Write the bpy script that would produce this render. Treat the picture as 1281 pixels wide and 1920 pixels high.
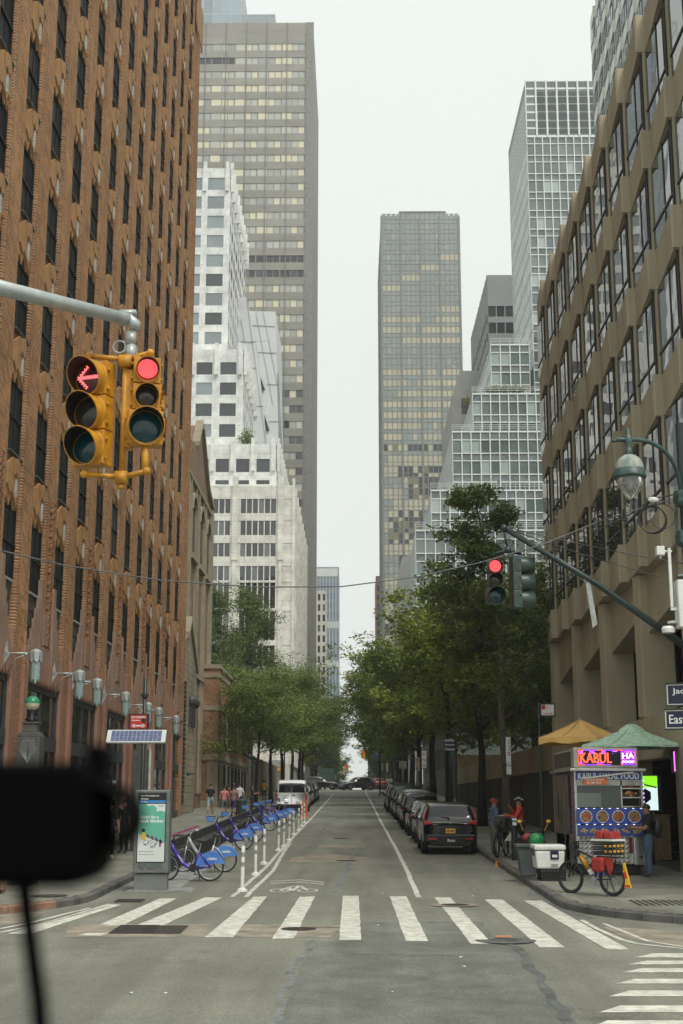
import bpy, math, random
from mathutils import Vector, Matrix
for _o in list(bpy.data.objects): bpy.data.objects.remove(_o)
R = random.Random(7)
sc = bpy.context.scene
COL = sc.collection
rad = math.radians

# ---------------------------------------------------------------- camera, world, sun, exposure
F, CX, CY, HY = 2500., 640.5, 960., 1500.
PITCH = math.atan((HY - 960) / F)
YAW = math.atan((664 - 640.5) / (F / math.cos(PITCH)))
CAMH = 2.75
SLOPE = .0215
HAZE = .00042
cam_d = bpy.data.cameras.new('camera'); cam = bpy.data.objects.new('camera', cam_d); COL.objects.link(cam)
cam.location = (0, 0, CAMH); cam.rotation_euler = (math.pi/2 + PITCH, 0, YAW)
cam_d.sensor_fit = 'VERTICAL'; cam_d.sensor_height = 36; cam_d.sensor_width = 24; cam_d.lens = F / 1920 * 36
cam_d.clip_start = .05; cam_d.clip_end = 9000
cam_d.dof.use_dof = True; cam_d.dof.focus_distance = 44; cam_d.dof.aperture_fstop = 5.6
sc.camera = cam
w = bpy.data.worlds.new('World'); sc.world = w; w.use_nodes = True
nt = w.node_tree; bg = nt.nodes['Background']
sky = nt.nodes.new('ShaderNodeTexSky'); sky.sky_type = 'NISHITA'; sky.sun_disc = False
SUN_EL, SUN_AZ = rad(58), rad(148)      # overcast: a broad soft sun behind the camera, to the right
sky.sun_elevation = SUN_EL; sky.sun_rotation = SUN_AZ; sky.dust_density = 4; sky.air_density = 1.2
hs = nt.nodes.new('ShaderNodeHueSaturation'); hs.inputs['Saturation'].default_value = .25
mx = nt.nodes.new('ShaderNodeMix'); mx.data_type = 'RGBA'; mx.inputs[0].default_value = .86
mx.inputs[7].default_value = (8.75, 9.2, 8.75, 1)
nt.links.new(sky.outputs[0], hs.inputs['Color']); nt.links.new(hs.outputs[0], mx.inputs[6]); nt.links.new(mx.outputs[2], bg.inputs[0])
bg.inputs[1].default_value = .075
sd = bpy.data.lights.new('sun', 'SUN'); sd.energy = 1.5; sd.angle = rad(22); sd.color = (1, .96, .9)
so = bpy.data.objects.new('sun', sd); COL.objects.link(so)
so.rotation_euler = (math.pi/2 - SUN_EL, 0, math.pi - SUN_AZ)
sc.view_settings.view_transform = 'Standard'; sc.view_settings.look = 'None'
sc.view_settings.gamma = 1; sc.view_settings.use_curve_mapping = False
sc.view_settings.exposure = .68
sc.render.engine = 'CYCLES'

# ---------------------------------------------------------------- measuring the place
_cp, _sp, _cy, _sy = math.cos(PITCH), math.sin(PITCH), math.cos(YAW), math.sin(YAW)
_fw = Vector((-_sy*_cp, _cy*_cp, _sp)); _rt = Vector((_cy, _sy, 0)); _up = Vector((_sy*_sp, -_cy*_sp, _cp))
def _ray(px, py): return _fw + _rt*((px-CX)/F) + _up*((CY-py)/F)
def at(px, py, Y):
    r = _ray(px, py); t = Y / r.y; return Vector((r.x*t, Y, CAMH + r.z*t))
def atx(px, py, X):
    r = _ray(px, py); t = X / r.x; return Vector((X, r.y*t, CAMH + r.z*t))
def gnd(px, py, dz=0):
    r = _ray(px, py); t = (dz-CAMH) / (r.z - SLOPE*r.y); return Vector((r.x*t, r.y*t, SLOPE*r.y*t + dz))
def zg(Y):
    "height of the street: it climbs to the far avenue, then drops away"
    if Y < -40: return -40*SLOPE
    if Y <= 196: return SLOPE*Y
    if Y <= 212: return SLOPE*196
    return max(SLOPE*196 - (Y-212)*.02, -3)

# ---------------------------------------------------------------- scene tree helpers
def link(o, parent=None):
    COL.objects.link(o)
    if parent is not None: o.parent = parent
    return o
def tag(o, label=None, cat=None, group=None, kind=None):
    if label: o['label'] = label
    if cat: o['category'] = cat
    if group: o['group'] = group
    if kind: o['kind'] = kind
    return o
def thing(name, label, cat, loc=(0, 0, 0), rz=0, group=None, rx=0):
    o = bpy.data.objects.new(name, None); o.empty_display_size = .2; link(o)
    o.location = loc; o.rotation_euler = (rx, 0, rz)
    return tag(o, label, cat, group)
def kids(o): return KID.get(o.name, [])
KID = {}
def part(name, me, parent, label=None, loc=None, rot=None):
    o = bpy.data.objects.new(name, me); link(o, parent)
    if loc is not None: o.location = loc
    if rot is not None: o.rotation_euler = rot
    if label: o['label'] = label
    if parent is not None: KID.setdefault(parent.name, []).append(o)
    return o
def copy_tree(o, parent=None):
    c = o.copy(); link(c, parent)
    for ch in kids(o):
        cc = copy_tree(ch, c); KID.setdefault(c.name, []).append(cc)
    return c
TMP = bpy.data.scenes.new('tmp')
def evaluate(o):
    "mesh of an object after its modifiers"
    TMP.collection.objects.link(o)
    vl = TMP.view_layers[0]; vl.update()
    dg = vl.depsgraph; dg.update()
    me = bpy.data.meshes.new_from_object(o.evaluated_get(dg))
    TMP.collection.objects.unlink(o); bpy.data.objects.remove(o)
    return me

class MB:
    "collects faces of one mesh"
    def __init__(s): s.v = []; s.f = []; s.m = []
    def add(s, vs, fs, m=0):
        b = len(s.v); s.v += [tuple(v) for v in vs]; s.f += [tuple(b+i for i in f) for f in fs]; s.m += [m]*len(fs); return s
    def box(s, x0, x1, y0, y1, z0, z1, m=0):
        return s.add([(x0,y0,z0),(x1,y0,z0),(x1,y1,z0),(x0,y1,z0),(x0,y0,z1),(x1,y0,z1),(x1,y1,z1),(x0,y1,z1)],
                     [(0,3,2,1),(4,5,6,7),(0,1,5,4),(1,2,6,5),(2,3,7,6),(3,0,4,7)], m)
    def obox(s, O, U, N, u0, u1, z0, z1, n0, n1, m=0):
        O = Vector(O); U = Vector(U); N = Vector(N); Z = Vector((0, 0, 1))
        vs = [O + U*u + N*n + Z*z for z in (z0, z1) for (u, n) in ((u0,n0),(u1,n0),(u1,n1),(u0,n1))]
        return s.add(vs, [(0,3,2,1),(4,5,6,7),(0,1,5,4),(1,2,6,5),(2,3,7,6),(3,0,4,7)], m)
    def prism(s, poly, fn, a0, a1, m=0):
        "extrude 2d polygon; fn(u, v, a) -> point"
        n = len(poly)
        vs = [fn(u, v, a0) for u, v in poly] + [fn(u, v, a1) for u, v in poly]
        fs = [tuple(range(n))[::-1], tuple(range(n, 2*n))] + [(i, (i+1) % n, n+(i+1) % n, n+i) for i in range(n)]
        return s.add(vs, fs, m)
    def tube(s, pts, r, n=8, m=0, caps=True):
        pts = [Vector(p) for p in pts]; k = len(pts)
        rs = r if isinstance(r, (list, tuple)) else [r]*k
        ref = None; rings = []
        for i, p in enumerate(pts):
            d = (pts[min(i+1, k-1)] - pts[max(i-1, 0)])
            d = d.normalized() if d.length > 1e-9 else Vector((0, 0, 1))
            if ref is None: ref = Vector((0, 0, 1)) if abs(d.z) < .9 else Vector((1, 0, 0))
            a = d.cross(ref).normalized(); b = d.cross(a).normalized(); ref = -b if False else ref
            if abs(d.dot(ref)) > .97: ref = Vector((1, 0, 0)) if abs(d.x) < .9 else Vector((0, 1, 0)); a = d.cross(ref).normalized(); b = d.cross(a).normalized()
            rings.append([p + (a*math.cos(t) + b*math.sin(t))*rs[i] for t in (2*math.pi*j/n for j in range(n))])
        vs = [v for rg in rings for v in rg]
        fs = [(i*n+j, i*n+(j+1) % n, (i+1)*n+(j+1) % n, (i+1)*n+j) for i in range(k-1) for j in range(n)]
        if caps: fs += [tuple(range(n))[::-1], tuple(range((k-1)*n, k*n))]
        return s.add(vs, fs, m)
    def lathe(s, prof, o=(0, 0, 0), n=16, m=0, axis='z', a0=0, a1=2*math.pi):
        full = abs(a1-a0-2*math.pi) < 1e-6; c = n if full else n+1
        vs = []
        for r, z in prof:
            for j in range(c):
                t = a0 + (a1-a0)*j/n; x, y = r*math.cos(t), r*math.sin(t)
                p = (x, y, z) if axis == 'z' else ((x, z, y) if axis == 'y' else (z, x, y))
                vs.append((o[0]+p[0], o[1]+p[1], o[2]+p[2]))
        fs = []
        for i in range(len(prof)-1):
            for j in range(n if full else n):
                j2 = (j+1) % c
                fs.append((i*c+j, i*c+j2, (i+1)*c+j2, (i+1)*c+j))
        return s.add(vs, fs, m)
    def torus(s, o, Rr, r, n=24, k=6, axis='y', m=0):
        return s.lathe([(Rr + r*math.cos(2*math.pi*i/k), r*math.sin(2*math.pi*i/k)) for i in range(k+1)], o, n, m, axis)
    def ball(s, o, r, n=10, m=0, sx=1, sy=1, sz=1):
        k = max(4, n//2+1); vs = []; 
        for i in range(k+1):
            t = math.pi*i/k
            for j in range(n):
                a = 2*math.pi*j/n
                vs.append((o[0]+r*sx*math.sin(t)*math.cos(a), o[1]+r*sy*math.sin(t)*math.sin(a), o[2]+r*sz*math.cos(t)))
        return s.add(vs, [(i*n+j, (i+1)*n+j, (i+1)*n+(j+1) % n, i*n+(j+1) % n) for i in range(k) for j in range(n)], m)
    def mesh(s, name, mats, smooth=False):
        me = bpy.data.meshes.new(name)
        me.from_pydata(s.v, [], s.f)
        for mm in (mats if isinstance(mats, (list, tuple)) else [mats]): me.materials.append(mm)
        me.polygons.foreach_set('material_index', s.m)
        if smooth: me.polygons.foreach_set('use_smooth', [True]*len(s.f))
        me.update(); return me
    def obj(s, name, mats, parent=None, smooth=False, bevel=0, label=None, loc=None, rot=None):
        o = part(name, s.mesh(name, mats, smooth), parent, label, loc, rot)
        if bevel:
            b = o.modifiers.new('bevel', 'BEVEL'); b.width = bevel; b.segments = 2; b.limit_method = 'ANGLE'; b.angle_limit = rad(40)
        if smooth and not bevel:
            pass
        return o
def structure(o): o['kind'] = 'structure'; return o
def stuff(o): o['kind'] = 'stuff'; return o

# ---------------------------------------------------------------- materials
def N(nt, t, **k):
    n = nt.nodes.new(t)
    for a, b in k.items(): setattr(n, a, b)
    return n
def mat(name, rgb, rough=.6, metal=0, var=.18, scale=2.0, bump=0., bscale=40., spec=None, ior=None, emit=None, estr=0,
        rnd=0., coat=0, rgb2=None, trans=0, dirt=None, stretch=(1, 1, 1)):
    m = bpy.data.materials.new(name); m.use_nodes = True; t = m.node_tree; L = t.links.new
    p = t.nodes['Principled BSDF']; p.inputs['Roughness'].default_value = rough; p.inputs['Metallic'].default_value = metal
    if spec is not None: p.inputs['Specular IOR Level'].default_value = spec
    if ior: p.inputs['IOR'].default_value = ior
    if coat: p.inputs['Coat Weight'].default_value = coat; p.inputs['Coat Roughness'].default_value = .04
    if trans: p.inputs['Transmission Weight'].default_value = trans
    geo = N(t, 'ShaderNodeNewGeometry')
    mp = N(t, 'ShaderNodeMapping'); L(geo.outputs['Position'], mp.inputs[0]); mp.inputs['Scale'].default_value = stretch
    pos = mp.outputs[0]
    c2 = rgb2 or tuple(c*(1-var*1.6) for c in rgb)
    c1 = rgb if rgb2 else tuple(min(1, c*(1+var)) for c in rgb)
    no = N(t, 'ShaderNodeTexNoise'); no.inputs['Scale'].default_value = scale; no.inputs['Detail'].default_value = 7; no.inputs['Roughness'].default_value = .62
    L(pos, no.inputs['Vector'])
    mr = N(t, 'ShaderNodeMapRange'); mr.inputs[1].default_value = .32; mr.inputs[2].default_value = .68; L(no.outputs[0], mr.inputs[0])
    mx = N(t, 'ShaderNodeMix', data_type='RGBA'); mx.inputs[6].default_value = (*c1, 1); mx.inputs[7].default_value = (*c2, 1); L(mr.outputs[0], mx.inputs[0])
    out = mx.outputs[2]
    if rnd:
        oi = N(t, 'ShaderNodeObjectInfo'); ad = N(t, 'ShaderNodeMath', operation='ADD'); L(oi.outputs['Random'], ad.inputs[0]); L(geo.outputs['Random Per Island'], ad.inputs[1])
        fr = N(t, 'ShaderNodeMath', operation='FRACT'); L(ad.outputs[0], fr.inputs[0])
        r2 = N(t, 'ShaderNodeMapRange'); r2.inputs[3].default_value = 1-rnd; r2.inputs[4].default_value = 1+rnd; L(fr.outputs[0], r2.inputs[0])
        hv = N(t, 'ShaderNodeHueSaturation'); L(r2.outputs[0], hv.inputs['Value']); L(out, hv.inputs['Color']); out = hv.outputs[0]
    L(out, p.inputs['Base Color'])
    if bump:
        bn = N(t, 'ShaderNodeTexNoise'); bn.inputs['Scale'].default_value = bscale; bn.inputs['Detail'].default_value = 4; L(pos, bn.inputs['Vector'])
        bp = N(t, 'ShaderNodeBump'); bp.inputs['Strength'].default_value = bump; bp.inputs['Distance'].default_value = .02
        L(bn.outputs[0], bp.inputs['Height']); L(bp.outputs[0], p.inputs['Normal'])
    if emit: p.inputs['Emission Color'].default_value = (*emit, 1); p.inputs['Emission Strength'].default_value = estr
    return m
def brick_mat(name, c1, c2, mortar, bw=.21, bh=.072, axes='YZ', angle=0, rough=.85, msize=.012, patch=None, bump=.5):
    "bricks laid by position on the wall"
    m = bpy.data.materials.new(name); m.use_nodes = True; t = m.node_tree; L = t.links.new
    p = t.nodes['Principled BSDF']; p.inputs['Roughness'].default_value = rough; p.inputs['Specular IOR Level'].default_value = .25
    geo = N(t, 'ShaderNodeNewGeometry'); sp = N(t, 'ShaderNodeSeparateXYZ'); L(geo.outputs['Position'], sp.inputs[0])
    cb = N(t, 'ShaderNodeCombineXYZ')
    if axes == 'SUM':
        ad = N(t, 'ShaderNodeMath', operation='ADD'); L(sp.outputs[0], ad.inputs[0]); L(sp.outputs[1], ad.inputs[1]); L(ad.outputs[0], cb.inputs[0])
    else: L(sp.outputs['XYZ'.index(axes[0])], cb.inputs[0])
    L(sp.outputs[2], cb.inputs[1])
    mp = N(t, 'ShaderNodeMapping'); mp.inputs['Rotation'].default_value = (0, 0, angle); L(cb.outputs[0], mp.inputs[0])
    b = N(t, 'ShaderNodeTexBrick'); b.inputs['Scale'].default_value = 1; b.inputs['Brick Width'].default_value = bw; b.inputs['Row Height'].default_value = bh
    b.inputs['Mortar Size'].default_value = msize; b.inputs['Color1'].default_value = (*c1, 1); b.inputs['Color2'].default_value = (*c2, 1); b.inputs['Mortar'].default_value = (*mortar, 1)
    L(mp.outputs[0], b.inputs['Vector'])
    no = N(t, 'ShaderNodeTexNoise'); no.inputs['Scale'].default_value = .55; no.inputs['Detail'].default_value = 8; no.inputs['Roughness'].default_value = .7; L(geo.outputs['Position'], no.inputs['Vector'])
    mr = N(t, 'ShaderNodeMapRange'); mr.inputs[1].default_value = .3; mr.inputs[2].default_value = .7; mr.inputs[3].default_value = .72; mr.inputs[4].default_value = 1.25; L(no.outputs[0], mr.inputs[0])
    hv = N(t, 'ShaderNodeHueSaturation'); L(mr.outputs[0], hv.inputs['Value']); L(b.outputs[0], hv.inputs['Color']); out = hv.outputs[0]
    L(out, p.inputs['Base Color'])
    bp = N(t, 'ShaderNodeBump'); bp.inputs['Strength'].default_value = bump; bp.inputs['Distance'].default_value = .02; bp.invert = True
    L(b.outputs['Fac'], bp.inputs['Height']); L(bp.outputs[0], p.inputs['Normal'])
    return m
def glass_mat(name, c1, c2, blind=None, bfrac=.3, rough=.03, ior=1.9, wav=.05, wscale=.6, metal=0., coh=0):
    "opaque window glass: dark or blinded rooms behind a reflecting, slightly wavy pane"
    m = bpy.data.materials.new(name); m.use_nodes = True; t = m.node_tree; L = t.links.new
    p = t.nodes['Principled BSDF']; p.inputs['Roughness'].default_value = rough; p.inputs['IOR'].default_value = ior; p.inputs['Metallic'].default_value = metal
    geo = N(t, 'ShaderNodeNewGeometry'); oi = N(t, 'ShaderNodeObjectInfo')
    ad = N(t, 'ShaderNodeMath', operation='ADD'); L(oi.outputs['Random'], ad.inputs[0]); L(geo.outputs['Random Per Island'], ad.inputs[1])
    fr = N(t, 'ShaderNodeMath', operation='FRACT'); L(ad.outputs[0], fr.inputs[0])
    mx = N(t, 'ShaderNodeMix', data_type='RGBA'); mx.inputs[6].default_value = (*c1, 1); mx.inputs[7].default_value = (*c2, 1)
    if coh:
        cn = N(t, 'ShaderNodeTexNoise'); cn.inputs['Scale'].default_value = coh; cn.inputs['Detail'].default_value = 3; L(geo.outputs['Position'], cn.inputs['Vector'])
        cr = N(t, 'ShaderNodeMapRange'); cr.inputs[1].default_value = .4; cr.inputs[2].default_value = .6; L(cn.outputs[0], cr.inputs[0]); c5 = N(t, 'ShaderNodeMix'); c5.inputs[0].default_value = .3; L(cr.outputs[0], c5.inputs[2]); L(fr.outputs[0], c5.inputs[3]); L(c5.outputs[0], mx.inputs[0])
    else: L(fr.outputs[0], mx.inputs[0])
    out = mx.outputs[2]
    if blind:
        m3 = N(t, 'ShaderNodeMath', operation='MULTIPLY'); m3.inputs[1].default_value = 7.31; L(fr.outputs[0], m3.inputs[0])
        f3 = N(t, 'ShaderNodeMath', operation='FRACT'); L(m3.outputs[0], f3.inputs[0])
        lt = N(t, 'ShaderNodeMath', operation='LESS_THAN'); lt.inputs[1].default_value = bfrac; L(f3.outputs[0], lt.inputs[0])
        m2 = N(t, 'ShaderNodeMix', data_type='RGBA'); m2.inputs[7].default_value = (*blind, 1); L(out, m2.inputs[6]); L(lt.outputs[0], m2.inputs[0]); out = m2.outputs[2]
    L(out, p.inputs['Base Color'])
    if wav:
        bn = N(t, 'ShaderNodeTexNoise'); bn.inputs['Scale'].default_value = wscale; bn.inputs['Detail'].default_value = 2; L(geo.outputs['Position'], bn.inputs['Vector'])
        bp = N(t, 'ShaderNodeBump'); bp.inputs['Strength'].default_value = wav; bp.inputs['Distance'].default_value = .3
        L(bn.outputs[0], bp.inputs['Height']); L(bp.outputs[0], p.inputs['Normal'])
    return m
def flat(name, rgb, rough=.6, **k): return mat(name, rgb, rough, var=.04, **k)
def emis(name, rgb, s):
    m = bpy.data.materials.new(name); m.use_nodes = True; p = m.node_tree.nodes['Principled BSDF']
    p.inputs['Base Color'].default_value = (*[c*.3 for c in rgb], 1); p.inputs['Emission Color'].default_value = (*rgb, 1); p.inputs['Emission Strength'].default_value = s
    return m

ASPHALT = mat('asphalt', (.178, .182, .146), .88, var=.14, scale=.35, bump=.35, bscale=70)
def _asph(m):
    t = m.node_tree; L = t.links.new; p = t.nodes['Principled BSDF']
    src = p.inputs['Base Color'].links[0].from_socket
    geo = N(t, 'ShaderNodeNewGeometry')
    n1 = N(t, 'ShaderNodeTexNoise'); n1.inputs['Scale'].default_value = 30; n1.inputs['Detail'].default_value = 6; n1.inputs['Roughness'].default_value = .8; L(geo.outputs['Position'], n1.inputs['Vector'])
    mr = N(t, 'ShaderNodeMapRange'); mr.inputs[1].default_value = .35; mr.inputs[2].default_value = .65; mr.inputs[3].default_value = .58; mr.inputs[4].default_value = 1.45; L(n1.outputs[0], mr.inputs[0])
    mp = N(t, 'ShaderNodeMapping'); mp.inputs['Scale'].default_value = (1.6, .12, 1); L(geo.outputs['Position'], mp.inputs[0])
    n2 = N(t, 'ShaderNodeTexNoise'); n2.inputs['Scale'].default_value = 1; n2.inputs['Detail'].default_value = 5; L(mp.outputs[0], n2.inputs['Vector'])
    m2 = N(t, 'ShaderNodeMapRange'); m2.inputs[1].default_value = .35; m2.inputs[2].default_value = .65; m2.inputs[3].default_value = .84; m2.inputs[4].default_value = 1.12; L(n2.outputs[0], m2.inputs[0])
    mu = N(t, 'ShaderNodeMath', operation='MULTIPLY'); L(mr.outputs[0], mu.inputs[0]); L(m2.outputs[0], mu.inputs[1])
    # hairline cracks, oil spots
    wn = N(t, 'ShaderNodeTexNoise'); wn.inputs['Scale'].default_value = 1.3; wn.inputs['Detail'].default_value = 5; L(geo.outputs['Position'], wn.inputs['Vector'])
    wa = N(t, 'ShaderNodeMix', data_type='VECTOR'); wa.inputs[0].default_value = .45; L(geo.outputs['Position'], wa.inputs[4]); L(wn.outputs['Color'], wa.inputs[5])
    vo = N(t, 'ShaderNodeTexVoronoi', feature='DISTANCE_TO_EDGE'); vo.inputs['Scale'].default_value = .42; L(wa.outputs[1], vo.inputs['Vector'])
    vr = N(t, 'ShaderNodeMapRange'); vr.inputs[1].default_value = .0; vr.inputs[2].default_value = .006; vr.inputs[3].default_value = .84; vr.inputs[4].default_value = 1; L(vo.outputs[0], vr.inputs[0])
    sn = N(t, 'ShaderNodeTexNoise'); sn.inputs['Scale'].default_value = .9; sn.inputs['Detail'].default_value = 4; L(geo.outputs['Position'], sn.inputs['Vector'])
    sr = N(t, 'ShaderNodeMapRange'); sr.inputs[1].default_value = .62; sr.inputs[2].default_value = .74; sr.inputs[3].default_value = 1; sr.inputs[4].default_value = .7; L(sn.outputs[0], sr.inputs[0])
    m3 = N(t, 'ShaderNodeMath', operation='MULTIPLY'); L(vr.outputs[0], m3.inputs[0]); L(sr.outputs[0], m3.inputs[1])
    m4 = N(t, 'ShaderNodeMath', operation='MULTIPLY'); L(mu.outputs[0], m4.inputs[0]); L(m3.outputs[0], m4.inputs[1])
    hv = N(t, 'ShaderNodeHueSaturation'); L(src, hv.inputs['Color']); L(m4.outputs[0], hv.inputs['Value']); L(hv.outputs[0], p.inputs['Base Color'])
_asph(ASPHALT)
ASPH_DARK = mat('asphalt_patch', (.142, .150, .126), .9, var=.2, scale=1.2, bump=.4, bscale=70); _asph(ASPH_DARK)
ASPH_TAR = mat('tar_seal', (.10, .112, .10), .8, var=.3, scale=3)
ASPH_PALE = mat('worn_sealant', (.17, .185, .172), .85, var=.3, scale=5)
CONC_TAN = mat('tan_concrete_patch', (.27, .24, .185), .9, var=.25, scale=2.5, bump=.3, bscale=40)
SIDEW = mat('sidewalk_concrete', (.19, .195, .155), .88, var=.2, scale=.9, bump=.25, bscale=50, rnd=.09)
SIDE_BASE = mat('sidewalk_joint', (.075, .073, .066), .95)
KERB = mat('kerb_stone', (.11, .105, .095), .85, var=.3, scale=1.5, bump=.3, rnd=.1)
KERB_RUST = mat('kerb_rusty', (.26, .15, .10), .85, var=.3, scale=3, bump=.3)
PAINT = mat('road_paint', (.70, .69, .60), .8, rgb2=(.36, .36, .31), scale=5, bump=.2)
PAINT_W = mat('worn_road_paint', (.5, .49, .42), .8, rgb2=(.2, .2, .18), scale=7)
IRON = mat('cast_iron', (.07, .06, .052), .65, metal=.4, var=.35, scale=9)
BLACK = mat('black_metal', (.018, .019, .019), .45, var=.1)
DGREEN = mat('green_black_paint', (.017, .032, .028), .4, var=.2, scale=5)
TEAL = mat('weathered_green_paint', (.045, .085, .078), .45, var=.35, scale=6)
STEEL = mat('stainless_steel', (.5, .5, .48), .28, metal=.9, var=.15, scale=4)
GALV = mat('galvanised_steel', (.36, .38, .36), .5, metal=.35, var=.2, scale=6)
SILVER = mat('silver_paint', (.42, .46, .45), .4, metal=.3, var=.15, scale=6)
RUBBER = mat('rubber', (.02, .02, .02), .8, var=.2)
YELLOW = mat('signal_yellow', (.64, .30, .010), .5, scale=9, rgb2=(.36, .16, .015), bump=.15, bscale=60)
PLWHITE = mat('white_plastic', (.7, .7, .66), .5, var=.08, scale=5)
PLGREY = mat('grey_plastic', (.075, .085, .085), .55)
WHITE = flat('white_print', (.8, .8, .78), .6)
NAVY = flat('navy_blue', (.007, .009, .035), .4)
RED = flat('red_print', (.5, .025, .02), .5)
# ================================================================ GROUND, ROAD, PAVEMENTS
def strip(pts_l, pts_r, dz, mats, name, parent=None, m=0):
    "ribbon between two polylines given as (x, y); lies dz above the street"
    b = MB(); n = len(pts_l)
    vs = [(x, y, zg(y)+dz) for x, y in pts_l] + [(x, y, zg(y)+dz) for x, y in pts_r]
    b.add(vs, [(i, n+i, n+i+1, i+1) for i in range(n-1)], m)
    return b.obj(name, mats, parent)
def sheet(x0, x1, y0, y1, dz, m, name, parent=None, n=24):
    ys = sorted(set([y0 + (y1-y0)*i/n for i in range(n+1)] + [q for q in (-40, 196, 212) if y0 < q < y1]))
    return strip([(x0, y) for y in ys], [(x1, y) for y in ys], dz, m, name, parent)
g_ = sheet(-4000, 4000, -400, 9000, -.25, mat('far_ground', (.16, .16, .15), .9), 'ground', n=80); structure(g_)
road = structure(sheet(-5.6, 4.2, -40, 460, 0, ASPHALT, 'road', n=60))
ave = MB()
for (x0, x1) in ((-60, -5.6), (4.2, 60)):
    ys = [-5+ (33+5)*i/8 for i in range(9)]
    n = len(ys); ave.add([(x0, y, zg(y)) for y in ys] + [(x1, y, zg(y)) for y in ys], [(i, n+i, n+i+1, i+1) for i in range(n-1)])
    ys = [186, 190, 196, 204, 212]; n = 5
    ave.add([(x0*2, y, zg(y)) for y in ys] + [(x1*2 if x1 > 5 else x1, y, zg(y)) for y in ys], [(i, n+i, n+i+1, i+1) for i in range(n-1)])
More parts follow.
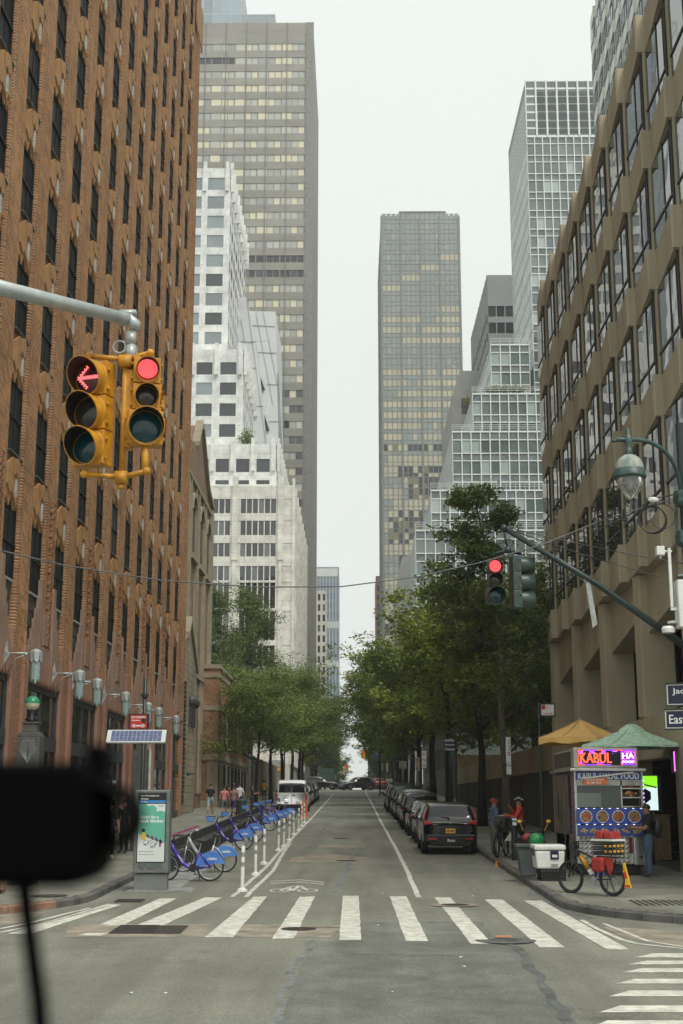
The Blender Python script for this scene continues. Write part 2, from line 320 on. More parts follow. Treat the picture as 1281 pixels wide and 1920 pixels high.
# the two avenues cross the street at right angles
structure(ave.obj('avenue', ASPHALT))
LK, RK = -5.6, 4.2
LW, RW = -10.0, 8.5
def corner(side, n=10):
    "kerb line round the corner, from the avenue side to the street side"
    if side > 0: cx, cy, r, k, e = 8.1, 28.6, 3.9, RK, 24.7
    else: cx, cy, r, k, e = -9.6, 29.9, 4.0, LK, 25.9
    pts = [((60 if side > 0 else -60), e), (cx, e)]
    for i in range(1, n+1):
        a = math.pi/2*i/n
        pts.append((cx - side*r*math.sin(a), cy - r*math.cos(a)))
    return pts
KH = .15
for side, nm in ((-1, 'sidewalk'), (1, 'sidewalk')):
    cp = corner(side); k = LK if side < 0 else RK; wl = LW-2.2 if side < 0 else RW+1.2
    # base of the pavement, with the slabs laid on it
    b = MB()
    poly = [(x + (.14 if side > 0 else -.14), y+.14) if i > 1 else (x, y+.14) for i, (x, y) in enumerate(cp)]
    poly = [p for p in poly]; last = poly[-1]
    pl = [(poly[0][0], 33.0)] + poly + [(last[0], 33.0)]
    vs = [(x, y, zg(y)+KH-.03) for x, y in pl]
    b.add(vs, [tuple(range(len(vs))) if side < 0 else tuple(range(len(vs)))[::-1]])
    far = 186; ys = [33 + (far-33)*i/30 for i in range(31)]
    n = len(ys); b.add([(last[0], y, zg(y)+KH-.03) for y in ys] + [(wl*1.0+(-20*0), y, zg(y)+KH-.03) for y in ys], [(i, n+i, n+i+1, i+1) for i in range(n-1)])
    sw = structure(b.obj(nm, SIDE_BASE)); sw['label'] = 'grey concrete pavement along the %s side of the street' % ('left' if side < 0 else 'right')
    # kerb stones
    def kerb_piece(p, q, m, parent):
        kb = MB(); (x0, y0), (x1, y1) = p, q
        d = Vector((x1-x0, y1-y0, 0)); L_ = d.length
        if L_ < .02: return
        d.normalize(); nrm = Vector((d.y, -d.x, 0))*(1 if side < 0 else -1)*-1
        if (side > 0 and nrm.x < 0 and abs(d.x) < .5) or (side < 0 and nrm.x > 0 and abs(d.x) < .5): nrm = -nrm
        if abs(d.x) >= .5 and nrm.y < 0: nrm = -nrm
        P0 = Vector((x0, y0, 0)) + d*.006; P1 = Vector((x1, y1, 0)) - d*.006
        def z(p_): return zg(p_.y)
        r = [(0, -.1), (0, KH-.03), (.035, KH), (.17, KH+.003), (.17, -.1)]
        vs = []
        for P_ in (P0, P1):
            for (o, h) in r: vs.append((P_.x + nrm.x*o, P_.y + nrm.y*o, z(P_)+h))
        kb.add(vs, [(0,1,6,5),(1,2,7,6),(2,3,8,7),(3,4,9,8),(0,5,9,4),(4,3,2,1,0),(5,6,7,8,9)])
        kb.obj('kerb_stone', m, parent)
    arc = cp[1:]
    for i in range(len(arc)-1): kerb_piece(arc[i], arc[i+1], (KERB_RUST if side < 0 and i < 7 else KERB), sw)
    x = cp[1][0]
    for i in range(5): kerb_piece((x + side*2.4*(i+1), cp[1][1]), (x + side*2.4*i, cp[1][1]), KERB, sw)
    y = arc[-1][1]
    while y < 100: kerb_piece((k, y), (k, y+1.9), KERB, sw); y += 1.9
    lb = MB()
    while y < 184: lb.box(min(k, k+side*.17), max(k, k+side*.17), y, y+6, zg(y)-.1, zg(y)+KH+.06); y += 6
    stuff(lb.obj('kerb_line', KERB, sw))
    # slabs: rows across the pavement, in near range one by one, then joined
    fm = {}
    def slab(xa, xb, ya, yb, dz=0):
        key = (round(xb-xa, 3), round(yb-ya, 3))
        if key not in fm:
            q = MB(); a_, b_ = key; e = .009
            q.add([(e,e,-.03),(a_-e,e,-.03),(a_-e,b_-e,-.03),(e,b_-e,-.03),(e,e,-.006),(a_-e,e,-.006),(a_-e,b_-e,-.006),(e,b_-e,-.006),
                   (e+.012,e+.012,0),(a_-e-.012,e+.012,0),(a_-e-.012,b_-e-.012,0),(e+.012,b_-e-.012,0)],
                  [(0,1,5,4),(1,2,6,5),(2,3,7,6),(3,0,4,7),(4,5,9,8),(5,6,10,9),(6,7,11,10),(7,4,8,11),(8,9,10,11)])
            fm[key] = q.mesh('paving_slab', SIDEW)
        part('paving_slab', fm[key], sw, loc=(xa, ya, zg(ya)+KH+dz), rot=(math.atan(SLOPE), 0, 0))
    inner = k + side*.18; outer = (LW-.9 if side < 0 else RW)
    w_ = abs(outer-inner)/3; cnt = 0
    y0 = 33.6
    while y0 < 92:
        for i in range(3):
            xa = inner + side*w_*i; xb = inner + side*w_*(i+1); slab(min(xa, xb), max(xa, xb), y0, y0+1.55, R.uniform(-.004, .003)); cnt += 1
        y0 += 1.55
    rest = MB(); n = 24; ys = [y0 + (186-y0)*i/n for i in range(n+1)]
    a, c = sorted((inner, outer - (3 if side < 0 else -.6)))
    rest.add([(a, y, zg(y)+KH-.004) for y in ys] + [(c, y, zg(y)+KH-.004) for y in ys], [(i, n+1+i, n+2+i, i+1) for i in range(n)])
    stuff(rest.obj('paving', SIDEW, sw))
    # slabs of the corner, cut to the curve
    def inside(px_, py_):
        cx, cy, r = (8.1, 28.6, 3.9) if side > 0 else (-9.6, 29.9, 4.0)
        if py_ < cy - r + .19: return False
        if side*(px_ - cx) < 0 and py_ < cy: return (px_-cx)**2 + (py_-cy)**2 < (r-.19)**2
        return side*(px_ - k) > .18
    gx = inner
    for i in range(8):
        for j in range(6):
            xa, xb = sorted((inner + side*1.5*i, inner + side*1.5*(i+1))); yb = 33.6-1.5*j; ya = yb-1.5
            cs = [inside(px_, py_) for px_, py_ in ((xa, ya), (xb, ya), (xb, yb), (xa, yb))]
            if all(cs): slab(xa, xb, ya, yb, R.uniform(-.003, .003))
            elif any(cs):
                # cut slab: keep the sampled inside outline
                N_ = 12; pts = []
                for jx in range(N_):
                    u0, u1 = xa + (xb-xa)*jx/N_, xa + (xb-xa)*(jx+1)/N_
                    lo = None; hi = None; um = (u0+u1)/2
                    for jy in range(25):
                        vy = ya + (yb-ya)*jy/24
                        if inside(um, vy):
                            lo = vy if lo is None else lo; hi = vy
                    if lo is not None and hi-lo > .05: pts.append((u0, u1, lo, hi))
                if pts:
                    q = MB()
                    for (u0, u1, lo, hi) in pts:
                        q.add([(u0, lo, zg(lo)+KH), (u1, lo, zg(lo)+KH), (u1, hi-.012, zg(hi)+KH), (u0, hi-.012, zg(hi)+KH)], [(0, 1, 2, 3)])
                    q.obj('paving_slab', SIDEW, sw)
    if side > 0:
        SW_R = sw
        ramp = MB()
        for i in range(16):
            for j in range(9):
                cx_, cy_ = 5.6 + i*.13, 27.15 + j*.13
                if inside(cx_, cy_): ramp.box(cx_-.035, cx_+.035, cy_-.035, cy_+.035, zg(cy_)+KH, zg(cy_)+KH+.008)
        ramp.obj('tactile_studs', IRON, sw)
    else:
        SW_L = sw
        hb = MB().lathe([(.38, 0), (.38, .012), (0, .014)], n=24); p = gnd(92, 1680, KH); hb.obj('manhole_cover', IRON, sw, loc=p)
# -------- markings, patches and ironwork that belong to the road
def gp(px, py): p = gnd(px, py); return (p.x, p.y)
def mark(poly, m=PAINT, name='crosswalk_stripe', dz=.006, rag=0.0):
    "flat painted polygon given by photograph corners, ragged along its edges"
    P_ = [gp(*p) for p in poly]; out = []
    for i, (x0, y0) in enumerate(P_):
        x1, y1 = P_[(i+1) % len(P_)]; d = math.hypot(x1-x0, y1-y0); n = max(1, int(d/.35))
        for j in range(n):
            t = j/n; r_ = rag if 0 < j else 0
            out.append((x0+(x1-x0)*t + R.uniform(-r_, r_), y0+(y1-y0)*t + R.uniform(-r_, r_)))
    b = MB().add([(x, y, zg(y)+dz) for x, y in out], [tuple(range(len(out)))])
    return b.obj(name, m, road)
SP = [((300,1685),(332,1685),(230,1736),(187,1734)), ((162,1750),(206,1750),(188,1755),(146,1754)), ((385,1683),(418,1683),(297,1740),(245,1740)), ((475,1682),(501,1681),(437,1758),(384,1758)),
      ((562,1682),(591,1681),(551,1760),(510,1761)), ((643,1680),(673,1680),(677,1763),(636,1763)), ((731,1681),(762,1681),(803,1765),(761,1765)),
      ((815,1683),(844,1683),(922,1770),(883,1770)), ((909,1687),(942,1687),(1060,1777),(1012,1777)), ((982,1689),(1016,1689),(1180,1781),(1139,1781))]
for q in SP: mark(q, rag=.008)
mark(((203,1695),(227,1697),(57,1752),(15,1751)), rag=.01)
for y0, y1, xl, xt in ((1788,1796,1205,1203), (1802,1809,1192,1196), (1816,1824,1184,1188), (1836,1845,1172,1176), (1858,1869,1160,1165), (1886,1899,1143,1150), (1914,1930,1120,1130)):
    a = gp(xl+20, y0); c = gp(xl, y1)
    b = MB().add([(a[0], a[1], zg(a[1])+.006), (10.2, a[1]+.06, zg(a[1])+.006), (10.2, c[1]+.06, zg(c[1])+.006), (c[0]-.12, c[1], zg(c[1])+.006)], [(0, 3, 2, 1)]); b.obj('crosswalk_stripe', PAINT, road)
def ribbon(pix, wd, m, name, dz=.006, jit=0.):
    pts = [gp(*p) for p in pix]; L_, Rr = [], []
    # resample
    fine = []
    for i in range(len(pts)-1):
        (x0, y0), (x1, y1) = pts[i], pts[i+1]; n = max(1, int(math.hypot(x1-x0, y1-y0)/.45))
        for j in range(n): fine.append((x0+(x1-x0)*j/n + R.uniform(-jit, jit), y0+(y1-y0)*j/n))
    fine.append(pts[-1])
    for i, (x, y) in enumerate(fine):
        a = fine[max(i-1, 0)]; c = fine[min(i+1, len(fine)-1)]; d = Vector((c[0]-a[0], c[1]-a[1])).normalized(); w2 = (wd if not callable(wd) else wd(i))/2
        L_.append((x - d.y*w2, y + d.x*w2)); Rr.append((x + d.y*w2, y - d.x*w2))
    return strip(L_, Rr, dz, m, name, road)
ribbon([(785,1683),(763,1632),(738,1583),(714,1540),(700,1512),(685,1484)], .12, PAINT, 'lane_line', jit=.012)
ribbon([(436,1682),(500,1625),(548,1572),(590,1528),(626,1488)], .11, PAINT, 'lane_line', jit=.01)
ribbon([(461,1682),(512,1633),(532,1598),(545,1580)], .11, PAINT, 'lane_line', jit=.01)
ribbon([(1090,1725),(1120,1742),(1165,1762),(1195,1770),(1290,1780)], .1, PAINT, 'crosswalk_edge_line')
ribbon([(1132,1732),(1170,1747),(1215,1765),(1290,1777)], .08, PAINT, 'crosswalk_edge_line')
ribbon([(0,1742),(60,1730),(130,1712),(170,1703)], .1, PAINT, 'crosswalk_edge_line')
ribbon([(0,1749),(60,1737),(120,1722),(200,1700)], .1, PAINT, 'crosswalk_edge_line')
# lines of the far crossing
for k_, yy in enumerate((1484, 1489, 1494)):
    for i in range(13):
        a = gp(633+i*12.2+(k_*3), yy)
        if -5.4 < a[0] < 4.1: MB().box(a[0]-.35, a[0]+.35, a[1]-.5, a[1]+.5, zg(a[1])+.006, zg(a[1])+.009).obj('crosswalk_stripe', PAINT_W if k_ else PAINT, road)
# bicycle symbol and chevron
def wheelmark(cx, cy, name='bicycle_symbol'): pass
bs = MB()
def flatpoly(b, P_, dz=.007): b.add([(x, y, zg(y)+dz) for x, y in P_], [tuple(range(len(P_)))])
for (px, py) in ((525, 1670), (577, 1670)):
    c = gp(px, py); rr = .25
    out = [(c[0]+rr*math.cos(t), c[1]+rr*1.9*math.sin(t)) for t in [2*math.pi*i/20 for i in range(20)]]; inn = [(c[0]+rr*.75*math.cos(t), c[1]+rr*1.5*math.sin(t)) for t in [2*math.pi*i/20 for i in range(20)]]
    for i in range(20): flatpoly(bs, [out[i], out[(i+1) % 20], inn[(i+1) % 20], inn[i]])
for seg in (((525,1670),(545,1663)), ((545,1663),(562,1661)), ((562,1661),(577,1670)), ((548,1671),(562,1661)), ((548,1671),(541,1663)), ((525,1670),(548,1671))):
    a, c = gp(*seg[0]), gp(*seg[1]); d = Vector((c[0]-a[0], c[1]-a[1])).normalized()*.045
    flatpoly(bs, [(a[0]-d.y, a[1]+d.x), (a[0]+d.y, a[1]-d.x), (c[0]+d.y, c[1]-d.x), (c[0]-d.y, c[1]+d.x)])
bs.obj('bicycle_symbol', PAINT, road)
ch = MB()
for dy in (0, 4):
    for seg in (((507,1653+dy),(562,1650+dy)), ((562,1650+dy),(608,1655+dy))):
        a, c = gp(*seg[0]), gp(*seg[1]); flatpoly(ch, [(a[0], a[1]-.09), (c[0], c[1]-.09), (c[0], c[1]+.09), (a[0], a[1]+.09)])
ch.obj('chevron_symbol', PAINT, road)
for (px, py) in ((608, 1555), (612, 1535), (612, 1512)):
    c = gp(px, py); b = MB()
    for s_ in (-.3, .3):
        for i in range(10):
            t0, t1 = 2*math.pi*i/10, 2*math.pi*(i+1)/10
            flatpoly(b, [(c[0]+s_+.24*math.cos(t0), c[1]+.7*math.sin(t0)), (c[0]+s_+.24*math.cos(t1), c[1]+.7*math.sin(t1)), (c[0]+s_+.17*math.cos(t1), c[1]+.5*math.sin(t1)), (c[0]+s_+.17*math.cos(t0), c[1]+.5*math.sin(t0))])
    flatpoly(b, [(c[0]-.3, c[1]), (c[0]+.3, c[1]-.08), (c[0]+.3, c[1]+.08)])
    b.obj('worn_bicycle_symbol', PAINT_W, road)
# patches
mark(((0,1768),(580,1766),(515,1925),(0,1925)), ASPHALT, 'asphalt_patch', .0035)
mark(((566,1764),(960,1772),(1000,1815),(1080,1925),(518,1925),(578,1780)), ASPH_DARK, 'asphalt_patch', .0045, rag=.03)
mark(((640,1730),(905,1728),(935,1775),(640,1775)), ASPH_DARK, 'asphalt_patch', .0052, rag=.03)
mark(((600,1600),(690,1608),(690,1617),(538,1617),(548,1608)), CONC_TAN, 'concrete_patch', .0042)
mark(((600,1584),(683,1584),(683,1590),(596,1590)), CONC_TAN, 'concrete_patch', .0042)
mark(((430,1734),(640,1735),(620,1758),(430,1757)), CONC_TAN, 'concrete_patch', .004, rag=.03)
mark(((132,1733),(400,1733),(395,1757),(120,1757)), CONC_TAN, 'concrete_patch', .004, rag=.03)
mark(((0,1716),(90,1709),(45,1728),(0,1738)), CONC_TAN, 'concrete_patch', .005)
mark(((1130,1738),(1290,1746),(1290,1776),(1240,1770),(1165,1757)), CONC_TAN, 'concrete_patch', .005, rag=.02)
mark(((1020,1660),(1060,1700),(1120,1722),(1060,1726),(1010,1700),(985,1670)), ASPH_DARK, 'asphalt_patch', .0042, rag=.06)
# the jagged sealed seams
ribbon([(583,1762),(575,1785),(560,1806),(545,1835),(530,1870),(510,1925)], lambda i: .07+.06*((i*7) % 5)/4, ASPH_PALE, 'sealed_seam', .0085, .05)
ribbon([(958,1770),(985,1798),(1010,1830),(1040,1880),(1075,1925)], lambda i: .09+.09*((i*5) % 7)/6, ASPH_TAR, 'sealed_seam', .0085, .07)
ribbon([(672,1587),(655,1618),(640,1650),(628,1680)], lambda i: .10+.05*((i*5) % 7)/6, ASPH_PALE, 'sealed_seam', .0085, .05)
ribbon([(560,1739),(640,1740)], .05, ASPH_TAR, 'sealed_seam', .008); ribbon([(640,1789),(860,1793)], .03, ASPH_PALE, 'sealed_seam', .008)
def disc(px, py, r, m, name, dz=.01, ring=None):
    c = gnd(px, py); b = MB()
    if ring: b.lathe([(r, 0), (r*ring, .0)], n=28); 
    else:
        b.lathe([(r, -.004), (r*.97, .003), (r*.9, .003), (r*.88, 0), (0, 0)], n=28)
        for i in range(-4, 5):
            h = math.sqrt(max(0, (r*.85)**2 - (i*r*.19)**2)); b.box(-h, h, i*r*.19-.012, i*r*.19+.012, 0, .006)
    return b.obj(name, m, road, loc=(c.x, c.y, c.z+dz))
disc(853, 1697, .52, CONC_TAN, 'manhole_collar', .008, ring=.55); disc(853, 1697, .3, IRON, 'manhole_cover', .009)
disc(948, 1764, .5, ASPH_TAR, 'manhole_collar', .009, ring=.6); disc(948, 1764, .3, ASPH_TAR, 'manhole_cover')
disc(560, 1742, .32, IRON, 'manhole_cover', .009); disc(650, 1614, .34, IRON, 'manhole_cover', .008); disc(640, 1572, .34, IRON, 'manhole_cover', .006)
def grate(p0, p1, name, nx, ny):
    a, c = gp(*p0), gp(*p1); x0, x1 = sorted((a[0], c[0])); y0, y1 = sorted((a[1], c[1])); b = MB()
    b.add([(x0, y0, zg(y0)+.007), (x1, y0, zg(y0)+.007), (x1, y1, zg(y1)+.007), (x0, y1, zg(y1)+.007)], [(0, 1, 2, 3)], 1)
    for i in range(nx+1):
        x = x0+(x1-x0)*i/nx; b.add([(x-.015, y0, zg(y0)+.014), (x+.015, y0, zg(y0)+.014), (x+.015, y1, zg(y1)+.014), (x-.015, y1, zg(y1)+.014)], [(0, 1, 2, 3)])
    for i in range(ny+1):
        y = y0+(y1-y0)*i/ny; b.box(x0, x1, y-.02, y+.02, zg(y)+.008, zg(y)+.016)
    b.obj(name, [IRON, flat('grate_gap', (.012, .012, .012))], road)
grate((205,1751), (300,1736), 'vent_grate', 18, 3); grate((262,1751), (352,1737), 'vent_grate', 22, 3); grate((214,1692), (272,1687), 'storm_drain_grate', 12, 3)
# litter
lit = MB()
for (px, py) in ((890,1621),(935,1632),(905,1610),(1045,1670),(887,1680),(245,1862),(310,1862),(752,1622),(748,1604),(700,1640),(655,1545),(955,1610),(948,1640),(717,1675),(1060,1690),(735,1860),(710,1735),(283,1700),(925,1650),(912,1628),(760,1575),(865,1795),(870,1812),(1010,1672),(1180,1700)):
    c = gnd(px, py, .004); s_ = R.uniform(.02, .05); a = R.uniform(0, 3)
    if c.x > RK: c.z += KH
    ca, sa = math.cos(a)*s_, math.sin(a)*s_
    lit.add([(c.x-ca, c.y-sa, c.z), (c.x+sa, c.y-ca, c.z+.01), (c.x+ca, c.y+sa, c.z+.004), (c.x-sa, c.y+ca, c.z+.012)], [(0, 1, 2, 3)])
tag(lit.obj('litter', WHITE), 'scraps of pale paper litter scattered on the asphalt', 'litter', kind='stuff')
c = gnd(944, 1757, .016); tag(MB().box(-.13, .13, -.05, .05, 0, .02).obj('flat_orange_litter', flat('orange_scrap', (.6, .25, .17))), 'flat orange scrap lying on the manhole by the crosswalk', 'litter').location = c
# ================================================================ BUILDINGS
BRK_PIER = brick_mat('pier_brick', (.44, .205, .08), (.21, .10, .04), (.40, .29, .17), bw=.34, bh=.13, axes='YZ', angle=rad(38), msize=.014)
BRK_FLAT = brick_mat('wall_brick', (.34, .14, .05), (.18, .07, .03), (.30, .22, .15), bw=.21, bh=.075, axes='SUM')
BRK_RING = brick_mat('ring_brick', (.36, .155, .06), (.18, .075, .035), (.34, .24, .14), bw=.9, bh=.095, axes='YZ', msize=.02, bump=.9)
BRK_CHURCH = brick_mat('church_brick', (.31, .20, .12), (.21, .12, .07), (.30, .25, .19), bw=.3, bh=.11, axes='SUM')
BRK_LOW = brick_mat('orange_brick', (.36, .165, .07), (.22, .09, .045), (.34, .27, .2), bw=.4, bh=.08, axes='SUM')
TERRA = mat('pink_terracotta', (.36, .20, .13), .7, rgb2=(.24, .115, .075), scale=1.3, bump=.15, bscale=12, stretch=(1, 1, .5))
TERRA_G = mat('weathered_terracotta', (.36, .23, .16), .75, rgb2=(.20, .14, .10), scale=1.6, stretch=(3, 3, .5))
GOLD = mat('gold_terracotta', (.40, .225, .09), .6, rgb2=(.29, .15, .055), scale=2.5)
STONE = mat('beige_stone', (.36, .31, .215), .85, rgb2=(.26, .22, .15), scale=1.2, bump=.2, bscale=20)
LEAD = mat('dark_metal_panel', (.05, .052, .05), .55, var=.25, scale=3)
GLASS_DK = glass_mat('dark_window_glass', (.004, .005, .005), (.012, .014, .013), rough=.06, ior=1.16, wav=.03)
GLASS_BR = glass_mat('sash_window_glass', (.006, .009, .009), (.014, .019, .018), blind=(.05, .055, .045), bfrac=.08, rough=.4, ior=1.12, wav=0)
SASH = mat('dark_sash', (.012, .016, .015), .6, spec=.2)
SHOPG = glass_mat('shop_glass', (.012, .014, .013), (.03, .033, .03), rough=.03, ior=1.6, wav=.02)

class Panes:
    "window panes of one building: the 300 that show largest are parts, the rest one part"
    def __init__(s, parent, m, name='window', thick=.05): s.p = parent; s.m = m; s.name = name; s.l = []; s.t = thick
    def add(s, C, U, Nn, w_, h_, mi=0): s.l.append((Vector(C), Vector(U), Vector(Nn), round(w_, 2), round(h_, 2), mi))
    def done(s, limit=300):
        cp_ = Vector((0, 0, CAMH)); cache = {}
        def size(q):
            d = q[0]-cp_; return q[3]*q[4]*max(.02, abs(d.normalized().dot(q[2])))/d.length_squared
        s.l.sort(key=size, reverse=True); rest = MB()
        mats = s.m if isinstance(s.m, list) else [s.m]
        for i, (C, U, Nn, w_, h_, mi) in enumerate(s.l):
            if i < limit:
                k = (w_, h_, mi)
                if k not in cache:
                    cache[k] = MB().box(-w_/2, w_/2, -s.t, 0, -h_/2, h_/2, 0).mesh(s.name, mats[mi])
                rz = math.atan2(U.y, U.x)
                o = part(s.name, cache[k], s.p, loc=C, rot=(0, 0, rz))
            else: rest.obox(C, U, Nn, -w_/2, w_/2, -h_/2, h_/2, -s.t, 0, mi)
        if rest.v: stuff(rest.obj(s.name, mats, s.p))
def face(mb, panes, O, U, Nn, width, z0, z1, cols, rows, db=.12, dp=.18, mb_=0, mp_=0, pick=None):
    """front with windows in the gaps: cols/rows are the window intervals; bands run across, piers run up"""
    O = Vector(O); U = Vector(U); Nn = Vector(Nn)
    zs = z0
    for (a, b) in rows:
        if a > zs: mb.obox(O, U, Nn, 0, width, zs, a, 0, db, mb_)
        zs = b
    if zs < z1: mb.obox(O, U, Nn, 0, width, zs, z1, 0, db, mb_)
    us = 0
    for (a, b) in cols:
        if a > us: mb.obox(O, U, Nn, us, a, z0, z1, 0, dp, mp_)
        us = b
    if us < width: mb.obox(O, U, Nn, us, width, z0, z1, 0, dp, mp_)
    for j, (a, b) in enumerate(rows):
        for i, (c, d) in enumerate(cols):
            mi = pick(i, j) if pick else 0
            if mi is None: continue
            panes.add(O + U*((c+d)/2) + Vector((0, 0, 1))*((a+b)/2) + Nn*.05, U, Nn, (d-c), (b-a), mi)
def even(n, w_, pier, margin=0.): 
    s_ = (w_-2*margin)/n; return [(margin + i*s_ + pier/2, margin + (i+1)*s_ - pier/2) for i in range(n)]
X_, Y_, NX_, NY_ = (1, 0, 0), (0, 1, 0), (-1, 0, 0), (0, -1, 0)

# ---------------------------------------------------------------- the tall brick art deco block, left
bt = thing('brick_building', 'tall orange brick art deco building filling the left side, with gold zigzag spandrels', 'building', (0, 0, 0))
BY0, BAY, BH, BZ = 30.65, 3.33, 3.72, 9.05
NB = 14; YEND = BY0 + NB*BAY + .9
NF = 13
wall = MB()
ztops = [BZ + BH*NF + 2.0]*NB
wall.box(-30, -10.12, 28.6, YEND, .2, 57.5, 0); wall.obj('core_wall', BRK_FLAT, bt)
# piers
pm = MB(); pl = BAY-1.5-.26
pr = [(0, -.2), (0, 0), (pl-.1, 0), (pl, -.06), (pl, -.2)]
pm.prism(pr, lambda u, v, a: (v, u, a), 7.0-BZ, BH*NF+3.6)
pmesh = pm.mesh('pier', BRK_PIER)
rm = MB(); hgt = BH*NF+5.0
rows_ = int(hgt/.1); prof = []
for i in range(rows_):
    z = i*.1; prof += [(.142, z), (.15, z+.012), (.15, z+.085), (.142, z+.098)]
rm.lathe(prof, n=7, a0=-math.pi*.62, a1=math.pi*.62)
rmesh = rm.mesh('round_brick_column', BRK_RING, smooth=True)
# window with sashes
def window_mesh():
    f = MB()
    f.box(-.0, .05, .02, 1.28, 0, .07); f.box(0, .05, .02, 1.28, 2.05, 2.12); f.box(0, .05, .02, .09, 0, 2.12); f.box(0, .05, 1.21, 1.28, 0, 2.12)
    f.box(0, .07, .02, 1.28, 1.02, 1.1); f.box(0, .04, .63, .66, 0, 2.1)
    return f.mesh('window', SASH), MB().box(0, .015, .05, 1.25, .05, 2.08).mesh('pane', GLASS_BR)
wmesh, gmesh = window_mesh()
def spandrel_mesh():
    s_ = MB(); g = []
    W = 1.3
    # folded pointed plate with a toothed lower edge, in two tiers
    def plate(poly, n0, n1, m=0): s_.prism(poly, lambda u, v, a: (a + (.09 - .09*abs(u-W/2)/(W/2)), u, v), n0, n1, m)
    plate([(.05, 1.15), (.05, .55), (.25, .28), (.35, .42), (.65, .02), (.95, .42), (1.05, .28), (1.25, .55), (1.25, 1.15), (.95, 1.4), (.65, 1.33), (.35, 1.4)], .02, .1)
    plate([(.0, .62), (.0, .0), (.16, .24), (.3, -.06), (.46, .3), (.65, -.14), (.84, .3), (1.0, -.06), (1.14, .24), (1.3, .0), (1.3, .62), (.65, .9)], .0, .045)
    plate([(.32, 1.34), (.42, .86), (.52, 1.0), (.65, .78), (.78, 1.0), (.88, .86), (.98, 1.34), (.65, 1.42)], .1, .14)
    s_.box(-.02, .02, 0, 1.3, 0, 1.55, 1)
    sill = MB().box(0, .15, -.02, 1.32, 1.52, 1.55)
    sh = MB().prism([(.63, .25), (.66, .25), (.68, .55), (.65, 1.2), (.62, .55)], lambda u, v, a: (a, u, v), .14, .21)
    return s_.mesh('spandrel', [GOLD, BRK_FLAT]), sill.mesh('window_sill', mat('dull_sill', (.13, .14, .13), .6)), sh.mesh('silver_shard', SILVER)
smesh, slmesh, shmesh = spandrel_mesh()
for i in range(NB+1):
    yb = BY0 + BAY*i
    if i < NB:
        part('round_brick_column', rmesh, bt, loc=(-10.07, yb+1.5+.13, 7.2))
        part('pier', pmesh, bt, loc=(-10, yb+1.5+.26, BZ))
    if i == NB: break
    for k in range(NF):
        z = BZ + BH*k
        if yb < 34 and (z > 34): continue
        wd = part('window', wmesh, bt, loc=(-10.10, yb, z)); wd.scale = (1, 1.17, 1); part('pane', gmesh, wd)
        if k < NF: 
            sp_ = part('spandrel', smesh, bt, loc=(-10.09, yb, z+2.12)); sp_.scale = (1, 1.15, 1); part('silver_shard', shmesh, sp_); part('window_sill', slmesh, sp_)
# first floor: dark stepped panels, terracotta flames, shop windows
flame = MB()
def stepped(b, side, m):
    # stair-edged plate growing towards the middle pier; side=+1 grows towards +Y
    st = [(0, 7.35), (.2, 7.6), (.4, 7.95), (.62, 8.3), (.84, 8.65), (1.05, 9.0), (1.26, 9.6)]
    for j, (u, zt) in enumerate(st):
        u2 = st[j+1][0] if j+1 < len(st) else 1.55
        a, c = (u, u2) if side > 0 else (-u2, -u)
        b.box(0, .05+.012*j, a, c, 6.75+.25*(j % 2)*0, zt, m)
fm_ = MB(); stepped(fm_, 1, 0); fmu = fm_.mesh('terracotta_flame', TERRA_G)
fm_ = MB(); stepped(fm_, -1, 0); fmd = fm_.mesh('terracotta_flame', TERRA_G)
pn = MB()
for j in range(4): pn.box(0, .05-.012*j, 0, 1.3, 9.0-.5*(j+1), 9.0-.5*j-.02)
pn.box(0, .13, -.02, 1.32, 8.99, 9.05, 1)
pnm = pn.mesh('dark_panel', [LEAD, SILVER])
